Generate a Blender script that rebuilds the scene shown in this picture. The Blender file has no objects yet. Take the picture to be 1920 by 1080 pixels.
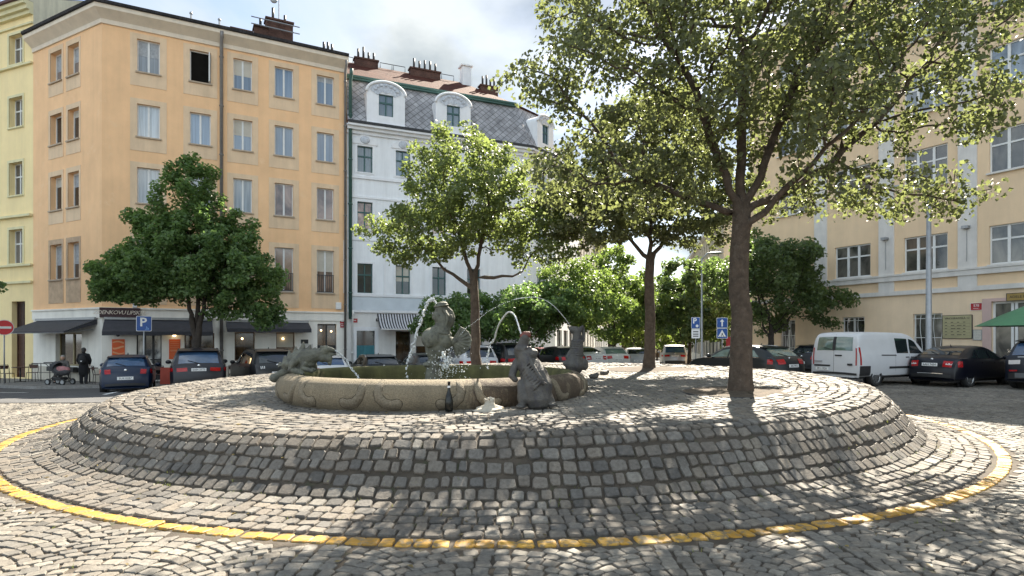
import bpy, bmesh, math, random
import numpy as np
from mathutils import Vector, Matrix

random.seed(7); RNG = np.random.default_rng(11)
SC = bpy.context.scene
COL = SC.collection
R = math.radians

# ------------------------------------------------------------------ camera
CAMZ, F, HOR = 1.75, 1142.0, 635.0
cam = bpy.data.cameras.new('camera'); camo = bpy.data.objects.new('camera', cam); COL.objects.link(camo)
camo.location = (0, 0, CAMZ); camo.rotation_euler = (R(90), 0, 0)
cam.sensor_width = 36; cam.lens = F / 1920 * 36; cam.shift_y = (HOR - 540) / 1920
cam.clip_start = .1; cam.clip_end = 3000
SC.camera = camo

# ------------------------------------------------------------------ light
SUN_EL, SUN_AZ = 42.0, 20.0          # azimuth measured from +Y towards +X
EXPOSURE = 2.25
sd = Vector((math.sin(R(SUN_AZ)) * math.cos(R(SUN_EL)), math.cos(R(SUN_AZ)) * math.cos(R(SUN_EL)), math.sin(R(SUN_EL))))
sun = bpy.data.lights.new('sun', 'SUN'); suno = bpy.data.objects.new('sun', sun); COL.objects.link(suno)
sun.energy = 4.5; sun.angle = R(.5); sun.color = (1, .91, .765)
suno.rotation_euler = (-sd).to_track_quat('-Z', 'Y').to_euler(); suno.location = (10, 30, 40)

W = bpy.data.worlds.new('World'); SC.world = W; W.use_nodes = True
def build_world():
    nt = W.node_tree; N = nt.nodes; L = nt.links
    for n in list(N): N.remove(n)
    out = N.new('ShaderNodeOutputWorld'); bg = N.new('ShaderNodeBackground'); bg.inputs['Strength'].default_value = .075
    sky = N.new('ShaderNodeTexSky'); sky.sky_type = 'NISHITA'; sky.sun_disc = False
    sky.sun_elevation = R(SUN_EL); sky.sun_rotation = R(SUN_AZ); sky.air_density = 1.0; sky.dust_density = .8; sky.ozone_density = 1
    tc = N.new('ShaderNodeTexCoord')
    # clouds laid out on a flat layer above the place: direction.xy / (direction.z + .25)
    sep = N.new('ShaderNodeSeparateXYZ'); L.new(tc.outputs['Generated'], sep.inputs[0])
    zc = N.new('ShaderNodeMath'); zc.operation = 'MAXIMUM'; zc.inputs[1].default_value = 0; L.new(sep.outputs['Z'], zc.inputs[0])
    za = N.new('ShaderNodeMath'); za.operation = 'ADD'; za.inputs[1].default_value = .28; L.new(zc.outputs[0], za.inputs[0])
    dx = N.new('ShaderNodeMath'); dx.operation = 'DIVIDE'; L.new(sep.outputs['X'], dx.inputs[0]); L.new(za.outputs[0], dx.inputs[1])
    dy = N.new('ShaderNodeMath'); dy.operation = 'DIVIDE'; L.new(sep.outputs['Y'], dy.inputs[0]); L.new(za.outputs[0], dy.inputs[1])
    cb = N.new('ShaderNodeCombineXYZ'); L.new(dx.outputs[0], cb.inputs[0]); L.new(dy.outputs[0], cb.inputs[1])
    n1 = N.new('ShaderNodeTexNoise'); n1.inputs['Scale'].default_value = 1.5; n1.inputs['Detail'].default_value = 9; n1.inputs['Roughness'].default_value = .52; n1.inputs['Distortion'].default_value = .35
    L.new(cb.outputs[0], n1.inputs['Vector'])
    r1 = N.new('ShaderNodeValToRGB'); e = r1.color_ramp.elements
    e[0].position = .34; e[0].color = (0, 0, 0, 1); e[1].position = .57; e[1].color = (1, 1, 1, 1)
    L.new(n1.outputs['Fac'], r1.inputs[0])
    # cloud body: grey bellies and white tops
    mp = N.new('ShaderNodeMapping'); mp.inputs['Location'].default_value = (3.1, 7.7, 0); L.new(cb.outputs[0], mp.inputs[0])
    n2 = N.new('ShaderNodeTexNoise'); n2.inputs['Scale'].default_value = 2.1; n2.inputs['Detail'].default_value = 7; n2.inputs['Roughness'].default_value = .5
    L.new(mp.outputs[0], n2.inputs['Vector'])
    r2 = N.new('ShaderNodeValToRGB'); e = r2.color_ramp.elements
    e[0].position = .40; e[0].color = (.80, 1.05, 1.27, 1); e[1].position = .62; e[1].color = (2.7, 2.85, 2.85, 1)
    L.new(n2.outputs['Fac'], r2.inputs[0])
    # clouds behind the camera, out of view, boosted to fill the shaded house fronts
    geo = N.new('ShaderNodeVectorMath'); geo.operation = 'DOT_PRODUCT'; L.new(tc.outputs['Generated'], geo.inputs[0]); geo.inputs[1].default_value = (sd.x, sd.y, 0)
    mr = N.new('ShaderNodeMapRange'); mr.inputs['From Min'].default_value = .25; mr.inputs['From Max'].default_value = -.7; mr.inputs['To Min'].default_value = 1.0; mr.inputs['To Max'].default_value = 3.0
    L.new(geo.outputs['Value'], mr.inputs['Value'])
    sc = N.new('ShaderNodeVectorMath'); sc.operation = 'SCALE'; L.new(r2.outputs[0], sc.inputs[0]); L.new(mr.outputs[0], sc.inputs['Scale'])
    sky2 = N.new('ShaderNodeVectorMath'); sky2.operation = 'SCALE'; sky2.inputs['Scale'].default_value = .6; L.new(sky.outputs[0], sky2.inputs[0])
    mx = N.new('ShaderNodeMix'); mx.data_type = 'RGBA'
    L.new(r1.outputs[0], mx.inputs['Factor']); L.new(sky2.outputs[0], mx.inputs['A']); L.new(sc.outputs[0], mx.inputs['B'])
    L.new(mx.outputs['Result'], bg.inputs['Color']); L.new(bg.outputs[0], out.inputs[0])
build_world()

SC.view_settings.view_transform = 'Standard'; SC.view_settings.look = 'None'
SC.view_settings.exposure = EXPOSURE; SC.view_settings.gamma = 1; SC.view_settings.use_curve_mapping = False
SC.render.engine = 'CYCLES'
SC.cycles.max_bounces = 7; SC.cycles.diffuse_bounces = 4; SC.cycles.glossy_bounces = 3; SC.cycles.transmission_bounces = 5; SC.cycles.transparent_max_bounces = 6
SC.cycles.caustics_reflective = False; SC.cycles.caustics_refractive = False
SC.cycles.use_denoising = True
SC.cycles.sample_clamp_indirect = 6

# ------------------------------------------------------------------ tagging and scene tree
def tag(o, label=None, cat=None, group=None, kind=None):
    if label: o['label'] = label
    if cat: o['category'] = cat
    if group: o['group'] = group
    if kind: o['kind'] = kind
    return o
def empty(name, loc=(0, 0, 0), rz=0, label=None, cat=None, group=None):
    o = bpy.data.objects.new(name, None); COL.objects.link(o); o.empty_display_size = .3
    o.location = loc; o.rotation_euler = (0, 0, rz)
    return tag(o, label, cat, group)
def base_of(o):                                   # offset of the top-level parent (parts are never offset themselves)
    p = o
    while p.parent: p = p.parent
    return p
def mesh_obj(name, me, mat=None, parent=None, smooth=False, loc=None):
    o = bpy.data.objects.new(name, me); COL.objects.link(o)
    if mat: me.materials.append(mat)
    if smooth:
        me.polygons.foreach_set('use_smooth', np.ones(len(me.polygons), dtype=bool))
    if parent: o.parent = parent
    if loc is not None: o.location = loc
    return o
def copy_tree(o, parent=None):
    c = o.copy(); COL.objects.link(c); c.parent = parent
    for ch in list(o.children): copy_tree(ch, c)
    return c
def walk(o):
    yield o
    for c in o.children: yield from walk(c)

# ------------------------------------------------------------------ mesh builder
class MB:
    """collects shapes, then links them as ONE mesh object"""
    def __init__(s, T=None): s.v = []; s.f = []; s.T = T
    def add(s, verts, faces):
        n = len(s.v)
        if s.T is not None: verts = [s.T(*p) for p in verts]
        s.v += [tuple(p) for p in verts]; s.f += [tuple(i + n for i in q) for q in faces]
        return s
    def box(s, x0, x1, y0, y1, z0, z1):
        return s.add([(x0,y0,z0),(x1,y0,z0),(x1,y1,z0),(x0,y1,z0),(x0,y0,z1),(x1,y0,z1),(x1,y1,z1),(x0,y1,z1)],
                     [(0,3,2,1),(4,5,6,7),(0,1,5,4),(1,2,6,5),(2,3,7,6),(3,0,4,7)])
    def cbox(s, c, sx, sy, sz): return s.box(c[0]-sx/2, c[0]+sx/2, c[1]-sy/2, c[1]+sy/2, c[2]-sz/2, c[2]+sz/2)
    def quad(s, a, b, c, d): return s.add([a, b, c, d], [(0, 1, 2, 3)])
    def prism(s, pts, d):                         # pts: planar polygon (3-D points), d: extrusion vector
        n = len(pts); q = [tuple(Vector(p) + Vector(d)) for p in pts]
        return s.add(list(pts) + q, [tuple(range(n))[::-1], tuple(range(n, 2*n))] + [(i, (i+1) % n, n + (i+1) % n, n + i) for i in range(n)])
    def tube(s, path, r, n=8, cap=True, closed=False):
        P = [Vector(p) for p in path]; m = len(P); rr = r if hasattr(r, '__len__') else [r] * m
        u = None; vs = []
        for i in range(m):
            if closed: t = P[(i+1) % m] - P[i-1]
            else: t = P[min(i+1, m-1)] - P[max(i-1, 0)]
            if t.length < 1e-9: t = Vector((0, 0, 1))
            t.normalize()
            if u is None: u = t.orthogonal().normalized()
            else:
                u = u - t * u.dot(t); u = u.normalized() if u.length > 1e-6 else t.orthogonal().normalized()
            w = t.cross(u)
            for k in range(n):
                a = 2 * math.pi * k / n
                vs.append(tuple(P[i] + (u * math.cos(a) + w * math.sin(a)) * rr[i]))
        fs = []
        for i in range(m if closed else m - 1):
            j = (i + 1) % m
            for k in range(n): fs.append((i*n+k, i*n+(k+1) % n, j*n+(k+1) % n, j*n+k))
        if cap and not closed: fs += [tuple(range(n))[::-1], tuple(range((m-1)*n, m*n))]
        return s.add(vs, fs)
    def lathe(s, prof, c=(0, 0, 0), n=24, cap=True, ax='z'):
        vs = []; m = len(prof)
        for r, z in prof:
            for k in range(n):
                a = 2 * math.pi * k / n; x, y = r * math.cos(a), r * math.sin(a)
                p = (x, y, z) if ax == 'z' else ((x, z, y) if ax == 'y' else (z, x, y))
                vs.append((c[0]+p[0], c[1]+p[1], c[2]+p[2]))
        fs = [(i*n+k, i*n+(k+1) % n, (i+1)*n+(k+1) % n, (i+1)*n+k) for i in range(m-1) for k in range(n)]
        if cap: fs += [tuple(range(n))[::-1], tuple(range((m-1)*n, m*n))]
        return s.add(vs, fs)
    def ball(s, c, r, n=10, m=7, sc=(1, 1, 1)):
        vs = [(c[0], c[1], c[2] - r*sc[2])]
        for i in range(1, m):
            a = -math.pi/2 + math.pi * i / m
            for k in range(n):
                b = 2 * math.pi * k / n
                vs.append((c[0]+r*sc[0]*math.cos(a)*math.cos(b), c[1]+r*sc[1]*math.cos(a)*math.sin(b), c[2]+r*sc[2]*math.sin(a)))
        vs.append((c[0], c[1], c[2] + r*sc[2])); e = len(vs) - 1
        fs = [(0, 1+(k+1) % n, 1+k) for k in range(n)]
        for i in range(m-2):
            for k in range(n): fs.append((1+i*n+k, 1+i*n+(k+1) % n, 1+(i+1)*n+(k+1) % n, 1+(i+1)*n+k))
        fs += [(e, 1+(m-2)*n+k, 1+(m-2)*n+(k+1) % n) for k in range(n)]
        return s.add(vs, fs)
    def grid(s, fn, us, vs_):
        pts = [fn(u, v) for u in us for v in vs_]; n = len(vs_)
        return s.add(pts, [(i*n+j, (i+1)*n+j, (i+1)*n+j+1, i*n+j+1) for i in range(len(us)-1) for j in range(n-1)])
    def mesh(s, name, off=(0, 0, 0)):
        me = bpy.data.meshes.new(name)
        me.from_pydata([(p[0]-off[0], p[1]-off[1], p[2]-off[2]) for p in s.v], [], s.f); me.update()
        return me
    def build(s, name, mat, parent=None, smooth=False, world=False, fix=True, bevel=0):
        """world=True: the verts are world coordinates and the top-level parent is unrotated"""
        off = (0, 0, 0)
        if parent is not None and world: off = base_of(parent).location
        me = s.mesh(name, off)
        if fix:
            bm = bmesh.new(); bm.from_mesh(me); bmesh.ops.recalc_face_normals(bm, faces=bm.faces)
            if bevel: bmesh.ops.bevel(bm, geom=list(bm.edges), offset=bevel, segments=1, affect='EDGES', clamp_overlap=True)
            bm.to_mesh(me); bm.free()
        return mesh_obj(name, me, mat, parent, smooth)

def baked(o, mods):
    """mesh of object o after temporary modifiers"""
    for kind, kw in mods:
        m = o.modifiers.new(kind.lower(), kind)
        for k, v in kw.items(): setattr(m, k, v)
    dg = bpy.context.evaluated_depsgraph_get()
    me = bpy.data.meshes.new_from_object(o.evaluated_get(dg), depsgraph=dg)
    return me
def bake_in(o, mods):
    old = o.data; me = baked(o, mods); o.modifiers.clear(); o.data = me
    if old.users == 0: bpy.data.meshes.remove(old)
    return o
def text_mesh(s, size, extrude=.004, align='CENTER', shear=0, bold=0, space=1):
    cu = bpy.data.curves.new('lettering', 'FONT'); cu.body = s; cu.size = size; cu.extrude = extrude; cu.align_x = align; cu.align_y = 'CENTER'
    cu.shear = shear; cu.offset = bold; cu.space_character = space; cu.resolution_u = 2
    o = bpy.data.objects.new('lettering', cu); COL.objects.link(o)
    dg = bpy.context.evaluated_depsgraph_get()
    me = bpy.data.meshes.new_from_object(o.evaluated_get(dg), depsgraph=dg)
    bpy.data.objects.remove(o); bpy.data.curves.remove(cu)
    return me
def text_on(parent, s, size, mat, pos, d, extrude=.004, shear=0, align='CENTER', bold=0, space=1, name='lettering'):
    """lettering standing upright on a vertical plane; d = reading direction (xy), pos local to the parent"""
    me = text_mesh(s, size, extrude, align, shear, bold, space); me.materials.append(mat)
    d = Vector((d[0], d[1], 0)).normalized(); up = Vector((0, 0, 1)); n = d.cross(up)
    M = Matrix((( d.x, up.x, n.x, pos[0]), (d.y, up.y, n.y, pos[1]), (d.z, up.z, n.z, pos[2]), (0, 0, 0, 1)))
    me.transform(M)
    o = bpy.data.objects.new(name, me); COL.objects.link(o); o.parent = parent
    return o
def raw_mesh(name, verts, groups, attrs=None):
    """verts (N,3); groups: list of (M,k) index arrays"""
    me = bpy.data.meshes.new(name); verts = np.asarray(verts, dtype=np.float32)
    me.vertices.add(len(verts)); me.vertices.foreach_set('co', verts.ravel())
    loops = np.concatenate([g.ravel() for g in groups]).astype(np.int32)
    sizes = np.concatenate([np.full(len(g), g.shape[1]) for g in groups])
    starts = np.concatenate([[0], np.cumsum(sizes)[:-1]]).astype(np.int32)
    me.loops.add(len(loops)); me.loops.foreach_set('vertex_index', loops)
    me.polygons.add(len(starts)); me.polygons.foreach_set('loop_start', starts)
    me.update(calc_edges=True); me.validate()
    for k, a in (attrs or {}).items():
        at = me.attributes.new(k, 'FLOAT', 'POINT'); at.data.foreach_set('value', np.asarray(a, dtype=np.float32))
    return me

# ------------------------------------------------------------------ materials
def srgb(r, g, b):
    f = lambda c: (c/255/12.92 if c <= 10 else ((c/255+.055)/1.055)**2.4)
    return (f(r), f(g), f(b))
def pmat(name, col, rough=.6, var=.12, scale=3.0, bump=0.0, bscale=40.0, metallic=0, spec=.5, coat=0, streak=0.0, col2=None, c2thr=.6, trans=0, emit=None, estr=0, detail=6):
    m = bpy.data.materials.new(name); m.use_nodes = True; nt = m.node_tree; N = nt.nodes; L = nt.links
    b = N['Principled BSDF']; b.inputs['Roughness'].default_value = rough; b.inputs['Metallic'].default_value = metallic
    b.inputs['Specular IOR Level'].default_value = spec; b.inputs['Coat Weight'].default_value = coat; b.inputs['Transmission Weight'].default_value = trans
    tc = N.new('ShaderNodeTexCoord')
    no = N.new('ShaderNodeTexNoise'); no.inputs['Scale'].default_value = scale; no.inputs['Detail'].default_value = detail; no.inputs['Roughness'].default_value = .6
    L.new(tc.outputs['Object'], no.inputs['Vector'])
    rp = N.new('ShaderNodeValToRGB'); e = rp.color_ramp.elements
    c = np.array(col)
    e[0].position = .3; e[0].color = (*np.clip(c*(1-var), 0, 1), 1); e[1].position = .7; e[1].color = (*np.clip(c*(1+var), 0, 1), 1)
    L.new(no.outputs['Fac'], rp.inputs[0]); last = rp.outputs[0]
    if streak:
        mp = N.new('ShaderNodeMapping'); mp.inputs['Scale'].default_value = (1.6, 1.6, .12); L.new(tc.outputs['Object'], mp.inputs[0])
        n3 = N.new('ShaderNodeTexNoise'); n3.inputs['Scale'].default_value = 1.3; n3.inputs['Detail'].default_value = 8; n3.inputs['Roughness'].default_value = .7; L.new(mp.outputs[0], n3.inputs['Vector'])
        r3 = N.new('ShaderNodeValToRGB'); e = r3.color_ramp.elements; e[0].position = .32; e[0].color = (1-streak,)*3 + (1,); e[1].position = .58; e[1].color = (1, 1, 1, 1)
        L.new(n3.outputs['Fac'], r3.inputs[0])
        mm = N.new('ShaderNodeMix'); mm.data_type = 'RGBA'; mm.blend_type = 'MULTIPLY'; mm.inputs['Factor'].default_value = 1
        L.new(last, mm.inputs['A']); L.new(r3.outputs[0], mm.inputs['B']); last = mm.outputs['Result']
    if col2 is not None:
        n4 = N.new('ShaderNodeTexNoise'); n4.inputs['Scale'].default_value = scale*1.7; n4.inputs['Detail'].default_value = 9; n4.inputs['Roughness'].default_value = .65
        mp = N.new('ShaderNodeMapping'); mp.inputs['Location'].default_value = (5, 3, 9); L.new(tc.outputs['Object'], mp.inputs[0]); L.new(mp.outputs[0], n4.inputs['Vector'])
        r4 = N.new('ShaderNodeValToRGB'); e = r4.color_ramp.elements; e[0].position = c2thr-.06; e[0].color = (0, 0, 0, 1); e[1].position = c2thr+.08; e[1].color = (1, 1, 1, 1)
        L.new(n4.outputs['Fac'], r4.inputs[0])
        mm = N.new('ShaderNodeMix'); mm.data_type = 'RGBA'; L.new(r4.outputs[0], mm.inputs['Factor']); L.new(last, mm.inputs['A']); mm.inputs['B'].default_value = (*col2, 1); last = mm.outputs['Result']
    L.new(last, b.inputs['Base Color'])
    if bump:
        n2 = N.new('ShaderNodeTexNoise'); n2.inputs['Scale'].default_value = bscale; n2.inputs['Detail'].default_value = 5; L.new(tc.outputs['Object'], n2.inputs['Vector'])
        bp = N.new('ShaderNodeBump'); bp.inputs['Strength'].default_value = bump; bp.inputs['Distance'].default_value = .02
        L.new(n2.outputs['Fac'], bp.inputs['Height']); L.new(bp.outputs[0], b.inputs['Normal'])
    if emit is not None:
        b.inputs['Emission Color'].default_value = (*emit, 1); b.inputs['Emission Strength'].default_value = estr
    return m

def stone_mat(name, ramp, rough=.75, yellow=False, bump=.5):
    """setts: one tone per stone from the 'tint' attribute, mottled and pitted"""
    m = bpy.data.materials.new(name); m.use_nodes = True; nt = m.node_tree; N = nt.nodes; L = nt.links
    b = N['Principled BSDF']; b.inputs['Roughness'].default_value = rough; b.inputs['Specular IOR Level'].default_value = .35
    at = N.new('ShaderNodeAttribute'); at.attribute_name = 'tint'
    rp = N.new('ShaderNodeValToRGB'); cr = rp.color_ramp
    while len(cr.elements) < len(ramp): cr.elements.new(.5)
    for i, (p, c) in enumerate(ramp): cr.elements[i].position = p; cr.elements[i].color = (*c, 1)
    L.new(at.outputs['Fac'], rp.inputs[0])
    tc = N.new('ShaderNodeTexCoord')
    no = N.new('ShaderNodeTexNoise'); no.inputs['Scale'].default_value = 26; no.inputs['Detail'].default_value = 8; no.inputs['Roughness'].default_value = .7; L.new(tc.outputs['Object'], no.inputs['Vector'])
    r2 = N.new('ShaderNodeValToRGB'); e = r2.color_ramp.elements; e[0].position = .32; e[0].color = (.62, .60, .58, 1); e[1].position = .68; e[1].color = (1.25, 1.25, 1.22, 1)
    L.new(no.outputs['Fac'], r2.inputs[0])
    mm = N.new('ShaderNodeMix'); mm.data_type = 'RGBA'; mm.blend_type = 'MULTIPLY'; mm.inputs['Factor'].default_value = .9
    L.new(rp.outputs[0], mm.inputs['A']); L.new(r2.outputs[0], mm.inputs['B']); last = mm.outputs['Result']
    # broad worn and dusty patches
    n5 = N.new('ShaderNodeTexNoise'); n5.inputs['Scale'].default_value = .55; n5.inputs['Detail'].default_value = 5; L.new(tc.outputs['Object'], n5.inputs['Vector'])
    r5 = N.new('ShaderNodeValToRGB'); e = r5.color_ramp.elements; e[0].position = .35; e[0].color = (.80, .78, .75, 1); e[1].position = .65; e[1].color = (1.12, 1.11, 1.08, 1)
    L.new(n5.outputs['Fac'], r5.inputs[0])
    m5 = N.new('ShaderNodeMix'); m5.data_type = 'RGBA'; m5.blend_type = 'MULTIPLY'; m5.inputs['Factor'].default_value = 1
    L.new(last, m5.inputs['A']); L.new(r5.outputs[0], m5.inputs['B']); last = m5.outputs['Result']
    if yellow:                                     # road paint, worn through to the stone in places
        n6 = N.new('ShaderNodeTexNoise'); n6.inputs['Scale'].default_value = 13; n6.inputs['Detail'].default_value = 9; n6.inputs['Roughness'].default_value = .7; L.new(tc.outputs['Object'], n6.inputs['Vector'])
        r6 = N.new('ShaderNodeValToRGB'); e = r6.color_ramp.elements; e[0].position = .47; e[0].color = (0, 0, 0, 1); e[1].position = .58; e[1].color = (1, 1, 1, 1); L.new(n6.outputs['Fac'], r6.inputs[0])
        m6 = N.new('ShaderNodeMix'); m6.data_type = 'RGBA'; L.new(r6.outputs[0], m6.inputs['Factor']); m6.inputs['B'].default_value = (.21, .155, .085, 1)
        r7 = N.new('ShaderNodeValToRGB'); e = r7.color_ramp.elements; e[0].color = (.36, .185, .022, 1); e[1].color = (.55, .31, .05, 1); L.new(at.outputs['Fac'], r7.inputs[0])
        L.new(r7.outputs[0], m6.inputs['A']); last = m6.outputs['Result']
    L.new(last, b.inputs['Base Color'])
    if bump:
        bp = N.new('ShaderNodeBump'); bp.inputs['Strength'].default_value = bump; bp.inputs['Distance'].default_value = .012
        n2 = N.new('ShaderNodeTexNoise'); n2.inputs['Scale'].default_value = 45; n2.inputs['Detail'].default_value = 7; n2.inputs['Roughness'].default_value = .65; L.new(tc.outputs['Object'], n2.inputs['Vector'])
        L.new(n2.outputs['Fac'], bp.inputs['Height']); L.new(bp.outputs[0], b.inputs['Normal'])
    return m

def leaf_mat(name, dark, light, trans=.45, tcol=None):
    m = bpy.data.materials.new(name); m.use_nodes = True; nt = m.node_tree; N = nt.nodes; L = nt.links
    for n in list(N): N.remove(n)
    out = N.new('ShaderNodeOutputMaterial'); b = N.new('ShaderNodeBsdfPrincipled'); t = N.new('ShaderNodeBsdfTranslucent'); mx = N.new('ShaderNodeMixShader'); mx.inputs[0].default_value = trans
    at = N.new('ShaderNodeAttribute'); at.attribute_name = 'tint'
    rp = N.new('ShaderNodeValToRGB'); e = rp.color_ramp.elements; e[0].color = (*dark, 1); e[1].color = (*light, 1); L.new(at.outputs['Fac'], rp.inputs[0])
    b.inputs['Roughness'].default_value = .45; b.inputs['Specular IOR Level'].default_value = .35
    L.new(rp.outputs[0], b.inputs['Base Color'])
    r2 = N.new('ShaderNodeValToRGB'); e = r2.color_ramp.elements
    tc = tcol or tuple(min(1, c*2.2) for c in light); e[0].color = (*[c*.6 for c in tc], 1); e[1].color = (*tc, 1)
    L.new(at.outputs['Fac'], r2.inputs[0]); L.new(r2.outputs[0], t.inputs['Color'])
    L.new(b.outputs[0], mx.inputs[1]); L.new(t.outputs[0], mx.inputs[2]); L.new(mx.outputs[0], out.inputs[0])
    return m

def cobble_mat(name):
    """far paving: small setts as a procedural pattern with real relief in the bump"""
    m = bpy.data.materials.new(name); m.use_nodes = True; nt = m.node_tree; N = nt.nodes; L = nt.links
    b = N['Principled BSDF']; b.inputs['Roughness'].default_value = .8; b.inputs['Specular IOR Level'].default_value = .3
    tc = N.new('ShaderNodeTexCoord')
    vo = N.new('ShaderNodeTexVoronoi'); vo.inputs['Scale'].default_value = 8; L.new(tc.outputs['Object'], vo.inputs['Vector'])
    ve = N.new('ShaderNodeTexVoronoi'); ve.feature = 'DISTANCE_TO_EDGE'; ve.inputs['Scale'].default_value = 8; L.new(tc.outputs['Object'], ve.inputs['Vector'])
    sp = N.new('ShaderNodeSeparateColor'); L.new(vo.outputs['Color'], sp.inputs[0])
    rp = N.new('ShaderNodeValToRGB'); e = rp.color_ramp.elements; e[0].color = (.085, .083, .082, 1); e[1].color = (.165, .16, .152, 1); L.new(sp.outputs[0], rp.inputs[0])
    r2 = N.new('ShaderNodeValToRGB'); e = r2.color_ramp.elements; e[0].position = .02; e[0].color = (.045, .038, .03, 1); e[1].position = .1; e[1].color = (1, 1, 1, 1); L.new(ve.outputs['Distance'], r2.inputs[0])
    mm = N.new('ShaderNodeMix'); mm.data_type = 'RGBA'; mm.blend_type = 'MULTIPLY'; mm.inputs['Factor'].default_value = 1; L.new(rp.outputs[0], mm.inputs['A']); L.new(r2.outputs[0], mm.inputs['B'])
    L.new(mm.outputs['Result'], b.inputs['Base Color'])
    bp = N.new('ShaderNodeBump'); bp.inputs['Strength'].default_value = .5; bp.inputs['Distance'].default_value = .03; L.new(r2.outputs[0], bp.inputs['Height']); L.new(bp.outputs[0], b.inputs['Normal'])
    return m

def ribbed_mat(name, col, axis, freq, rough=.6, col2=None, sharp=.5, bump=.4, diag=False, brick=None, vert=False, mort=.35):
    """tiles, boards and slates: a repeating pattern inside one part's material"""
    m = bpy.data.materials.new(name); m.use_nodes = True; nt = m.node_tree; N = nt.nodes; L = nt.links
    b = N['Principled BSDF']; b.inputs['Roughness'].default_value = rough; b.inputs['Specular IOR Level'].default_value = .15
    tc = N.new('ShaderNodeTexCoord'); mp = N.new('ShaderNodeMapping'); L.new(tc.outputs['UV'] if axis == 'uv' else tc.outputs['Object'], mp.inputs[0])
    if vert: mp.inputs['Rotation'].default_value = (R(90), 0, 0)
    if diag: mp.inputs['Rotation'].default_value = (0, 0, R(45))
    bk = N.new('ShaderNodeTexBrick'); bk.inputs['Scale'].default_value = freq; bk.inputs['Color1'].default_value = (*col, 1); bk.inputs['Color2'].default_value = (*(col2 or [c*.75 for c in col]), 1)
    bk.inputs['Mortar'].default_value = (*[c*mort for c in col], 1); bk.inputs['Mortar Size'].default_value = .03 * sharp; bk.inputs['Bias'].default_value = 0
    if diag: bk.offset = 0; bk.inputs['Brick Width'].default_value = .5; bk.inputs['Row Height'].default_value = .5
    elif brick: bk.inputs['Brick Width'].default_value = brick[0]; bk.inputs['Row Height'].default_value = brick[1]
    L.new(mp.outputs[0], bk.inputs['Vector'])
    no = N.new('ShaderNodeTexNoise'); no.inputs['Scale'].default_value = 2.0; no.inputs['Detail'].default_value = 8; L.new(tc.outputs['Object'], no.inputs['Vector'])
    r5 = N.new('ShaderNodeValToRGB'); e = r5.color_ramp.elements; e[0].position = .3; e[0].color = (.68, .68, .68, 1); e[1].position = .65; e[1].color = (1.15, 1.15, 1.15, 1); L.new(no.outputs['Fac'], r5.inputs[0])
    mm = N.new('ShaderNodeMix'); mm.data_type = 'RGBA'; mm.blend_type = 'MULTIPLY'; mm.inputs['Factor'].default_value = 1; L.new(bk.outputs['Color'], mm.inputs['A']); L.new(r5.outputs[0], mm.inputs['B'])
    L.new(mm.outputs['Result'], b.inputs['Base Color'])
    bp = N.new('ShaderNodeBump'); bp.inputs['Strength'].default_value = bump; bp.inputs['Distance'].default_value = .03; bp.invert = True; L.new(bk.outputs['Fac'], bp.inputs['Height']); L.new(bp.outputs[0], b.inputs['Normal'])
    return m

def pane_mat(name, col, fold=0.0, rough=.06, blotch=None):
    """window glass: a polished pane with a curtain, a dim room or a reflection painted into its colour"""
    m = bpy.data.materials.new(name); m.use_nodes = True; nt = m.node_tree; N = nt.nodes; L = nt.links
    b = N['Principled BSDF']; b.inputs['Roughness'].default_value = rough; b.inputs['IOR'].default_value = 1.9
    tc = N.new('ShaderNodeTexCoord')
    mp = N.new('ShaderNodeMapping'); mp.inputs['Scale'].default_value = (7, 7, .25) if fold else (.8, .8, .5); L.new(tc.outputs['Object'], mp.inputs[0])
    no = N.new('ShaderNodeTexNoise'); no.inputs['Scale'].default_value = 1.6; no.inputs['Detail'].default_value = 4; no.inputs['Distortion'].default_value = .8; L.new(mp.outputs[0], no.inputs['Vector'])
    rp = N.new('ShaderNodeValToRGB'); e = rp.color_ramp.elements; v = fold or .3
    e[0].position = .35; e[0].color = (*[c*(1-v) for c in col], 1); e[1].position = .65; e[1].color = (*[min(1, c*(1+v)) for c in (blotch or col)], 1)
    L.new(no.outputs['Fac'], rp.inputs[0])
    oi = N.new('ShaderNodeObjectInfo'); ra = N.new('ShaderNodeMapRange'); ra.inputs['To Min'].default_value = .45; ra.inputs['To Max'].default_value = 1.35; L.new(oi.outputs['Random'], ra.inputs['Value'])
    sc = N.new('ShaderNodeVectorMath'); sc.operation = 'SCALE'; L.new(rp.outputs[0], sc.inputs[0]); L.new(ra.outputs[0], sc.inputs['Scale']); L.new(sc.outputs[0], b.inputs['Base Color'])
    return m

M = {}
M['joint'] = pmat('joint_soil', (.064, .051, .038), .95, .35, 3, .6, 60, col2=(.042, .050, .022), c2thr=.62)
M['cobble'] = cobble_mat('cobbles')
GREY = [(0, (.098, .093, .087)), (.2, (.150, .143, .134)), (.38, (.180, .163, .143)), (.55, (.165, .157, .147)), (.75, (.208, .192, .170)), (1, (.272, .256, .232))]
BROWN = [(0, (.082, .077, .073)), (.18, (.126, .120, .115)), (.34, (.160, .140, .121)), (.5, (.135, .126, .117)), (.66, (.180, .157, .133)), (.82, (.165, .156, .146)), (1, (.255, .237, .210))]
M['setts'] = stone_mat('granite_setts', GREY)
M['bank'] = stone_mat('bank_setts', BROWN, bump=.7)
M['yellow'] = stone_mat('yellow_road_paint', GREY, .55, True)
M['asphalt'] = pmat('asphalt', (.075, .075, .077), .85, .25, 1.2, .5, 120)
M['pavement'] = ribbed_mat('paving_slabs', (.31, .30, .28), 'obj', 2.2, .85, (.25, .24, .23), 1.0, .3)
M['white_paint'] = pmat('white_road_paint', (.72, .72, .70), .6, .2, 8)
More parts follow.
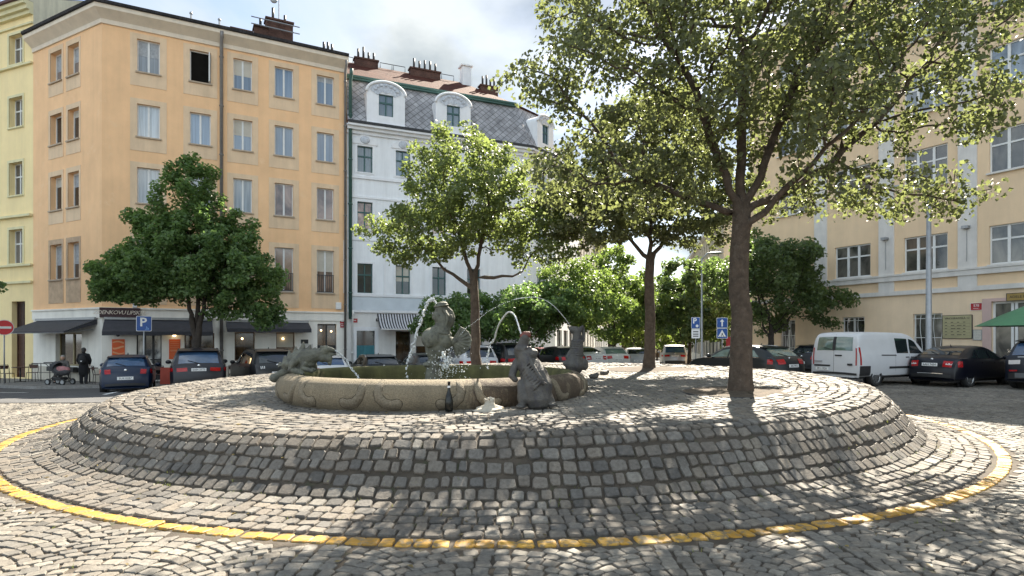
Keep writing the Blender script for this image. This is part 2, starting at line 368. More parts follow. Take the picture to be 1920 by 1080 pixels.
M['kerb'] = pmat('granite_kerb', (.26, .25, .235), .8, .25, 9, .4, 60)
M['soil'] = pmat('tree_pit_soil', (.075, .055, .037), .95, .45, 9, .8, 40)
M['metal'] = pmat('galvanised_metal', (.33, .34, .35), .45, .12, 6, metallic=.6)
M['dark_metal'] = pmat('dark_metal', (.035, .035, .037), .5, .2, 8, metallic=.3)
M['black'] = pmat('black_plastic', (.018, .018, .019), .55, .2, 8)
M['rubber'] = pmat('tyre_rubber', (.022, .022, .022), .85, .2, 20)
M['chrome'] = pmat('chrome', (.7, .7, .7), .18, .05, 5, metallic=1)
M['rim'] = pmat('alloy', (.45, .46, .47), .3, .1, 5, metallic=.9)
M['white'] = pmat('white_enamel', (.78, .78, .77), .4, .05, 3)
M['plate_white'] = pmat('plate_white', (.8, .8, .79), .4, .05, 3)
M['plate_text'] = pmat('plate_lettering', (.02, .02, .025), .5, .1, 3)
M['sign_blue'] = pmat('sign_blue', (.010, .075, .30), .35, .06, 3)
M['sign_red'] = pmat('sign_red', (.60, .012, .02), .35, .06, 3)
M['plaque_red'] = pmat('plaque_red', (.40, .015, .02), .35, .1, 3)
# ------------------------------------------------------------------ terrain
def sst(t): t = np.clip(t, 0, 1); return t*t*(3-2*t)
def g(x, y):
    x = np.asarray(x, float); y = np.asarray(y, float)
    return -.5*sst((y-15)/15)*sst((6-x)/14) - .027*np.maximum(0, y-30)*sst((y-26)/14)
MC = (-.23, 14.4); MR = 9.3
def mound_top(x, y): return .685 + .015*x + .012*(y-7.15)
def lobe(s): return .30*np.clip(-s, 0, 1)**1.5          # the bank bulges out on the left
def lobe_w(r): return np.clip((9.15-r)/.8, 0, 1)
_r = [7.0, 7.35, 7.52, 7.64, 7.74, 7.84, 7.94, 8.04, 8.14, 8.24, 8.34, 8.50, 8.70, 8.90, 9.10, 9.3]; _s = [1, 1, .993, .96, .88, .76, .62, .47, .33, .21, .135, .085, .045, .02, .003, 0]
BANK_R = np.linspace(6.8, 9.6, 281); BANK_S = np.interp(BANK_R, _r, _s); BANK_S = np.convolve(np.pad(BANK_S, 3, 'edge'), np.ones(7)/7, 'valid')
def surf(x, y):
    x = np.asarray(x, float); y = np.asarray(y, float)
    r = np.hypot(x-MC[0], y-MC[1]); gg = g(x, y)
    sh = lobe((x-MC[0])/np.maximum(r, .1)); re = r - sh*lobe_w(r)
    for _ in range(3): re = r - sh*lobe_w(re)
    s = np.interp(re, BANK_R, BANK_S)
    return gg*(1-s) + mound_top(x, y)*s
def surf_n(x, y):
    e = .03
    nx = -(surf(x+e, y)-surf(x-e, y))/(2*e); ny = -(surf(x, y+e)-surf(x, y-e))/(2*e)
    n = np.stack([nx, ny, np.ones_like(nx)], -1); return n/np.linalg.norm(n, axis=-1, keepdims=True)
def S(x, y): return float(surf(x, y))

def build_ground():
    xs = np.concatenate([[-900, -400, -200, -110, -70], np.arange(-50, 50.1, 1.0), [70, 110, 200, 400, 900]])
    ys = np.concatenate([[-600, -200, -60, -20], np.arange(-8, 120.1, 1.0), [160, 250, 500, 1200]])
    X, Y = np.meshgrid(xs, ys, indexing='ij')
    Z = g(X, np.minimum(Y, 130)) - .012
    v = np.stack([X, Y, Z], -1).reshape(-1, 3); n = len(ys)
    i, j = np.meshgrid(np.arange(len(xs)-1), np.arange(n-1), indexing='ij'); a = (i*n+j).ravel()
    o = mesh_obj('ground', raw_mesh('ground', v, [np.stack([a, a+n, a+n+1, a+1], -1)]), M['cobble'], None, True); tag(o, kind='structure')
    # base sheet of soil under the big setts, as far as they are laid one by one
    rr = np.concatenate([np.arange(0, 6.6, .4), np.arange(6.6, 9.62, .08)]); th = np.linspace(0, 2*np.pi, 181)[:-1]
    Rr, T = np.meshgrid(rr, th, indexing='ij'); X = MC[0]+Rr*np.sin(T); Y = MC[1]-Rr*np.cos(T); Z = surf(X, Y)-.001
    Z[-1] -= .03
    v = np.stack([X, Y, Z], -1).reshape(-1, 3); n = len(th)
    i, j = np.meshgrid(np.arange(len(rr)-1), np.arange(n), indexing='ij'); a = (i*n+j).ravel(); b = (i*n+(j+1) % n).ravel()
    o = mesh_obj('mound', raw_mesh('mound', v, [np.stack([a, b, b+n, a+n], -1)]), M['joint'], None, True); tag(o, kind='structure')
    X, Y = np.meshgrid(np.arange(-22, 22.1, .5), np.arange(1, 25.1, .5), indexing='ij'); Z = g(X, Y)-.004; n = X.shape[1]
    v = np.stack([X, Y, Z], -1).reshape(-1, 3)
    i, j = np.meshgrid(np.arange(X.shape[0]-1), np.arange(n-1), indexing='ij'); a = (i*n+j).ravel()
    cx, cy = X[:-1, :-1].ravel()+.25, Y[:-1, :-1].ravel()+.25
    keep = (np.hypot(cx-MC[0], cy-MC[1]) > 8.8) & ~((cx < -6) & (cy > 16.6))
    o = mesh_obj('joint_bed', raw_mesh('joint_bed', v, [np.stack([a, a+n, a+n+1, a+1], -1)[keep]]), M['joint'], None, True); tag(o, kind='structure')
build_ground()

def setts(name, mat, cx, cy, ang, ha, hb, dz=.020, tint=None, sides=8, jit=.004):
    cx, cy, ang, ha, hb = [np.asarray(a, float) for a in (cx, cy, ang, ha, hb)]; N = len(cx)
    if sides == 8:
        c = .2 + .16*RNG.random((N, 1)); k = 1-c
        lx = np.concatenate([k, np.ones((N, 1)), np.ones((N, 1)), k, -k, -np.ones((N, 1)), -np.ones((N, 1)), -k], 1)
        ly = np.concatenate([-np.ones((N, 1)), -k, k, np.ones((N, 1)), np.ones((N, 1)), k, -k, -np.ones((N, 1))], 1)
    else:
        lx = np.tile([1, 1, -1, -1], (N, 1)).astype(float); ly = np.tile([-1, 1, 1, -1], (N, 1)).astype(float)
    lx = lx*ha[:, None] + RNG.normal(0, jit, lx.shape); ly = ly*hb[:, None] + RNG.normal(0, jit, ly.shape)
    nrm = surf_n(cx, cy); top = dz*(.75+.5*RNG.random(N)); tilt = RNG.normal(0, .045, (N, 2))
    ca, sa = np.cos(ang)[:, None], np.sin(ang)[:, None]; rings = []
    for sc_, h in ((1.0, -.02), (.98, .5), (.88, 1.0)):
        px, py = lx*sc_, ly*sc_
        wx = cx[:, None] + px*ca - py*sa; wy = cy[:, None] + px*sa + py*ca
        z = surf(wx, wy)
        hh = (top[:, None]*h if h > 0 else np.full_like(px, h)) + (px*tilt[:, :1] + py*tilt[:, 1:])*(h > 0)
        rings.append(np.stack([wx + nrm[:, None, 0]*hh, wy + nrm[:, None, 1]*hh, z + nrm[:, None, 2]*hh], -1))
    k = sides; V = np.stack(rings, 1).reshape(-1, 3); base = (np.arange(N)*3*k)[:, None]
    ar = np.arange(k); nx = (ar+1) % k; q = []
    for r_ in (0, 1): q.append(np.stack([base+r_*k+ar, base+r_*k+nx, base+(r_+1)*k+nx, base+(r_+1)*k+ar], -1).reshape(-1, 4))
    cap = (base + 2*k + ar).reshape(-1, k)
    if tint is None: tint = np.clip(RNG.beta(2.2, 2.2, N), 0, 1)
    me = raw_mesh(name, V, [np.concatenate(q), cap], {'tint': np.repeat(tint, 3*k)})
    o = mesh_obj(name, me, mat, None, False)
    sm = np.ones(N*17 if k == 8 else N*9, dtype=bool)
    if k == 8: sm[N*16:] = False
    else: sm[N*8:] = False
    o.data.polygons.foreach_set('use_smooth', sm & False)
    return tag(o, kind='structure')

BIGTREE = (4.07, 10.85); MIDTREE = (3.92, 17.4); LEFTTREE = (-1.02, 17.5)
FC = (-1.44, 11.6)
def build_paving():
    # concentric rows on the bank and the toe
    prof = [(9.50-.004*i) for i in range(900)]; rows = []; r = 9.10; acc = 0
    def zr(r): return float(surf(MC[0]+.001, MC[1]-r))
    step = .162
    while r > 6.3:
        # walk one row width along the slope
        s = 0; r2 = r
        while s < step: s += math.hypot(.004, zr(r2-.004)-zr(r2)); r2 -= .004
        rows.append(((r+r2)/2, (r-r2)/2)); r = r2
    cx, cy, an, ha, hb = [], [], [], [], []
    for rm, h in rows:
        n = int(2*math.pi*rm/.158); a = RNG.random()*6
        w = RNG.uniform(.70, 1.32, n); w = w/w.sum()*2*math.pi; st = a + np.cumsum(w) - w/2
        for t, ww in zip(st, w):
            rl = rm+float(lobe(math.sin(t))*lobe_w(rm)); cx.append(MC[0]+rl*math.sin(t)); cy.append(MC[1]-rl*math.cos(t)); an.append(t-.12*math.cos(t)*(math.sin(t) < 0)*float(lobe_w(rm)) if False else t); jg = .0105 if 7.5 < rm < 8.5 else .007; ha.append(rm*ww/2-jg); hb.append(h*(.86 if 7.5 < rm < 8.5 else .91)*random.uniform(.92, 1.03))
    cx, cy, an = np.array(cx), np.array(cy), np.array(an) + RNG.normal(0, .03, len(cx))
    rj = RNG.normal(0, .008, len(cx)) + .012*np.sin(an*9+np.round(np.hypot(cx-MC[0], cy-MC[1])*6)*1.7); cx += rj*np.sin(an); cy -= rj*np.cos(an)
    setts('mound_paving', M['bank'], cx, cy, an, ha, hb, .024, np.clip(RNG.beta(1.7, 1.9, len(cx)), 0, 1))
    # yellow row
    n = int(2*math.pi*9.24/.17); w = RNG.uniform(.8, 1.25, n); w = w/w.sum()*2*math.pi; t = np.cumsum(w)
    setts('yellow_line', M['yellow'], MC[0]+9.235*np.sin(t), MC[1]-9.235*np.cos(t), t, 9.235*w/2-.007, np.full(n, .082), .016, RNG.random(n))
    # scalloped arcs on the plateau and on the square
    def arcs(x0, x1, y0, y1, w, pitch, keep, size):
        rad = w/1.5; cx, cy, an, ha = [], [], [], []
        half = math.asin(w/2/rad); nseg = int(round(2*half*rad/size))
        for ci, xc in enumerate(np.arange(x0, x1, w)):
            ph = RNG.random()*pitch
            for yk in np.arange(y0-rad, y1, pitch):
                for k in range(nseg):
                    a = -half + (k+.5+RNG.normal(0, .07))*2*half/nseg
                    cx.append(xc + rad*math.sin(a)); cy.append(yk + ph + rad*math.cos(a)); an.append(-a); ha.append(rad*half/nseg)
        cx, cy, an, ha = map(np.array, (cx, cy, an, ha)); k = keep(cx, cy)
        cx, cy, an, ha = cx[k], cy[k], an[k], ha[k]; n = len(cx)
        hb = pitch/2*np.cos(an)
        return cx, cy, an, (ha-.005)*RNG.uniform(.9, 1.05, n), (hb-.005)*RNG.uniform(.92, 1.04, n)
    def on_top(x, y):
        r = np.hypot(x-MC[0], y-MC[1])
        return (r < rows[-1][0]-rows[-1][1]-.05+lobe((x-MC[0])/np.maximum(r, .1))) & (np.hypot(x-FC[0], y-FC[1]) > 2.7) & (np.hypot(x-BIGTREE[0], y-BIGTREE[1]) > .98) & (np.hypot(x-MIDTREE[0], y-MIDTREE[1]) > 1.3) & (np.hypot(x-LEFTTREE[0], y-LEFTTREE[1]) > .9)
    a = arcs(-7, 7, 8, 21, 1.25, .125, on_top, .125); setts('mound_paving', M['setts'], *a, dz=.014)
    def on_sq(x, y):
        r = np.hypot(x-MC[0], y-MC[1])
        return (r > 9.40) & (np.abs(x) < .95*y+2.0) & ~((x < -5) & (y > 16.55)) & (y < 24)
    a = arcs(-19, 21, 3.2, 24, 1.45, .135, on_sq, .135)
    near = a[1] < 13
    for kk, sd_ in ((near, 8), (~near, 4)):
        setts('square_paving', M['setts'], *[q[kk] for q in a], dz=.013, sides=sd_, jit=.006)
build_paving()

def sheet(name, mat, poly, dz, sub=1.0):
    """a sheet draped over the ground inside a convex quad"""
    p = [np.array(q, float) for q in poly]; n = 24; v = []
    for i in range(n+1):
        for j in range(n+1):
            s, t = i/n, j/n; q = (p[0]*(1-s)+p[1]*s)*(1-t) + (p[3]*(1-s)+p[2]*s)*t
            v.append((q[0], q[1], float(g(q[0], q[1]))+dz))
    a = np.array([i*(n+1)+j for i in range(n) for j in range(n)])
    me = raw_mesh(name, np.array(v), [np.stack([a, a+n+1, a+n+2, a+1], -1)]); o = mesh_obj(name, me, mat, None, True); return tag(o, kind='structure')
sheet('road', M['asphalt'], [(-60, 15.2), (-6.6, 17.0), (-2.0, 29.0), (-60, 33)], .006)
sheet('road', M['asphalt'], [(-2.0, 28.0), (14.0, 26.5), (35, 120), (20, 120)], .004)
for q in ([(-30, 21.6), (-17.9, 22.35), (-17.9, 22.6), (-30, 21.9)], [(-14.0, 20.8), (-13.8, 20.72), (-15.4, 24.2), (-15.6, 24.2)]):
    sheet('road_marking', M['white_paint'], q, .012)

def build_pavements():
    # raised pavements along the house fronts, with granite kerbs
    def strip(name, line, width, dz, mat, w0=0.0):
        mb = MB(); out = []
        for (p, nrm) in line: out.append((Vector(p), Vector(nrm)))
        for (p, n), (q, m) in zip(out[:-1], out[1:]):
            k = max(2, int((q-p).length/1.5))
            for i in range(k):
                a, b = i/k, (i+1)/k; A = p.lerp(q, a); B = p.lerp(q, b); na = n.lerp(m, a); nb = n.lerp(m, b)
                c = [A+na*w0, B+nb*w0, B+nb*(w0+width), A+na*(w0+width)]
                z = [float(g(t.x, t.y)) for t in c]
                mb.add([(t.x, t.y, zz+dz) for t, zz in zip(c, z)] + [(t.x, t.y, zz-.2) for t, zz in zip(c, z)], [(0, 1, 2, 3), (3, 2, 6, 7)])
        o = mb.build(name, mat); tag(o, kind='structure')
    L = [((-37.2, 37.7), (-.377, -.926)), ((-26.06, 33.15), (-.43, -.9)), ((-20.18, 29.97), (0, -1.06)), ((-9.67, 35.66), (.44, -.9)), ((1.06, 40.4), (.75, -.66)), ((2.9, 43.0), (.97, -.22)), ((20, 119), (.97, -.22))]
    strip('pavement', L, 4.3, .11, M['pavement'], -.6); strip('kerb', L, .16, .125, M['kerb'], 3.7)
    Q = [((15.2, 119-40), (-.885, -.3)), ((15.66, 40.1), (-.885, -.465)), ((28.2, 16.2), (-.885, -.465))]
    strip('pavement', Q, 2.9, .10, M['pavement'], -.6); strip('kerb', Q, .16, .115, M['kerb'], 2.3)
build_pavements()

# soil discs where the trees stand, with a low steel edge
for (tx, ty), rad in ((BIGTREE, 1.0), (MIDTREE, 1.32), (LEFTTREE, .92)):
    mb = MB()
    def fn(u, v, tx=tx, ty=ty, rad=rad):
        x, y = tx+rad*u*math.sin(v), ty-rad*u*math.cos(v)
        return (x, y, S(x, y) + .012 + .05*(1-u)**2 + random.uniform(0, .012))
    mb.grid(fn, np.linspace(0.02, 1, 9), np.linspace(0, 2*math.pi, 40)); o = mb.build('soil', M['soil'], smooth=True); tag(o, kind='structure')
    mb = MB(); mb.tube([(tx+rad*math.sin(t), ty-rad*math.cos(t), S(tx+rad*math.sin(t), ty-rad*math.cos(t))+.012) for t in np.linspace(0, 2*math.pi, 49)[:-1]], .014, 6, closed=True)
    o = mb.build('soil_edging', M['dark_metal'], smooth=True); tag(o, kind='structure')

def weeds():
    V, T = [], []
    for _ in range(420):
        if random.random() < .75: t = random.uniform(-1.4, 1.4); r = random.gauss(8.45, .2)
        else: t = random.uniform(-1.4, 1.4); r = random.uniform(8.6, 10.4)
        x, y = MC[0]+r*math.sin(t), MC[1]-r*math.cos(t)
        if y < 3.5: continue
        z = S(x, y)
        for _k in range(random.randint(3, 8)):
            a = random.uniform(0, 6.28); h = random.uniform(.015, .045); l = random.uniform(.01, .04); bx, by = x+random.gauss(0, .02), y+random.gauss(0, .02)
            n = len(V); V += [(bx-.003*math.sin(a), by+.003*math.cos(a), z), (bx+.003*math.sin(a), by-.003*math.cos(a), z), (bx+l*math.cos(a), by+l*math.sin(a), z+h)]; T.append((n, n+1, n+2))
    me = raw_mesh('grass', np.array(V), [np.array(T)], {'tint': RNG.random(len(V))})
    o = mesh_obj('grass', me, leaf_mat('weed_leaf', (.07, .10, .02), (.20, .22, .05), .3)); tag(o, kind='stuff')
weeds()

def litter():
    V, T = [], []
    for _ in range(700):
        if random.random() < .6: t = random.uniform(-2, 2); r = abs(random.gauss(0, 5)); x, y = MC[0]+r*math.sin(t), MC[1]-r*math.cos(t)
        else: x, y = random.uniform(-9, 9), random.uniform(3.8, 14)
        if math.hypot(x-FC[0], y-FC[1]) < 2.95: continue
        z = S(x, y)+.022; a = random.uniform(0, 6.28); l = random.uniform(.015, .04); n = len(V); c_, s_ = math.cos(a)*l, math.sin(a)*l
        V += [(x-c_, y-s_, z), (x-s_*.5, y+c_*.5, z+random.uniform(0, .012)), (x+c_, y+s_, z+.004), (x+s_*.5, y-c_*.5, z+random.uniform(0, .012))]; T += [(n, n+1, n+2), (n, n+2, n+3)]
    me = raw_mesh('fallen_leaves', np.array(V), [np.array(T)], {'tint': np.repeat(RNG.random(len(V)//4), 4)})
    o = mesh_obj('fallen_leaves', me, leaf_mat('dry_leaf', (.06, .04, .015), (.26, .20, .07), .2)); tag(o, kind='stuff')
litter()
# ------------------------------------------------------------------ house fronts
class Front:
    """a vertical plane: u runs along it (left to right seen from the square), w into the house, z up"""
    def __init__(s, P, d, L):
        s.P = Vector((P[0], P[1], 0)); s.d = Vector((d[0], d[1], 0)).normalized(); s.i = Vector((-s.d.y, s.d.x, 0)); s.L = L
    def __call__(s, u, w, z): q = s.P + s.d*u + s.i*w; return (q.x, q.y, z)
    def u(s, px):
        k = (px-960)/F; return (k*s.P.y - s.P.x)/(s.d.x - k*s.d.y)
    def z(s, px, y):
        D = s(s.u(px), 0, 0)[1]; return CAMZ + (HOR-y)*D/F
    def MB(s): return MB(s)
def wall_front(mb, u0, u1, z0, z1, holes, depth=.22, wz=0.0):
    us = sorted({u0, u1} | {h[0] for h in holes} | {h[1] for h in holes}); zs = sorted({z0, z1} | {h[2] for h in holes} | {h[3] for h in holes})
    us = [u for u in us if u0 <= u <= u1]; zs = [z for z in zs if z0 <= z <= z1]
    n = len(zs); vs = [(u, wz, z) for u in us for z in zs]; fs = []
    for i in range(len(us)-1):
        for j in range(n-1):
            cu, cz = (us[i]+us[i+1])/2, (zs[j]+zs[j+1])/2
            if any(h[0] < cu < h[1] and h[2] < cz < h[3] for h in holes): continue
            fs.append((i*n+j, (i+1)*n+j, (i+1)*n+j+1, i*n+j+1))
    mb.add(vs, fs)
    for a, b, c, d in holes:
        e = wz + depth
        mb.add([(a, wz, c), (b, wz, c), (b, wz, d), (a, wz, d), (a, e, c), (b, e, c), (b, e, d), (a, e, d)], [(0, 1, 5, 4), (1, 2, 6, 5), (2, 3, 7, 6), (3, 0, 4, 7)])
def shell(mb, u0, u1, z0, z1, depth, w0=.0):
    mb.add([(u0, w0, z0), (u0, depth, z0), (u1, depth, z0), (u1, w0, z0), (u0, w0, z1), (u0, depth, z1), (u1, depth, z1), (u1, w0, z1)], [(0, 1, 5, 4), (1, 2, 6, 5), (2, 3, 7, 6)])

WRND = random.Random(21); BLIND = [pmat('cream_blind', (.52, .49, .42), .8, .08, 3), pmat('grey_net_curtain', (.36, .38, .40), .8, .25, 9)]
def window(Fr, root, hole, frame, pane, w=.16, mull=(.5,), trans=(), sill=None, sillmat=None, fw=.06, surround=None, smat=None, sash=False, name='window', barw=.05):
    a, b, c, d = hole
    f = Fr.MB(); t = .06
    f.box(a, a+fw, w, w+t, c, d); f.box(b-fw, b, w, w+t, c, d); f.box(a+fw, b-fw, w, w+t, c, c+fw); f.box(a+fw, b-fw, w, w+t, d-fw, d)
    xs = []
    for m_ in mull: x = a+(b-a)*m_; f.box(x-barw, x+barw, w-.012, w+t-.004, c+fw, d-fw); xs.append(x)
    for tr in trans:
        z = c+(d-c)*tr; xx = [a+fw] + [q for x in xs for q in (x-barw, x+barw)] + [b-fw]
        for k in range(0, len(xx), 2): f.box(xx[k], xx[k+1], w-.008, w+t-.008, z-.04, z+.04)
    o = f.build(name, frame, root, world=True)
    p = Fr.MB(); p.box(a+fw*.5, b-fw*.5, w+.035, w+.045, c+fw*.5, d-fw*.5); p.build('pane', pane, o, world=True)
    if name == 'window' and WRND.random() < .3 and d-c > 1.2:
        k_ = WRND.uniform(.2, .6); s_ = Fr.MB(); s_.box(a+fw, b-fw, w+.028, w+.034, d-(d-c)*k_, d-fw); s_.build('blind', BLIND[WRND.randrange(2)], o, world=True)
    if sill:
        s_ = Fr.MB(); e = .07; s_.box(a-e, b+e, -sill, w-.002, c-.07, c+.002)
        s_.build('sill', sillmat or frame, o, world=True)
    if surround:
        l, r, up, dn, pr = surround; s_ = Fr.MB()
        s_.box(a-l, a, -pr, .02, c-dn, d+up); s_.box(b, b+r, -pr, .02, c-dn, d+up); s_.box(a, b, -pr, .02, d, d+up)
        s_.box(a, b, -pr, .02, c-dn, c-.071)
        s_.build('surround', smat, o, world=True)
    return o
def bar(Fr, u0, u1, z0, z1, out, mb=None, back=.05):
    mb = mb or Fr.MB(); mb.box(u0, u1, -out, back, z0, z1); return mb

OR_W = pmat('orange_render', (.88, .555, .305), .9, .07, .8, .25, 60, streak=.07, col2=(.88, .585, .345), c2thr=.64)
OR_S = pmat('orange_window_band', (.76, .56, .37), .9, .07, 1.5, .2, 60, streak=.15)
CREAM = pmat('cream_render', (.90, .87, .80), .9, .06, 1.2, .2, 50, streak=.12)
CORN = pmat('cornice_render', (.76, .66, .53), .85, .07, 1.5, .15, 50, streak=.1)
ROOFD = ribbed_mat('dark_roof_tiles', (.055, .052, .055), 'obj', 3, .8, (.035, .034, .036))
WFR = pmat('white_window_frame', (.72, .72, .70), .45, .06, 4)
SILL = pmat('sill_sheet', (.42, .33, .24), .7, .15, 4)
P_BLUE = pane_mat('pane_blue_sky_curtain', (.17, .235, .32), .18)  # blue sky reflection mixed into the curtain colour
P_GREY = pane_mat('pane_pale_curtain', (.29, .33, .36), .22)
P_DARK = pane_mat('pane_dark_room', (.035, .037, .04), 0)
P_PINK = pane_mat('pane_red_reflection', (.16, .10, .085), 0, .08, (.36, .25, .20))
P_CAFE = pane_mat('pane_cafe', (.022, .018, .014), 0, .06, (.10, .06, .03))
P_YEL = pane_mat('pane_grey_room', (.16, .15, .15), .15)
WOOD = pmat('brown_door_wood', (.075, .032, .022), .5, .35, 7)
BRICKM = ribbed_mat('chimney_brick', (.15, .082, .064), 'obj', 6, .9, (.10, .06, .05), vert=True)
PIPE = pmat('grey_downpipe', (.22, .21, .205), .5, .12, 5, metallic=.4)
GREENP = pmat('green_downpipe', (.045, .11, .095), .5, .15, 5)
AWN = pmat('navy_awning_cloth', (.040, .041, .050), .8, .2, 4, .1, 90)
LAMP = pmat('lit_lamp', (1, .8, .5), .5, 0, 1, emit=(1, .72, .38), estr=1.6)
MARON = pmat('maroon_signboard', (.045, .018, .022), .6, .2, 4)
GOLD = pmat('ochre_signboard', (.33, .22, .06), .5, .12, 4)

def downpipe(Fr, root, u, z0, z1, mat, out=.12, r=.06, name='downpipe'):
    p = Fr.MB(); p.tube([(u, -out-.35, z1+.1), (u, -out-.3, z1-.15), (u, -out, z1-.5), (u, -out, z0)], r, 8)
    for z in np.arange(z0+1.5, z1-1, 2.6): p.tube([(u, -out, z), (u, -out, z+.06)], r*1.35, 8)
    return p.build(name, mat, root, smooth=True, world=True)
def chimney_stack(Fr, root, u, w, z0, su, sw, h, pots=3, mat=None, roofpart=None):
    b = Fr.MB(); b.box(u-su/2, u+su/2, w-sw/2, w+sw/2, z0, z0+h); b.box(u-su/2-.06, u+su/2+.06, w-sw/2-.06, w+sw/2+.06, z0+h, z0+h+.1)
    o = b.build('chimney', mat or BRICKM, root, world=True)
    for k in range(pots):
        x = u + su*(k-(pots-1)/2)/max(1, pots)*.9; c = Fr.MB(); c.tube([(x, w, z0+h+.1), (x, w, z0+h+.1+random.uniform(.5, .9))], .075, 8)
        c.build('chimney_pot', M['dark_metal'], root if o.parent.parent else o, world=True, smooth=True)
    return o

FO1 = Front((-20.18, 29.97), (.879, .476), 11.95)
FO0 = Front((-20.18-.88*6.68, 29.97+.476*6.68), (.88, -.476), 6.68)
FY = Front((-26.06-.926*12, 33.15+.377*12), (.926, -.377), 12)
FW1 = Front((-9.67, 35.66), (.914, .405), 11.74)
e1 = FW1(11.74, 0, 0)
FW2 = Front((e1[0], e1[1]), (.62, .785), 3.2); e2 = FW2(3.2, 0, 0)
FW3 = Front((e2[0], e2[1]), (.215, .977), 16)
FR = Front((15.66, 40.1), (.465, -.885), 31)

def awning(Fr, root, u0, u1, z, out, drop, mat, val=.18, name='awning'):
    a = Fr.MB()
    n = max(2, int((u1-u0)/.5)); top = []
    for i in range(n+1):
        u = u0+(u1-u0)*i/n; top.append(u)
    v = [(u, -.02, z) for u in top] + [(u, -out*.5, z-drop*.47) for u in top] + [(u, -out, z-drop) for u in top] + [(u, -out-.01, z-drop-val*(.92+.08*math.sin(9*u))) for u in top]
    m_ = n+1; f = [(r*m_+i, r*m_+i+1, (r+1)*m_+i+1, (r+1)*m_+i) for r in range(3) for i in range(n)]
    a.add(v, f)
    a.add([(u0, -.02, z), (u0, -out, z-drop), (u0, -out, z-drop-val), (u0, -.02, z-.25)], [(0, 1, 2, 3)]); a.add([(u1, -.02, z), (u1, -out, z-drop), (u1, -out, z-drop-val), (u1, -.02, z-.25)], [(0, 1, 2, 3)])
    o = a.build(name, mat, root, world=True)
    b = Fr.MB(); b.box(u0+.05, u1-.05, -out+.03, -out+.07, z-drop-.09, z-drop-.04); b.box(u0, u1, -.16, -.0, z-.02, z+.1)
    for u in (u0+.3, u1-.3): b.tube([(u, -.05, z-.5), (u, -out+.05, z-drop-.06)], .018, 6)
    b.build('awning_frame', M['metal'], o, world=True)
    return o

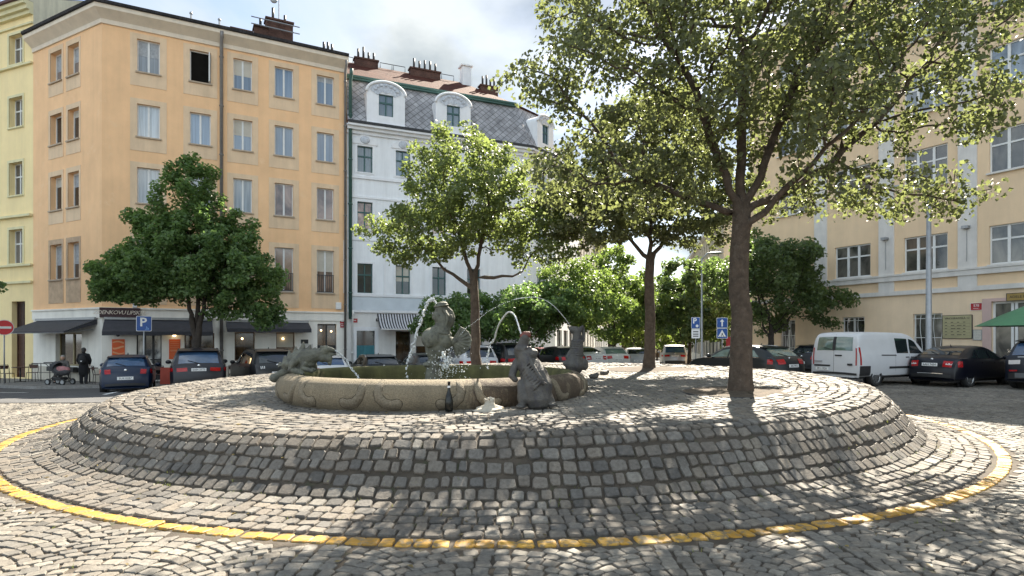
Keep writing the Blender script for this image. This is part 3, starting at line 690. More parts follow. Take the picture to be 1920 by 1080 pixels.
def orange_house():
    root = empty('apartment_building', (-20.18, 29.97, -.6), 0, 'orange rendered corner apartment house with dark tiled roof and cafe on the ground floor', 'building')
    ZT = 17.55; B = -1.2
    rows = [(15.22, 1.65), (11.95, 1.65), (8.6, 1.8), (4.38, 2.45)]
    cols = [(257, 300), (356, 395.5), (437.5, 473), (515, 550), (594, 626)]
    up = []; 
    for ri, (z, h) in enumerate(rows):
        for ci, (a, b) in enumerate(cols): up.append((FO1.u(a), FO1.u(b), z, z+h, ri, ci))
    gz = 2.78
    gh = {'door': (FO1.u(256), FO1.u(303), -.36, 2.2), 'w0': (FO1.u(346), FO1.u(402), .25, 2.05), 'w1': (FO1.u(440), FO1.u(478), .55, 2.1), 'w2': (FO1.u(518), FO1.u(553), .55, 2.1), 'entry': (FO1.u(595), FO1.u(631), -.38, 2.6)}
    mb = FO1.MB(); wall_front(mb, 0, FO1.L, 3.22, ZT, [h[:4] for h in up], .2); shell(mb, 0, FO1.L, B, ZT, 10)
    # short front
    up0 = []
    rows0 = [(15.25, 1.6), (11.95, 1.6), (8.5, 1.8), (4.85, 1.85)]
    for ri, (z, h) in enumerate(rows0):
        for ci, (a, b) in enumerate([(94.5, 116), (127.5, 148.5)]): up0.append((FO0.u(a), FO0.u(b), z, z+h, ri, ci))
    mb.T = FO0; wall_front(mb, 0, FO0.L, 3.22, ZT, [h[:4] for h in up0], .3)
    mb.add([(0, 0, B), (0, 8, B), (0, 8, ZT), (0, 0, ZT)], [(0, 1, 2, 3)])
    wall = mb.build('wall', OR_W, root, world=True, fix=False)
    c = FO1.MB(); wall_front(c, 0, FO1.L, B, gz, list(gh.values()), .3)
    w0h = (FO0.u(104), FO0.u(153), .35, 2.05)
    c.T = FO0; wall_front(c, 0, FO0.L, B, gz, [w0h], .3)
    for Fr in (FO1, FO0):
        c.T = Fr; c.box(-.02 if Fr is FO1 else 0, Fr.L, -.06, .1, gz, 3.22); c.box(0, Fr.L, -.12, .1, 3.221, 3.30)
    cb = c.build('ground_floor', CREAM, root, world=True, fix=False)
    c = FO1.MB(); 
    for a, b in ((0, gh['door'][0]-.1), (gh['door'][1]+.1, gh['entry'][0]-.1)): c.box(a, b, -.045, .02, B, .28)
    c.T = FO0; c.box(0, FO0.L, -.045, .02, B, .28); c.build('plinth', pmat('plinth_render', (.62, .57, .48), .9, .1, 2, .2, 40, streak=.25), root, world=True)
    # windows
    for a, b, z, zt, ri, ci in up:
        h = (a, b, z, zt); opened = ri == 0 and ci == 1
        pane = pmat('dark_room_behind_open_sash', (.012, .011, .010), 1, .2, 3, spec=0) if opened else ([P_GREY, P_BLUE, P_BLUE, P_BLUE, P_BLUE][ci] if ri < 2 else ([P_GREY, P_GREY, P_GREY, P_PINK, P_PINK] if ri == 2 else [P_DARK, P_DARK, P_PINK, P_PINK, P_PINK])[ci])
        o = window(FO1, root, h, WFR, pane, .13, () if opened else (.5,), (), .09, SILL, .055, (.3, .3, .26, .72 if ri < 3 else .9, .018), OR_S, barw=.045)
        if opened:
            s_ = FO1.MB(); s_.box(b-.11, b-.06, -.28, .1, z+.06, zt-.06); s_.build('open_sash', WFR, o, world=True)
        if ri == 3:
            r_ = FO1.MB()
            for k in range(9): x = a+.04+(b-a-.08)*k/8; r_.box(x-.011, x+.011, -.03, -.008, z+.08, z+1.0)
            r_.box(a, b, -.036, -.002, z+1.0, z+1.04); r_.box(a, b, -.034, -.004, z+.04, z+.08)
            r_.build('balustrade', M['dark_metal'], o, world=True)
    for a, b, z, zt, ri, ci in up0:
        window(FO0, root, (a, b, z, zt), WFR, P_DARK if ri in (1, 2, 3) else P_YEL, .26, (), (), .1, SILL, .075, (.16, .16, .26, .72 if ri < 3 else 1.25, .018), OR_S if ri < 3 else pmat('stained_band', (.50, .36, .24), .9, .2, 3, .2, 60), barw=.04)
    # cafe openings
    for k in ('w0', 'w1', 'w2'): 
        o = window(FO1, root, gh[k], pmat('brown_frame', (.12, .07, .04), .5, .2, 5), P_CAFE, .2, (.5,) if k == 'w0' else (), (), .1, CREAM, .06)
        a, b, z, zt = gh[k]
        for q in (.38,):
            l = FO1.MB(); l.ball((a+(b-a)*q, .17, zt-.35), .055, 8, 6); l.build('pendant_lamp', LAMP, o, world=True, smooth=True)
    window(FO0, root, w0h, pmat('olive_frame', (.30, .25, .13), .5, .2, 5), P_CAFE, .2, (.55,), (), .1, CREAM, .07)
    a, b, z, zt = gh['door']
    d = FO1.MB(); 
    for x in (a, a+(b-a)*.33, a+(b-a)*.66, b): d.box(max(a, x-.05), min(b, x+.05), .15, .21, z, zt)
    d.box(a+.05, b-.05, .152, .208, zt-.1, zt); d.box(a+.05, b-.05, .152, .208, z, z+.28); d.box(a+.05, b-.05, .156, .204, z+1.0, z+1.07)
    do = d.build('glass_door', M['black'], root, world=True)
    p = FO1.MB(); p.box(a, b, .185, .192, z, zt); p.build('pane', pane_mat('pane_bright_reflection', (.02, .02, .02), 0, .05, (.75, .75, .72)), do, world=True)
    a, b, z, zt = gh['entry']
    d = FO1.MB(); d.box(a, b, .2, .26, z, z+1.75); d.box(a, b, .2, .26, zt-.08, zt)
    for k in range(5): x = a+(b-a)*k/4; d.box(max(a, x-.05), min(b, x+.05), .17, .199, z, z+1.75)
    d.box((a+b)/2-.04, (a+b)/2+.04, .19, .25, z+1.75, zt-.08)
    do = d.build('entrance_door', M['black'], root, world=True)
    p = FO1.MB(); p.box(a, b, .215, .225, z+1.75, zt-.08); p.build('fanlight', P_CAFE, do, world=True)
    for q in (.22, .75): l = FO1.MB(); l.ball((a+(b-a)*q, .15, zt-.35-.1*q), .05, 8, 6); l.build('pendant_lamp', LAMP, do, world=True, smooth=True)
    # awnings
    awning(FO1, root, FO1.u(196), FO1.u(398), 2.72, 1.15, .62, AWN, .2); awning(FO1, root, FO1.u(424), FO1.u(578), 2.66, 1.0, .38, AWN, .2)
    awning(FO0, root, FO0.u(72), FO0.u(183), 2.72, 1.5, .62, AWN, .06)
    # cornice and roof
    c = MB()
    A, Bp, C = Vector(FO0(0, 0, 0)), Vector(FO1(0, 0, 0)), Vector(FO1(FO1.L, 0, 0)); n0, n1 = -FO0.i, -FO1.i; nb = (n0+n1)/(1+n0.dot(n1))
    prof = [(0, ZT-.28), (.07, ZT-.27), (.07, ZT-.06), (.13, ZT), (.42, ZT+.26), (.47, ZT+.30), (.47, ZT+.52), (.3, ZT+.6), (0, ZT+.62)]
    vs = []
    for (P_, n_) in ((A, n0), (Bp, nb), (C, n1)):
        for o_, z in prof: q = P_ + n_*o_; vs.append((q.x, q.y, z))
    m_ = len(prof); c.add(vs, [(k*m_+j, k*m_+j+1, (k+1)*m_+j+1, (k+1)*m_+j) for k in range(2) for j in range(m_-1)] + [tuple(range(m_)), tuple(range(2*m_, 3*m_))[::-1]])
    c.build('cornice', CORN, root, world=True)
    r_ = MB(); vs = []
    for (P_, n_) in ((A, n0), (Bp, nb), (C, n1)):
        for o_, z in ((.5, ZT+.50), (.56, ZT+.53), (.58, ZT+.66), (.5, ZT+.68), (-4.2, ZT+2.55), (-9.0, ZT+.6)):
            q = P_+n_*o_; vs.append((q.x, q.y, z))
    r_.add(vs, [(k*6+j, k*6+j+1, (k+1)*6+j+1, (k+1)*6+j) for k in range(2) for j in range(5)] + [tuple(range(6)), tuple(range(12, 18))[::-1]])
    roof = r_.build('roof', ROOFD, root, world=True)
    zr = ZT+1.25
    chimney_stack(FO1, roof, 8.6, 3.0, zr, 1.5, .8, 1.9, 2); chimney_stack(FO1, roof, 7.55, 2.9, zr, .7, .7, 1.25, 1); chimney_stack(FO1, roof, 6.5, 2.9, zr-.2, 1.1, .7, 1.0, 0)
    chimney_stack(FO1, roof, 11.2, 1.6, ZT+.8, .8, .5, .55, 3)
    for u in (3.9, 5.3): t = FO1.MB(); t.tube([(u, 1.7, ZT+.9), (u, 1.7, ZT+2.0)], .05, 6); t.ball((u, 1.7, ZT+2.0), .09, 6, 5); t.build('vent_pipe', M['metal'], roof, world=True)
    t = FO1.MB(); t.tube([(8.6, 3, zr+1.9), (8.6, 3, zr+5.2)], .035, 6)
    for z, l in ((3.6, .8), (4.1, .6), (4.6, .7), (5.0, .4)): t.tube([(8.6-l/2, 3, zr+z), (8.6+l/2, 3, zr+z)], .02, 5)
    t.ball((8.3, 3, zr+3.3), .22, 8, 6, (1, .4, 1)); t.build('antenna', M['metal'], roof, world=True)
    for z in (.75, 1.3, 1.7):
        t = FO1.MB(); t.tube([(7.0, 2.4, zr+z), (9.7, 2.4, zr+z)], .035, 5); t.build('chimney_walkway', M['metal'], roof, world=True)
    downpipe(FO1, root, FO1.u(415), -.4, ZT+.3, PIPE, .13, .085); downpipe(FO1, root, FO1.L-.12, -.4, ZT+.2, PIPE, .13, .07)
    bx = FO1.MB(); bx.box(FO1.u(248), FO1.u(258), -.22, 0, 3.55, 4.15); bx.box(FO1.u(249), FO1.u(257), -.15, 0, 3.3, 3.55); bx.build('meter_box', M['white'], root, world=True, bevel=.015)
    bx = FO1.MB(); bx.box(FO1.u(629), FO1.u(639), -.15, 0, 3.45, 3.85); bx.build('meter_box', M['white'], root, world=True, bevel=.015)
    # climbing hoops on the fascia
    h = FO1.MB()
    for a, b in ((387, 408), (415, 434)):
        ua, ub = FO1.u(a), FO1.u(b); h.tube([(ua+(ub-ua)*t, -.1, 3.3+.3*math.sin(math.pi*t)) for t in np.linspace(0, 1, 12)], .03, 6)
    h.build('fascia_hoops', M['dark_metal'], root, world=True)
    return root
orange_house()

def sign_thing(name, Fr, u0, u1, z0, z1, mat, label, cat, out=.04, border=None, group=None, frame_mat=None):
    q = Fr((u0+u1)/2, -.0, z0); r = empty(name, q, 0, label, cat, group)
    b = Fr.MB(); b.box(u0, u1, -out, -.004, z0, z1); b.build('panel', mat, r, world=True)
    if border:
        f = Fr.MB(); t = border
        f.box(u0-t, u0, -out-.01, -.003, z0-t, z1+t); f.box(u1, u1+t, -out-.01, -.003, z0-t, z1+t); f.box(u0, u1, -out-.01, -.003, z0-t, z0); f.box(u0, u1, -out-.01, -.003, z1, z1+t)
        f.build('border', frame_mat or M['dark_metal'], r, world=True)
    return r
def sign_text(r, Fr, u, z, s, size, mat, out=.045, **k):
    q = Fr(u, -out, z); l = r.location
    return text_on(r, s, size, mat, (q[0]-l[0], q[1]-l[1], q[2]-l[2]), Fr.d[:2], .004, **k)

# shop sign, menu posters and small plates
r = sign_thing('shop_sign', FO1, FO1.u(187), FO1.u(263), 2.80, 3.28, MARON, 'maroon shop board with pale script lettering on the cafe corner', 'sign', .16)
sign_text(r, FO1, (FO1.u(187)+FO1.u(263))/2, 3.04, 'ZDENKOVU LIPSKAE', .27, pmat('cream_lettering', (.7, .62, .52), .6, .05, 3), .165, shear=.25, space=.86)
ORP = pmat('orange_poster', (.75, .11, .012), .5, .08, 2); ORL = pmat('pale_orange_print', (.80, .36, .17), .5, .1, 3)
r = sign_thing('menu_poster', FO1, FO1.u(210), FO1.u(234), .62, 1.72, ORP, 'orange poster with pale wavy print left of the cafe door', 'poster', .03)
w = FO1.MB(); a, b = FO1.u(210), FO1.u(234)
for k, z in enumerate((.72, .98, 1.25, 1.5)):
    w.prism([(a+.03+(b-a-.06)*t, -.034, z+.06*math.sin(5*t+k)+.02) for t in np.linspace(0, 1, 9)] + [(a+.03+(b-a-.06)*t, -.034, z+.13+.07*math.sin(4*t+k*2)) for t in np.linspace(1, 0, 9)], tuple(FO1.i*-.004)) if False else None
    top = [(a+.03+(b-a-.06)*t, -.034, z+.10+.05*math.sin(4*t+k*2)) for t in np.linspace(0, 1, 9)]; bot = [(p[0], -.034, p[2]-.05-.04*abs(math.sin(3*i+k))) for i, p in enumerate(top)]
    w.add(top+bot, [(i, i+1, 9+i+1, 9+i) for i in range(8)])
w.build('print', ORL, r, world=True)
r = sign_thing('menu_poster', FO1, FO1.u(317), FO1.u(338), .70, 1.72, ORP, 'orange menu poster with ruled lines right of the cafe door', 'poster', .03)
w = FO1.MB(); a, b = FO1.u(317), FO1.u(338)
for k in range(9): z = .8+.1*k; w.box(a+.05, b-.05, -.034, -.031, z, z+(.045 if k == 3 else .014))
w.build('print', ORL, r, world=True)
for px in (222, 327):
    q = FO1(FO1.u(px), 0, 1.95); r = empty('wall_lamp', q, 0, 'small round wall lamp above the %s orange poster' % ('wavy' if px == 222 else 'ruled'), 'lamp')
    l = FO1.MB(); l.tube([(FO1.u(px), 0, 1.95), (FO1.u(px), -.2, 1.97)], .02, 6); l.build('bracket', M['dark_metal'], r, world=True)
    l = FO1.MB(); l.ball((FO1.u(px), -.22, 1.93), .08, 10, 7); l.build('globe', M['dark_metal'] if px == 222 else LAMP, r, world=True, smooth=True)
for Fr, px, y, wd, hh, mat, lab in ((FO1, 642, 603, .3, .24, M['plaque_red'], 'red house number plate on the orange house beside the downpipe'), (FO1, 642, 611, .26, .2, M['plaque_red'], 'second small red plate under the red house number plate'),
                               (FW1, 665, 601, .32, .24, M['plaque_red'], 'red house number plate left above the teal door'), (FW1, 708, 600, .22, .17, M['black'], 'small black plate beside the striped awning')):
    u = Fr.u(px); z = Fr.z(px, y); r = sign_thing('house_plate', Fr, u-wd/2, u+wd/2, z-hh/2, z+hh/2, mat, lab, 'plate', .02, .007, frame_mat=M['white'])
    tx = Fr.MB(); tx.box(u-wd*.26, u+wd*.26, -.024, -.021, z-.012, z+.028); tx.build('figures', M['white'], r, world=True)
u = FO1.u(571); r = sign_thing('info_plate', FO1, u-.2, u+.2, FO1.z(571, 641)-.1, FO1.z(571, 641)+.13, M['black'], 'small black plate with a pale plate below on the cafe wall', 'plate', .025)
pl = FO1.MB(); pl.box(u-.1, u+.45, -.02, -.003, FO1.z(571, 641)-.42, FO1.z(571, 641)-.12); pl.build('pale_plate', pmat('pale_plate', (.6, .58, .54), .5, .08, 4), r, world=True)
# flower box under the short-front window
u0, u1 = FO0.u(100), FO0.u(150); q = FO0((u0+u1)/2, -.2, .1); r = empty('flower_box', q, 0, 'dark flower box under the cafe window on the short orange front', 'planter')
b = FO0.MB(); b.box(u0, u1, -.32, -.05, .06, .3); b.build('box', M['black'], r, world=True)

def yellow_house():
    root = empty('apartment_building', (FY.P.x, FY.P.y, -.6), 0, 'pale yellow rendered house with rusticated lines left of the orange house', 'building')
    YW = pmat('yellow_render', (.92, .745, .40), .9, .05, 1, .2, 50, streak=.08)
    YT = pmat('yellow_trim', (.74, .68, .42), .85, .06, 2, .15, 50, streak=.1)
    u0, u1 = FY.u(17.5), FY.u(43); holes = []
    zz = [(FY.z(32, 120), FY.z(32, 64)), (FY.z(32, 238), FY.z(32, 182)), (FY.z(32, 366), FY.z(32, 304)), (FY.z(32, 494), FY.z(32, 430))]
    for k in range(4):
        off = -k*2.75
        for a, b in zz: holes.append((u0+off, u1+off, a, b))
    door = (FY.u(22), FY.u(47), -.4, FY.z(34, 565))
    ZT = FY.z(50, 12)
    mb = FY.MB(); wall_front(mb, 0, FY.L, -1.2, ZT, holes+[door], .35); shell(mb, 0, FY.L, -1.2, ZT, 11); mb.build('wall', YW, root, world=True, fix=False)
    for i, h in enumerate(holes): window(FY, root, h, WFR, P_YEL, .28, (.42,), (.6,), .08, YT, .06, (.13, .13, .14, .1, .035), YT, barw=.04)
    for z, o, hh in ((zz[0][0]-.12, .14, .1), (zz[3][0]-.08, .16, .1), (zz[3][0]-1.0, .14, .12), (zz[3][1]+.75, .2, .12), (ZT-.95, .1, .1)):
        t = FY.MB(); t.box(0, FY.L, -o, .03, z-hh, z); t.build('string_course', YT, root, world=True)
    t = FY.MB()
    t.box(0, FY.L, -.18, .02, ZT-.55, ZT-.35); t.box(0, FY.L, -.34, .02, ZT-.349, ZT-.12); t.box(0, FY.L, -.5, .02, ZT-.119, ZT+.1)
    t.build('cornice', YT, root, world=True)
    a, b, z, zt = door
    d = FY.MB(); d.box(a, b, .3, .36, z, zt); 
    for k in (0, .5, 1): x = a+(b-a)*k; d.box(max(a, x-.06), min(b, x+.06), .26, .299, z, zt)
    for zq in (.25, 1.3, 2.3, zt-z-1.6, zt-z-.1): d.box(a+.06, b-.06, .265, .299, z+zq, z+zq+.1)
    do = d.build('door', WOOD, root, world=True)
    d = FY.MB()
    for k in range(7): x = a+.1+(b-a-.2)*k/6; d.box(x-.012, x+.012, .25, .262, zt-1.55, zt-.12)
    d.build('door_grille', M['dark_metal'], do, world=True)
    r_ = FY.MB(); v = [(0, -.6, ZT+.1), (FY.L, -.6, ZT+.1), (FY.L, 5, ZT+2.6), (0, 5, ZT+2.6), (0, 11, ZT+.1), (FY.L, 11, ZT+.1)]
    r_.add(v, [(0, 1, 2, 3), (3, 2, 5, 4)]); r_.box(0, FY.L, -.62, -.5, ZT+.06, ZT+.2); r_.build('roof', pmat('plum_roof', (.10, .05, .05), .8, .2, 3), root, world=True)
    g_ = FY.MB(); g_.prism([(FY.L+.002, -.5, ZT+.1), (FY.L+.002, 5, ZT+2.55), (FY.L+.002, 11, ZT+.1), (FY.L+.002, 11, 14), (FY.L+.002, .0, 14), (FY.L+.002, 0, ZT+.1)], (0, 0, 0)) if False else None
    g_.add([(FY.L+.01, 0, 15), (FY.L+.01, 11, 15), (FY.L+.01, 11, ZT+.12), (FY.L+.01, 5, ZT+2.57), (FY.L+.01, -.45, ZT+.12), (FY.L+.01, 0, ZT+.1)], [(0, 1, 2, 3, 4, 5)])
    g_.build('gable', pmat('pale_gable_render', (.70, .66, .50), .9, .12, 1.0, .3, 30, streak=.3), root, world=True)
    return root
yellow_house()
WW = pmat('pale_blue_render', (.84, .858, .88), .9, .05, .9, .2, 50, streak=.14)
CREAM_W = pmat('white_ground_floor_render', (.80, .79, .77), .9, .05, 1.5, .2, 50, streak=.15)
WT = pmat('white_plaster_trim', (.80, .81, .83), .85, .05, 2, .15, 50, streak=.08)
SLATE = ribbed_mat('grey_diamond_slates', (.37, .37, .385), 'uv', 1.0, .75, (.28, .28, .295), .9, .5, diag=True)
REDT = ribbed_mat('red_roof_tiles', (.135, .042, .026), 'uv', 3.2, .85, (.09, .03, .02), 1.6, .7, brick=(.35, .28))
GFR = pmat('green_window_frame', (.035, .10, .095), .5, .12, 5)
TEAL = pmat('teal_gate', (.045, .20, .24), .5, .12, 4, streak=.2)
P_SKYB = pane_mat('pane_blue_room', (.10, .15, .19), .2)
LEADM = pmat('dark_eaves_sheet', (.03, .031, .034), .7, .2, 5)
ORNM = pmat('stucco_relief', (.52, .55, .60), .85, .25, 9, .8, 12)
def uv_quad(mb_, name, mat, root, quads, Fr, scale):
    """sloping roof planes with a UV in metres so the tile pattern lies along the slope"""
    me = bpy.data.meshes.new(name); off = base_of(root).location; vs, fs, uvs = [], [], []
    for q in quads:
        P_ = [Vector(Fr(*p)) for p in q]; n = len(vs); vs += [tuple(p-off) for p in P_]; fs.append((n, n+1, n+2, n+3))
        ux = (P_[1]-P_[0]).normalized(); nn = (P_[1]-P_[0]).cross(P_[3]-P_[0]).normalized(); uy = nn.cross(ux)
        base = P_[0].dot(ux), P_[0].dot(uy)
        uvs += [((p.dot(ux))*scale, (p.dot(uy)-base[1])*scale) for p in P_]
    me.from_pydata(vs, [], fs); ul = me.uv_layers.new(name='UVMap')
    for i, uv in enumerate(uvs): ul.data[i].uv = uv
    return mesh_obj(name, me, mat, root)

def white_house():
    root = empty('apartment_building', (FW1.P.x, FW1.P.y, -.7), 0, 'pale blue-white townhouse with grey slate mansard and arched dormers', 'building')
    B = -1.6; ZE = 14.25; L = FW1.L
    c1 = (FW1.u(670), FW1.u(698.5)); c2 = (FW1.u(742), FW1.u(769)); w_ = c1[1]-c1[0]; pitch = (c2[0]+c2[1]-c1[0]-c1[1])/2
    cols = [(c1[0]+pitch*k, c1[0]+pitch*k+w_) for k in range(4)]
    rows = [(11.6, 1.55), (8.25, 1.6), (4.45, 1.75)]
    holes = []
    for ri, (z, h) in enumerate(rows):
        for a, b in cols: holes.append((a, b, z, z+h, ri))
    gd = (FW1.u(668.5), FW1.u(703), -.4, 2.22); shop = [(FW1.u(742), FW1.u(770), -.2, 2.2), (FW1.u(780), FW1.u(815), .4, 2.2), (FW1.u(850), FW1.u(905), .2, 2.2), (FW1.u(930), FW1.u(970), .2, 2.2)]
    mb = FW1.MB(); wall_front(mb, 0, L, 3.3, ZE, [h[:4] for h in holes], .2); shell(mb, 0, L, B, ZE, 9)
    hc = []
    for z, h in rows: hc.append((1.0, 2.1, z, z+h))
    mb.T = FW2; wall_front(mb, 0, FW2.L, B, ZE, hc, .2)
    h3 = []
    for z, h in rows:
        for k in range(5): h3.append((1.0+2.9*k, 2.1+2.9*k, z, z+h))
    sh3 = [(.9+3.6*k, 3.5+3.6*k, -.5, 2.4) for k in range(4)]; mb.T = FW3; wall_front(mb, 0, FW3.L, B, ZE, h3+sh3, .2); mb.add([(FW3.L, 0, B), (FW3.L, 10, B), (FW3.L, 10, ZE), (FW3.L, 0, ZE)], [(0, 1, 2, 3)])
    mb.build('wall', WW, root, world=True, fix=False)
    c = FW1.MB(); wall_front(c, 0, L, B, 3.3, [gd]+shop, .3)
    c.build('ground_floor', CREAM_W, root, world=True, fix=False)
    t = FW1.MB()
    t.box(0, L, -.10, .02, 3.3, 3.42); t.box(0, L, -.07, .02, 4.25, 4.4); t.box(0, L, -.09, .02, 11.2, 11.36); t.box(0, L, -.06, .02, 10.05, 10.17); t.box(0, L, -.05, .02, 7.55, 7.65)
    t.box(0, L, -.12, .02, ZE-.45, ZE-.25); t.box(0, L+.2, -.32, .02, ZE-.249, ZE-.08); t.box(0, L+.25, -.5, .02, ZE-.079, ZE+.04)
    for a, b in cols:                                # pediments, pilaster strips
        m_ = (a+b)/2
        t.prism([(a-.28, -.06, 13.3), (b+.28, -.06, 13.3), (b+.28, -.06, 13.42), (m_, -.06, 14.05), (a-.28, -.06, 13.42)], tuple(FW1.i*.07)) if False else t.add([(a-.28, -.07, 13.25), (b+.28, -.07, 13.25), (b+.28, -.07, 13.4), (m_, -.07, 13.98), (a-.28, -.07, 13.4), (a-.28, .02, 13.25), (b+.28, .02, 13.25), (b+.28, .02, 13.4), (m_, .02, 13.98), (a-.28, .02, 13.4)], [(0, 1, 2, 3, 4), (0, 5, 6, 1), (1, 6, 7, 2), (2, 7, 8, 3), (3, 8, 9, 4), (4, 9, 5, 0)])
    for x in (c1[0]-.75, (c1[1]+c2[0])/2):
        t.box(x-.05, x+.05, -.04, .02, 4.41, 7.5)
    t.T = FW2; t.box(-.05, FW2.L, -.32, .02, ZE-.249, ZE-.08); t.box(-.08, FW2.L, -.5, .02, ZE-.079, ZE+.04); t.box(0, FW2.L, -.08, .02, 4.25, 4.4)
    t.T = FW3; t.box(.1, FW3.L, -.5, .02, ZE-.25, ZE+.04)
    t.build('cornice', WT, root, world=True)
    p = FW1.MB(); p.box(.05, L, -.035, .02, 3.46, 4.2)
    for k in range(6): u = .9+2.2*k; p.box(u, u+.03, -.045, -.036, 3.5, 4.15)
    p.build('belt_panel', pmat('pale_belt_panel', (.60, .66, .71), .85, .06, 2), root, world=True)
    for a, b, z, zt, ri in holes:
        o = window(FW1, root, (a, b, z, zt), GFR, P_SKYB if ri == 0 else (P_PINK if ri == 1 else P_DARK), .14, (.5,), (.62,), .06, WT, .05, (.16, .16, .12, .14, .03), WT, barw=.035)
    for h in hc: window(FW2, root, h, GFR, P_SKYB, .14, (.5,), (.62,), .06, WT, .05, (.16, .16, .12, .14, .03), WT, barw=.035)
    for h in h3: window(FW3, root, h, GFR, P_DARK, .14, (.5,), (.62,), .06, WT, .05, barw=.035)
    for h in sh3: window(FW3, root, h, M['black'], P_CAFE, .15, (.5,), (), None, name='shop_window')
    o_ = FW1.MB()
    for a, b in cols: o_.ball(((a+b)/2, -.06, 13.5), .3, 12, 8, (1, .35, .8))
    for a, b in cols[:0]: pass
    on = o_.build('pediment_relief', ORNM, root, world=True, smooth=True)
    # teal gate, shop windows
    a, b, z, zt = gd
    d = FW1.MB(); d.box(a, b, .2, .26, z, z+1.75); 
    for k in range(6): x = a+(b-a)*k/5; d.box(max(a, x-.02), min(b, x+.02), .185, .199, z, z+1.75)
    do = d.build('gate', TEAL, root, world=True)
    p = FW1.MB(); p.box(a, b, .22, .23, z+1.75, zt); p.build('fanlight', P_DARK, do, world=True)
    p = FW1.MB(); p.box(a+.05, a+.32, .15, .184, z+.35, z+.85); p.build('letter_flap', M['black'], do, world=True)
    p = FW1.MB(); p.box(a-.22, a, -.04, .02, z-.2, zt+.22); p.box(b, b+.22, -.04, .02, z-.2, zt+.22); p.box(a, b, -.04, .02, zt, zt+.22); p.build('gate_surround', WT, root, world=True)
    for h in shop: window(FW1, root, h, M['black'], P_CAFE, .2, (), (), .06, WT, .05)
    # striped awning on the shop
    STR = pmat('black_awning_cloth', (.03, .03, .034), .8, .2, 4); STW = pmat('white_awning_cloth', (.52, .52, .55), .8, .06, 4)
    ua, ub = FW1.u(707), FW1.u(782); n = 30
    def aw(mat_, par, name, parent):
        q = FW1.MB()
        for k in range(n):
            if k % 2 != par: continue
            u0, u1 = ua+(ub-ua)*k/n, ua+(ub-ua)*(k+1)/n; pts = []
            for s_ in np.linspace(0, 1, 7): pts.append((-.03-1.15*s_**1.3, 3.25-1.0*math.sin(s_*math.pi/2)**1.0*.95+.25*s_*(1-s_)))
            q.add([(u0, w, z) for w, z in pts]+[(u1, w, z) for w, z in pts], [(i, i+1, 7+i+1, 7+i) for i in range(6)])
        return q.build(name, mat_, parent, world=True)
    A = aw(STR, 0, 'awning', root); aw(STW, 1, 'white_stripes', A)
    q = FW1.MB(); q.box(ua, ub, -1.2, -1.15, 2.27, 2.33); q.build('awning_bar', M['white'], A, world=True)
    # mansard
    ZM = 17.5; wi = 1.1
    uv_quad(None, 'mansard', SLATE, root, [[(0, -.35, ZE+.12), (L+.15, -.35, ZE+.12), (L-.55, wi, ZM), (0, wi, ZM)]], FW1, 1.5)
    m2 = root.children[-1]
    q1 = FW1(L-.55, wi, 0)
    def fw2(w, z, end): 
        P_ = FW2(0 if not end else FW2.L, w, z); return P_
    # turn of the corner and the street side
    me_pts = [Vector(FW1(L+.15, -.35, ZE+.12)), Vector(FW2(FW2.L, -.35, ZE+.12)), Vector(FW2(FW2.L-.4, wi, ZM)), Vector(FW1(L-.55, wi, ZM))]
    me3 = [Vector(FW2(FW2.L, -.35, ZE+.12)), Vector(FW3(FW3.L, -.35, ZE+.12)), Vector(FW3(FW3.L, wi, ZM)), Vector(FW2(FW2.L-.4, wi, ZM))]
    class _W:
        def __call__(s, *p): return p
    uv_quad(None, 'mansard', SLATE, root, [[tuple(p) for p in me_pts], [tuple(p) for p in me3]], _W(), 1.5)
    e = FW1.MB(); e.box(0, L+.2, -.54, -.2, ZE+.045, ZE+.20); e.T = FW2; e.box(-.1, FW2.L, -.54, -.2, ZE+.045, ZE+.20); e.build('eaves', LEADM, root, world=True)
    gt = FW1.MB(); gt.box(-.05, L-.5, wi-.28, wi+.02, ZM-.13, ZM+.08); gt.tube([(-.05, wi-.28, ZM+.04), (L-.5, wi-.28, ZM+.04)], .09, 8); gt.build('gutter', GREENP, root, world=True)
    ZR = 20.0; wr = 4.6
    uv_quad(None, 'roof', REDT, root, [[(0, wi-.15, ZM+.09), (L-.45, wi-.15, ZM+.09), (L-3.0, wr, ZR), (0, wr, ZR)], [(L-3.0, wr, ZR), (0, wr, ZR), (0, 9, ZM), (L, 9, ZM)]], FW1, 1.0)
    roof = [c_ for c_ in root.children if c_.name.startswith('roof')][-1]
    P3 = FW3(FW3.L, wi, ZM); P4 = FW3(FW3.L, 5, ZR)
    uv_quad(None, 'roof', REDT, root, [[FW1(L-.45, wi-.15, ZM+.09), FW2(FW2.L-.4, wi-.1, ZM+.09), FW1(L-3, wr, ZR), FW1(L-3, wr, ZR-.01)], [FW2(FW2.L-.4, wi-.1, ZM+.09), P3, P4, FW1(L-3.0, wr, ZR)]], _W(), 1.0)
    for u, n_ in ((1.9, 4), (5.9, 5)):
        chimney_stack(FW1, roof, u, wr-.3, ZR-.4, 1.5 if u < 3 else 2.1, .5, .52, n_)
    for u in (.6, 3.3, 4.1, 7.6):
        s_ = FW1.MB(); s_.tube([(u-.4, wr, ZR), (u-.4, wr, ZR+.35), (u+.5, wr, ZR+.35), (u+.5, wr, ZR)], .025, 5); s_.build('ridge_rail', M['dark_metal'], roof, world=True)
    ch = FW1.MB(); ch.box(8.55, 9.2, wr-.6, wr, ZR-1, ZR+.95); ch.box(8.45, 9.3, wr-.7, wr+.1, ZR+.95, ZR+1.05); ch.prism([FW1.P and (8.45, wr-.7, ZR+1.05), (9.3, wr-.7, ZR+1.05), (8.875, wr-.7, ZR+1.35)], (0, 0, 0)) if False else None
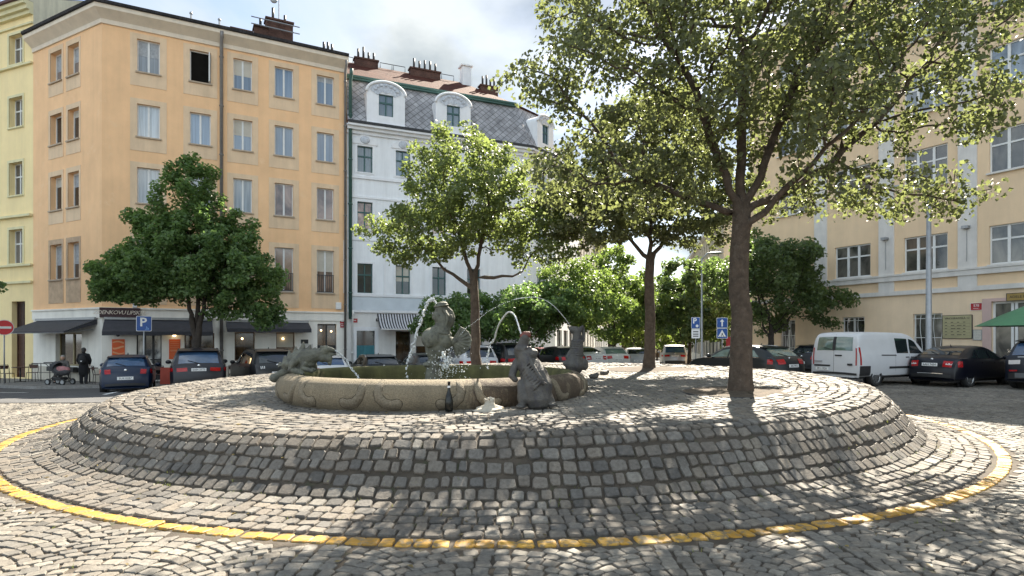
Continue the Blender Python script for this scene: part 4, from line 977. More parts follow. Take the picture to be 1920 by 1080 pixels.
    ch.build('chimney', WT, roof, world=True)
    chimney_stack(FW1, roof, 10.3, wr-1.1, ZR-1.3, 1.3, .45, .75, 4)
    # arched dormers
    def dormer(Fr, u, wd, wbase):
        zb, zs, ra = ZE+.25, ZE+2.05, wd/2; N = 18
        a0, a1 = u-wd*.19, u+wd*.19; zw0, zw1 = zb+.5, zb+2.0
        arch = [(u+ra*math.cos(t), zs+ra*.62*math.sin(t)) for t in np.linspace(0, math.pi, N)]
        d = Fr.MB(); w = wbase
        # front with a window opening
        wall_front(d, u-ra, u+ra, zb, zs, [(a0, a1, zw0, min(zw1, zs-.02))], .2, w)
        d.add([(x, w, z) for x, z in arch], [tuple(range(N))])
        d.add([(x, w, z) for x, z in arch]+[(x, w+2.2, z) for x, z in arch], [(i, i+1, N+i+1, N+i) for i in range(N-1)])
        for x in (u-ra, u+ra): d.add([(x, w, zb), (x, w+2.2, zb), (x, w+2.2, zs), (x, w, zs)], [(0, 1, 2, 3)])
        d.box(u-ra-.06, u+ra+.06, w-.1, w+.1, zb-.12, zb)
        o = d.build('dormer', WT, root, world=True, fix=False)
        f = Fr.MB()
        f.tube([(x*1.0+(x-u)*.02, w-.03, z+.02) for x, z in arch], .085, 6); f.build('arch_moulding', WT, o, world=True, smooth=True)
        f = Fr.MB()
        ar2 = [(u+ra*.82*math.cos(t), zs+.12+ra*.46*math.sin(t)) for t in np.linspace(0, math.pi, 14)]
        f.add([(x, w-.025, z) for x, z in ar2]+[(u-.45*ra, w-.025, zs-.12), (u-.2*ra, w-.025, zs+.12), (u, w-.025, zs+.02), (u+.2*ra, w-.025, zs+.12), (u+.45*ra, w-.025, zs-.12)], [tuple(range(19))])
        for k in range(7): t = math.pi*(k+.5)/7; f.ball((u+ra*.58*math.cos(t), w-.03, zs+.16+ra*.32*math.sin(t)), .13, 8, 6, (1, .5, .8))
        f.build('stucco_relief', ORNM, o, world=True, fix=False)
        h = (a0, a1, zw0, min(zw1, zs-.02)); f = Fr.MB(); b = .05
        f.box(a0, a0+b, w+.1, w+.16, h[2], h[3]); f.box(a1-b, a1, w+.1, w+.16, h[2], h[3]); f.box(a0+b, a1-b, w+.1, w+.16, h[2], h[2]+b); f.box(a0+b, a1-b, w+.1, w+.16, h[3]-b, h[3])
        f.box(u-.04, u+.04, w+.09, w+.15, h[2]+b, h[3]-b); zt = h[2]+(h[3]-h[2])*.62
        f.box(a0+b, u-.04, w+.092, w+.15, zt-.05, zt+.05); f.box(u+.04, a1-b, w+.092, w+.15, zt-.05, zt+.05)
        f.build('dormer_frame', GFR, o, world=True)
        f = Fr.MB(); f.box(a0+.02, a1-.02, w+.13, w+.14, h[2]+.02, h[3]-.02); f.build('dormer_pane', P_SKYB, o, world=True)
    ud1, ud2 = (FW1.u(685)+FW1.u(758))/2, (FW1.u(814)+FW1.u(880))/2; wd = FW1.u(757)-FW1.u(686)
    for k in range(3): dormer(FW1, ud1+(ud2-ud1)*k, wd, -.3) if k < 2 else None
    dormer(FW2, FW2.L*.5, 1.9, -.3)
    downpipe(FW1, root, .18, 2.9, ZM-.2, GREENP, .16, .10); downpipe(FW1, root, .30, -.6, 3.3, M['white'], .1, .06)
    return root

white_house()

RW = pmat('ochre_render', (.79, .59, .385), .9, .07, .7, .25, 60, streak=.07)
RW2 = pmat('peach_ground_floor_render', (.84, .65, .45), .9, .07, .8, .25, 50, streak=.07)
RT = pmat('grey_stone_trim', (.68, .65, .61), .85, .08, 2, .25, 40, streak=.12)
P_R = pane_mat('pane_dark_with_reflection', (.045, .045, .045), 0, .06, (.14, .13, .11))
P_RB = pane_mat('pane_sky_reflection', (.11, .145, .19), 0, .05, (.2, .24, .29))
def right_house():
    root = empty('apartment_building', (FR.P.x, FR.P.y, -.6), 0, 'long ochre office house with grey stone bands and pilasters on the right of the square', 'building')
    B, ZT = -1.5, 21.0; pitch = 4.02
    uc = [FR.u(1598), FR.u(1734.5)]; pitch = uc[1]-uc[0]
    rows = [(5.15, 1.78), (9.35, 1.95), (13.1, 2.0), (16.85, 2.0)]
    cols = [uc[0]+pitch*k for k in range(-1, 7)]; W_ = 2.06
    holes = [(u-W_/2, u+W_/2, z, z+h, ri, ci) for ri, (z, h) in enumerate(rows) for ci, u in enumerate(cols) if 0 < u-W_/2 and u+W_/2 < FR.L]
    gh = [(FR.u(1579), FR.u(1621), 1.05, 2.95), (FR.u(1712), FR.u(1767), .6, 3.0), (FR.u(1464), FR.u(1491), 1.0, 2.9)]
    door = (FR.u(1859), FR.u(1859)+2.35, -.3, 3.45)
    gh2 = [(door[1]+2.2, door[1]+4.2, .7, 3.0), (door[1]+6.2, door[1]+8.2, .7, 3.0)]
    mb = FR.MB(); wall_front(mb, 0, FR.L, 4.1, ZT, [h[:4] for h in holes], .2); shell(mb, 0, FR.L, B, ZT, 12); mb.build('wall', RW, root, world=True, fix=False)
    mb = FR.MB(); wall_front(mb, 0, FR.L, B, 4.1, gh+gh2+[door], .25); mb.build('ground_floor', RW2, root, world=True, fix=False)
    t = FR.MB(); t.box(0, FR.L, -.13, .03, 4.75, 5.0); t.box(0, FR.L, -.17, .03, 5.0, 5.09); t.box(0, FR.L, -.12, .03, 4.0, 4.22)
    t.box(0, FR.L, -.25, .03, ZT-.5, ZT-.2); t.box(0, FR.L, -.6, .03, ZT-.199, ZT+.1)
    for k in range(len(cols)-1):
        m_ = (cols[k]+cols[k+1])/2
        if 0 < m_-.4 and m_+.4 < FR.L: t.box(m_-.4, m_+.4, -.07, .03, 4.221, 4.749); t.box(m_-.4, m_+.4, -.07, .03, 5.091, ZT-.51)
    t.build('stone_trim', RT, root, world=True)
    p = FR.MB(); a, b, z, zt = door; p.box(a-.35, a, -.05, .02, B, zt+.15); p.box(b, b+.35, -.05, .02, B, zt+.15); p.box(a, b, -.05, .02, zt, zt+.15); p.build('door_surround', pmat('pink_door_surround', (.58, .42, .38), .9, .06, 2), root, world=True)
    for a, b, z, zt, ri, ci in holes:
        window(FR, root, (a, b, z, zt), WFR, P_R if ri == 0 else (P_RB if ri > 1 else P_R), .1, (.32, .68) if (ci % 3) == 2 else (.36, .66), (.64,), .14 if ri else .05, RT, .07, barw=.06)
    for h in gh+gh2:
        o = window(FR, root, h, WFR, P_YEL if h[0] < 3 else P_R, .14, (.5,), (), .05, RT, .06)
        a, b, z, zt = h; r_ = FR.MB(); n = 4
        for k in range(n+1):
            u = a+.06+(b-a-.12)*k/n; s_ = 1 if k % 2 else -1
            r_.tube([(u+s_*.05*math.sin(math.pi*2*q), .04, z+(zt-z)*q) for q in np.linspace(0, 1, 13)], .012, 4)
        for q in (.1, .5, .9): r_.box(a, b, .03, .05, z+(zt-z)*q-.012, z+(zt-z)*q+.012)
        r_.build('window_grille', M['white'], o, world=True)
    a, b, z, zt = door
    d = FR.MB()
    for x in (a+.04, a+.75, a+.9, b-.9, b-.04): d.box(x-.05, x+.05, .14, .22, z, zt)
    d.box(a, b, .13, .23, 2.35, 2.5); d.box(a, b, .135, .225, zt-.1, zt); d.box(a, b, .135, .225, z, z+.25)
    do = d.build('glazed_door', M['white'], root, world=True)
    p = FR.MB(); p.box(a, b, .18, .19, z, zt); p.build('pane', P_R, do, world=True)
    r_ = FR.MB(); r_.add([(-.3, -.6, ZT+.1), (FR.L, -.6, ZT+.1), (FR.L, 6, ZT+3.2), (-.3, 6, ZT+3.2), (FR.L, 12.5, ZT), (-.3, 12.5, ZT)], [(0, 1, 2, 3), (3, 2, 4, 5)]); r_.build('roof', pmat('brown_tile_roof', (.16, .07, .045), .85, .2, 3), root, world=True)
    for k in range(2, len(cols)-1):
        m_ = (cols[k-1]+cols[k])/2
        f = FR.MB(); f.box(m_-.14, m_+.14, -.32, -.07, 6.95, 7.08); f.tube([(m_, -.1, 6.9), (m_, -.1, 5.4)], .012, 5); f.build('floodlight', M['metal'], root, world=True)
    return root
right_house()
# plates on the ochre house
u, z = FR.u(1831), FR.z(1831, 575)
r = sign_thing('house_plate', FR, u-.23, u+.23, z-.16, z+.16, M['plaque_red'], 'red enamel house number plate 578 on the ochre house', 'plate', .02, .015, frame_mat=M['white'])
sign_text(r, FR, u, z+.045, '578', .16, M['white'], .024); sign_text(r, FR, u, z-.085, 'PRAHA 3', .06, M['white'], .024)
BRASS = pmat('brass_board', (.42, .38, .22), .45, .1, 3, metallic=.2); INK = pmat('engraved_ink', (.05, .045, .03), .6, .1, 3)
ua, ub, za, zb = FR.u(1768.5), FR.u(1823), FR.z(1795, 634), FR.z(1795, 591.5)
r = sign_thing('information_board', FR, ua, ub, za, zb, BRASS, 'large pale brass board with small engraved text beside the barred window', 'sign', .05, .02)
sign_text(r, FR, (ua+ub)/2, zb-.14, 'VINOHRADSKÁ 12', .13, INK, .054)
tx = FR.MB()
for k in range(5):
    z = zb-.34-.15*k; tx.box(ua+.06, ub-.06, -.0535, -.051, z-.05, z-.043)
    for q in range(4): x = ua+.1+(ub-ua-.2)*q/4; tx.box(x, x+.1+.1*((k*q) % 3)/2, -.0545, -.051, z, z+.03)
tx.build('small_print', INK, r, world=True)
ua, ub, za, zb = FR.u(1826), FR.u(1841), FR.z(1834, 637), FR.z(1834, 619)
r = sign_thing('notice_frame', FR, ua, ub, za, zb, pmat('notice_paper', (.55, .53, .47), .5, .2, 12), 'small framed notice right of the large brass board', 'sign', .03, .025, frame_mat=M['metal'])
ua, zb, za = FR.u(1889), FR.z(1889, 551), FR.z(1889, 564)
r = sign_thing('shop_sign', FR, ua, ua+1.7, za, zb, GOLD, 'ochre board with dark capitals above the glazed door', 'sign', .06, .02)
sign_text(r, FR, ua+.1, (za+zb)/2, 'ADELE RESTAURANT', .16, INK, .064, align='LEFT')

def street_house(name, P, d, L, H, mat, label, floors, groundmat):
    Fr = Front(P, d, L); zg = float(g(P[0]+d[0]*L, P[1]+d[1]*L))-.6; root = empty('street_house', (P[0], P[1], zg), 0, label, 'building')
    holes = []; n = int(L/2.9); fh = (H-4)/floors
    for f_ in range(floors):
        for k in range(n): u = .8+2.9*k; holes.append((u, u+1.15, 3.9+fh*f_, 3.9+fh*f_+1.8))
    mb = Fr.MB(); wall_front(mb, 0, L, 3.3, H, holes, .2); shell(mb, 0, L, zg, H, 10); mb.build('wall', mat, root, world=True, fix=False)
    gs = [(.6+3.4*k, 2.9+3.4*k, zg+1.0, 2.6) for k in range(int(L/3.4))]
    mb = Fr.MB(); wall_front(mb, 0, L, zg, 3.3, gs, .25); mb.build('ground_floor', groundmat, root, world=True, fix=False)
    for h in holes: window(Fr, root, h, WFR, P_DARK, .12, (.5,), (.6,), .08, mat, .05, barw=.04)
    for h in gs: window(Fr, root, h, M['black'], P_CAFE, .15, (.5,), (), None)
    t = Fr.MB(); t.box(0, L, -.5, .02, H-.25, H+.05); t.box(0, L, -.15, .02, 3.3, 3.5); t.build('cornice', WT, root, world=True)
    r_ = Fr.MB(); r_.add([(0, -.55, H+.05), (L, -.55, H+.05), (L, 5, H+3.4), (0, 5, H+3.4), (L, 10, H), (0, 10, H)], [(0, 1, 2, 3), (3, 2, 4, 5), (0, 3, 5), (1, 4, 2)]); r_.build('roof', ROOFD, root, world=True)
    return root
P3 = FW3(16.05, 0, 0)
street_house('', P3[:2], (.215, .977), 18, 16.5, pmat('grey_beige_render', (.48, .44, .38), .9, .08, 1, .2, 50, streak=.2), 'grey-beige street house beyond the blue-white corner house', 4, CREAM)
q = FW3(34.1, 0, 0); street_house('', q[:2], (.215, .977), 26, 15, pmat('buff_render', (.55, .46, .30), .9, .08, 1, .2, 50, streak=.2), 'buff street house far down the left side of the street', 4, CREAM_W)

street_house('', (33, 116), (-.2, -.98), 52, 15.5, pmat('sand_render', (.56, .50, .38), .9, .08, 1, .2, 50, streak=.15), 'sand coloured street house behind the trees on the right side of the street', 4, CREAM)
street_house('', (2, 128), (1, 0), 40, 6.5, pmat('pale_brick_render', (.42, .36, .29), .9, .08, 1, .2, 50, streak=.15), 'low distant house closing the far end of the street', 1, CREAM_W)
# ------------------------------------------------------------------ trees
def crown_points(lobes, n, rng, hollow=.35):
    """points spread through a set of ellipsoid lobes (cx, cy, cz, rx, ry, rz), denser towards the outside"""
    vol = np.array([l[3]*l[4]*l[5] for l in lobes]); pr = vol/vol.sum(); out = []
    for l, k in zip(lobes, rng.multinomial(n, pr)):
        d = rng.normal(size=(k, 3)); d /= np.linalg.norm(d, axis=1, keepdims=True)
        r = (hollow**3 + (1-hollow**3)*rng.random(k))**(1/3)
        r = r*(1-.16*rng.random(k))
        out.append(np.array(l[:3]) + d*r[:, None]*np.array(l[3:6]))
    return np.concatenate(out)
def grow(trunks, pts, step, di, dk, rng, iters=90, up=.12):
    """space colonisation: branches reach for the points of the crown"""
    nodes, par = [], []
    for path in trunks:
        for i, p in enumerate(path):
            par.append(-1 if i == 0 and not nodes else (path[0][3] if i == 0 else len(nodes)-1)); nodes.append(p[:3])
            if i == 0 and len(nodes) > 1: nodes.pop(); par.pop(); last = int(path[0][3]); 
            if i == 1 and len(path[0]) > 3: par[-1] = int(path[0][3])
    nodes = [np.array(p, float) for p in nodes]
    N = np.array(nodes); d = np.linalg.norm(pts[:, None]-N[None], axis=2); near = d.argmin(1); nd = d.min(1)
    for it in range(iters):
        act = nd < (di if it > 3 else 99)
        if not act.any(): break
        idx = np.unique(near[act]); new, newp = [], []
        for k in idx:
            m_ = act & (near == k); v = pts[m_]-nodes[k]; v = v/np.maximum(1e-6, np.linalg.norm(v, axis=1, keepdims=True)); s = v.sum(0)
            l = np.linalg.norm(s)
            if l < 1e-3: s = rng.normal(size=3); l = np.linalg.norm(s)
            s = s/l + rng.normal(0, .13, 3) + np.array([0, 0, up]); s /= np.linalg.norm(s)
            new.append(nodes[k]+s*step); newp.append(k)
        if not new: break
        A = np.array(new); base = len(nodes); nodes += new; par += newp
        d = np.linalg.norm(pts[:, None]-A[None], axis=2); dn = d.min(1); am = d.argmin(1); b = dn < nd
        near[b] = base+am[b]; nd[b] = dn[b]
        k = nd > dk
        if k.sum() == 0: break
        pts, near, nd = pts[k], near[k], nd[k]
        if len(nodes) > 4200: break
    return np.array(nodes), np.array(par)
def branch_mesh(name, nodes, par, rad, k):
    n = len(nodes); U = np.zeros((n, 3)); V = np.zeros((n*k, 3)); an = 2*np.pi*np.arange(k)/k; ca, sa = np.cos(an)[:, None], np.sin(an)[:, None]
    for i in range(n):
        p = par[i]
        d = nodes[i]-nodes[p] if p >= 0 else np.array([0, 0, 1.]); d = d/max(1e-6, np.linalg.norm(d))
        u = U[p] if p >= 0 else np.array([1., 0, 0]); u = u - d*u.dot(d); l = np.linalg.norm(u)
        u = u/l if l > 1e-3 else np.cross(d, [.3, .9, .1]); U[i] = u/np.linalg.norm(u); w = np.cross(d, U[i])
        V[i*k:(i+1)*k] = nodes[i] + (U[i]*ca + w*sa)*rad[i]
    i = np.where(par >= 0)[0]; p = par[i]; a = np.arange(k); b = (a+1) % k
    q = np.stack([p[:, None]*k+a, p[:, None]*k+b, i[:, None]*k+b, i[:, None]*k+a], -1).reshape(-1, 4)
    return raw_mesh(name, V, [q])
def leaf_mesh(name, pos, size, rng, up=.55, droop=.15, tint=None, outward=None):
    n = len(pos); nr = rng.normal(size=(n, 3))*.75; nr[:, 2] += up
    if outward is not None: nr += outward*.5
    nr /= np.linalg.norm(nr, axis=1, keepdims=True)
    a = rng.normal(size=(n, 3)); a[:, 2] -= droop; a -= nr*(a*nr).sum(1, keepdims=True); a /= np.linalg.norm(a, axis=1, keepdims=True)
    s = np.cross(nr, a); L = size*rng.uniform(.65, 1.25, n)[:, None]; w = L*rng.uniform(.36, .48, n)[:, None]; f = w*rng.uniform(.1, .45, n)[:, None]
    v0 = pos - a*L*.5; v1 = pos - a*L*.1 + s*w + nr*f; v2 = pos + a*L*.5 - nr*f*.3; v3 = pos - a*L*.1 - s*w + nr*f
    V = np.stack([v0, v1, v2, v3], 1).reshape(-1, 3); b = (np.arange(n)*4)[:, None]
    return raw_mesh(name, V, [np.concatenate([b+[0, 1, 2], b+[0, 2, 3]])], {'tint': np.repeat(tint if tint is not None else rng.random(n), 4)})

BARK = pmat('bark', (.078, .056, .040), .95, .4, 7, 1.0, 34, col2=(.115, .09, .068), c2thr=.6)
BARK_D = pmat('dark_bark', (.045, .036, .029), .95, .35, 7, .8, 34)
LEAVES = {
 'olive': leaf_mat('olive_leaf', (.050, .061, .030), (.165, .175, .092), .42, (.33, .38, .13)),
 'lime': leaf_mat('lime_leaf', (.055, .080, .028), (.155, .195, .082), .44, (.36, .45, .12)),
 'dark': leaf_mat('dark_leaf', (.055, .105, .042), (.175, .255, .095), .42, (.30, .48, .12)),
 'fresh': leaf_mat('fresh_leaf', (.045, .078, .022), (.130, .190, .056), .44, (.31, .44, .09)),
 'deep': leaf_mat('deep_leaf', (.038, .062, .028), (.125, .165, .068), .40, (.27, .40, .10)),
 'mid': leaf_mat('mid_leaf', (.03, .05, .014), (.10, .135, .035), .45, (.30, .40, .07)),
}
def make_tree(base, label, leafkey, lobes, trunk, r0, nleaf, lsize, group=None, npts=900, step=.22, di=2.2, dk=.34, k=8, seed=1, spread=.14, bark=None, category='tree', flare=1.25, name='tree', limbs=(), rtip=.007, up=.55, droop=.15, limb=.42):
    """base (x, y); trunk: list of (dx, dy, z) above the base; lobes relative to the base"""
    rng = np.random.default_rng(seed); z0 = S(base[0], base[1]) - .05
    root = empty(name, (base[0], base[1], z0), 0, label, category, group)
    tr = []
    T = [np.array(p, float) for p in trunk]; path = [T[0]]
    for a, b in zip(T[:-1], T[1:]):
        n = max(1, int(np.linalg.norm(b-a)/.25))
        for i in range(1, n+1): path.append(a+(b-a)*i/n + (rng.normal(0, .012, 3)*[1, 1, 0] if i < n else 0))
    nodes = [p for p in path]; par = [-1]+list(range(len(path)-1))
    limb_r = {}
    # hand-placed main limbs: (height on the trunk, end point, sag)
    for zh, end in limbs:
        s = int(np.argmin([abs(p[2]-zh) for p in path])); a = path[s]; b = np.array(end, float); n = max(3, int(np.linalg.norm(b-a)/.25)); prev = s
        for i in range(1, n+1):
            t = i/n; q = a+(b-a)*t + np.array([0, 0, -.10*math.sin(math.pi*t)*np.linalg.norm(b-a)*.5]) + rng.normal(0, .025, 3)
            nodes.append(q); par.append(prev); prev = len(nodes)-1; limb_r[prev] = r0*limb*(1-.62*t)
    pts = crown_points(lobes, npts, rng)
    # grow
    N = np.array(nodes); P = list(par); nod = [np.array(p) for p in nodes]; ok = np.array([p[2] for p in nod]) > path[-1][2]*.75
    cand = np.where(ok)[0] if ok.any() else np.arange(len(nod))
    d = np.linalg.norm(pts[:, None]-N[None, cand], axis=2); near = cand[d.argmin(1)]; nd = d.min(1)
    for it in range(110):
        act = nd < (di if it > 4 else 99)
        if not act.any(): break
        new, newp = [], []
        for kk in np.unique(near[act]):
            m_ = act & (near == kk); v = pts[m_]-nod[kk]; v = v/np.maximum(1e-6, np.linalg.norm(v, axis=1, keepdims=True)); s = v.sum(0); l = np.linalg.norm(s)
            s = (s/l if l > .05 else rng.normal(size=3)) + rng.normal(0, .16, 3) + np.array([0, 0, .08]); s /= np.linalg.norm(s)
            new.append(nod[kk]+s*step); newp.append(kk)
        A = np.array(new); b0 = len(nod); nod += new; P += newp
        d = np.linalg.norm(pts[:, None]-A[None], axis=2); dn = d.min(1); am = d.argmin(1); b = dn < nd
        near[b] = b0+am[b]; nd[b] = dn[b]; keep = nd > dk
        if not keep.any() or len(nod) > 5200: break
        pts, near, nd = pts[keep], near[keep], nd[keep]
    N = np.array(nod); P = np.array(P); n = len(N)
    acc = np.zeros(n); kids = np.zeros(n, int)
    for i in range(n-1, 0, -1):
        if kids[i] == 0: acc[i] = 1
        acc[P[i]] += acc[i]; kids[P[i]] += 1
    rad = np.maximum(rtip, rtip*acc**.47); rad = np.minimum(rad, r0)
    top = rad[len(path)-1]; 
    for i in range(len(path)):
        t = i/(len(path)-1); rad[i] = r0*(1-.22*t)*(1+(flare-1)*math.exp(-N[i][2]/.22))
    sc_ = min(1, r0*.62/max(1e-6, rad[len(path):].max())); rad[len(path):] = np.maximum(rtip, rad[len(path):]*sc_)
    for i_, v_ in limb_r.items(): rad[i_] = max(rad[i_], v_)
    o = mesh_obj('trunk', branch_mesh('trunk', N, P, rad, k), bark or BARK, root, True)
    thin = np.where((rad < rtip*3.6) & (np.arange(n) > len(path)))[0]; w = 1/(.5+acc[thin]); w /= w.sum()
    pick = rng.choice(thin, nleaf, p=w); off = rng.normal(0, 1, (nleaf, 3)); off *= np.minimum(1, 1.7/np.linalg.norm(off, axis=1, keepdims=True)); pos = N[pick] + off*spread*[1, 1, .75]
    c = np.mean([l[:3] for l in lobes], axis=0); od = pos-c; od /= np.maximum(.1, np.linalg.norm(od, axis=1, keepdims=True))
    cl = np.array([math.sin(p[0]*1.3+seed)*math.cos(p[1]*1.1+seed*2)*math.sin(p[2]*1.7) for p in pos])      # sprays of younger and older leaves
    tint = np.clip(.45+.28*cl+rng.normal(0, .22, nleaf), 0, 1)
    o = mesh_obj('crown', leaf_mesh('crown', pos, lsize, rng, up, droop, tint, od), LEAVES[leafkey], root)
    return root

G_ISL = 'trees growing on the paved island'
make_tree(BIGTREE, 'largest tree, thick brown trunk in a soil ring on the paved island', 'olive',
    [(-.1, .1, 6.6, 3.0, 3.0, 2.6), (-2.3, -.2, 5.6, 2.0, 2.0, 1.35), (2.3, .0, 5.7, 2.1, 2.2, 1.5), (-.4, .4, 8.2, 2.6, 2.4, 1.6), (1.9, -.2, 7.5, 2.1, 2.1, 1.5), (-2.0, .5, 7.3, 1.9, 2, 1.3), (3.3, -.6, 4.5, 1.1, 1.1, .7), (-2.9, .2, 3.9, 1.3, 1.6, .9), (.3, -1.4, 4.7, 1.6, 1.4, .9), (3.6, .1, 6.3, 1.3, 1.4, .6), (3.4, 0, 3.5, 1.2, 1.3, .6), (-1.3, .3, 3.7, 1.4, 1.5, .6), (1.7, .3, 3.6, 1.5, 1.4, .6), (4.3, 0, 5.2, .8, 1.0, .4), (4.3, -.2, 6.9, 1.0, 1.0, .5), (4.5, .2, 8.1, 1.2, 1.4, 1.0), (-3.6, 0, 5.6, 1.0, 1.2, .6), (2.8, .4, 8.4, 1.8, 1.6, 1.0)],
    [(0, 0, 0), (.02, 0, 1.2), (-.02, .02, 2.3), (.02, .0, 3.25)], .205, 51000, .092, G_ISL, npts=2500, step=.2, di=2.4, dk=.30, k=10, seed=5, spread=.15, flare=1.22,
    limbs=[(3.1, (-1.9, .3, 4.1)), (3.2, (-.95, -.2, 5.6)), (3.25, (.12, .2, 6.4)), (3.2, (.95, -.1, 5.7)), (3.15, (2.2, .2, 4.6)), (3.0, (1.3, -.9, 4.4))], rtip=.008, limb=.34)
make_tree(MIDTREE, 'slimmer tree in a wide soil ring at the back of the paved island', 'olive',
    [(-.3, 0, 5.6, 2.6, 2.4, 1.9), (-2.0, .3, 4.8, 1.6, 1.6, 1.1), (1.6, .2, 5.3, 1.7, 1.7, 1.2), (0, .2, 7.0, 2.0, 2.0, 1.4), (-1.7, 0, 4.0, 1.6, 1.5, .8), (1.3, 0, 4.0, 1.4, 1.4, .7)],
    [(0, 0, 0), (.03, 0, 1.5), (0, .02, 2.6), (.03, 0, 3.2)], .165, 28000, .12, G_ISL, npts=1200, step=.24, dk=.36, seed=9, flare=1.3, limbs=[(3.1, (-1.2, 0, 4.6)), (3.15, (.9, .1, 4.6)), (3.2, (.1, .1, 5.6))])
make_tree(LEFTTREE, 'yellow-green leafed tree on a thin trunk right behind the fountain', 'lime',
    [(-.1, 0, 5.0, 2.3, 2.2, 1.7), (-1.3, -.1, 4.1, 1.9, 1.7, 1.0), (1.2, .1, 4.5, 1.6, 1.7, 1.2), (-.5, 0, 6.2, 1.7, 1.7, 1.0), (-2.6, -.2, 3.9, .9, .9, .55), (-1.5, .1, 6.3, .8, .8, .6), (2.0, -.1, 3.5, 1.3, 1.0, .5), (-1.7, -.3, 3.1, .9, .7, .4)],
    [(0, 0, 0), (-.03, 0, 1.2), (-.05, 0, 2.1), (-.08, .02, 2.75)], .15, 23000, .105, G_ISL, npts=1100, step=.22, dk=.33, seed=14, flare=1.2,
    limbs=[(2.5, (-1.5, -.1, 3.6)), (2.6, (1.3, 0, 2.9)), (2.7, (-.7, .1, 4.8)), (2.75, (.35, .1, 5.0))])
make_tree((-13.75, 26.6), 'dense dark green tree in front of the orange house, forked trunk behind the parked cars', 'dark',
    [(0, 0, 5.6, 2.9, 2.6, 2.0), (-2.5, 0, 5.0, 2.2, 2.0, 1.5), (2.0, 0, 4.9, 2.0, 2.0, 1.6), (-.3, 0, 8.7, 1.4, 1.3, 1.8), (-.2, 0, 7.1, 1.9, 1.7, 1.3), (-3.8, 0, 4.5, 1.1, 1.1, .8), (2.9, 0, 3.6, 1.0, 1.1, 1.2), (-1.6, -.2, 7.2, 1.4, 1.4, 1.0), (2.8, 0, 3.9, 1.0, 1.1, 1.0), (-3.3, 0, 4.6, 1.1, 1.1, .8), (1.9, -.1, 6.9, .9, 1, .8)],
    [(0, 0, 0), (0, 0, 1.6), (-.06, 0, 2.2)], .24, 52000, .155, None, npts=1500, step=.26, dk=.4, seed=3, spread=.2, bark=BARK_D, name='street_tree', limbs=[(1.9, (-.4, 0, 4.4)), (1.9, (.4, 0, 4.5)), (1.9, (-.1, .3, 4.6))], up=.9, droop=.5, limb=.68)
make_tree((-25.6, 24.4), 'dark tree at the left edge whose branch tips reach into view', 'dark',
    [(1.6, 0, 5.8, 2.8, 2.4, 1.8), (3.2, 0, 4.4, 2.0, 1.6, .8), (0, 0, 7, 2.6, 2.6, 1.7)], [(0, 0, 0), (.05, 0, 2.6)], .2, 14000, .19, None, npts=600, step=.28, dk=.42, seed=8, spread=.2, bark=BARK_D, name='street_tree', up=.9, droop=.5)
G_ST = 'trees lining the street behind the island'
def street_tree(px, D, label, key, h, rx, seed, nl=7500, ls=.22, zc=None, rz=None, tr=2.2, r0=.16, group=G_ST):
    x = (px-960)/F*D; h0 = h; zc = zc or h*.62; rz = rz or h*.36; rng = np.random.default_rng(seed)
    lobes = [(0, 0, zc, rx*.8, rx*.8, rz)] + [(rx*.55*math.cos(a), rx*.55*math.sin(a), zc+rng.uniform(-.45, .5)*rz, rx*.55, rx*.55, rz*.5) for a in np.arange(5)*1.257+seed]
    return make_tree((x, D), label, key, lobes, [(0, 0, 0), (.04, 0, tr)], r0, nl, ls, group, npts=420, step=.34, dk=.5, k=6, seed=seed, spread=.24, bark=BARK_D, name='street_tree', rtip=.012)
street_tree(1445, 34.2, 'round dark tree against the ochre house, behind the white van', 'deep', 8.4, 4.1, 21, 20000, .18, 5.0, 3.3, 2.2, .2, None)
street_tree(1292, 44, 'tall dark tree at the head of the street behind the blue signs', 'deep', 9.5, 3.9, 22, 17000, .24, 5.0, 4.0, 1.6)
street_tree(1372, 52, 'dark crown filling the street behind the arrow sign', 'deep', 10.0, 4.6, 23, 12000, .27, 5.2, 4.2, 1.6)
street_tree(1150, 41, 'bright green tree on the left pavement of the street, right of the fish tail statue', 'fresh', 9.4, 3.5, 24, 17000, .20, 5.0, 3.9, 1.9)
street_tree(1080, 33.5, 'bright lime tree in front of the blue-white corner house', 'fresh', 6.9, 3.3, 25, 15000, .17, 4.3, 2.2, 2.0)
street_tree(985, 32.5, 'low dark tree behind the fountain jets', 'dark', 5.4, 3.0, 26, 14000, .17, 3.3, 1.9, 1.5)
street_tree(850, 32.2, 'low dark tree left of the trunk behind the fountain', 'dark', 4.9, 2.2, 27, 10000, .16, 3.2, 1.7, 1.4)
street_tree(1195, 56, 'mid green tree farther down the left pavement', 'mid', 9.5, 4.0, 28, 10000, .27, 5.2, 3.8, 1.8)
street_tree(1205, 80, 'pale green tree far down the street on the left', 'fresh', 8.6, 4.0, 29, 6000, .34, 4.6, 3.4, 1.6)
street_tree(1268, 74, 'dark tree far down the street on the right', 'mid', 11, 4.4, 30, 6500, .34, 5.4, 4.6, 1.8)
street_tree(1232, 108, 'green tree closing the end of the street', 'fresh', 9.0, 4.6, 31, 4500, .40, 4.5, 3.2, 1.8)
street_tree(1430, 62, 'dark tree beyond the corner of the ochre house', 'deep', 11.5, 5.0, 32, 7000, .3, 6.4, 4.2, 2.2)
street_tree(1330, 88, 'mid green tree deep in the street behind the dark ones', 'mid', 12, 5.0, 33, 5000, .36, 6.8, 4.4, 2.2)
street_tree(1500, 84, 'far green tree behind the ochre house corner', 'mid', 13, 5.5, 34, 4500, .38, 7.0, 4.8, 2.2)
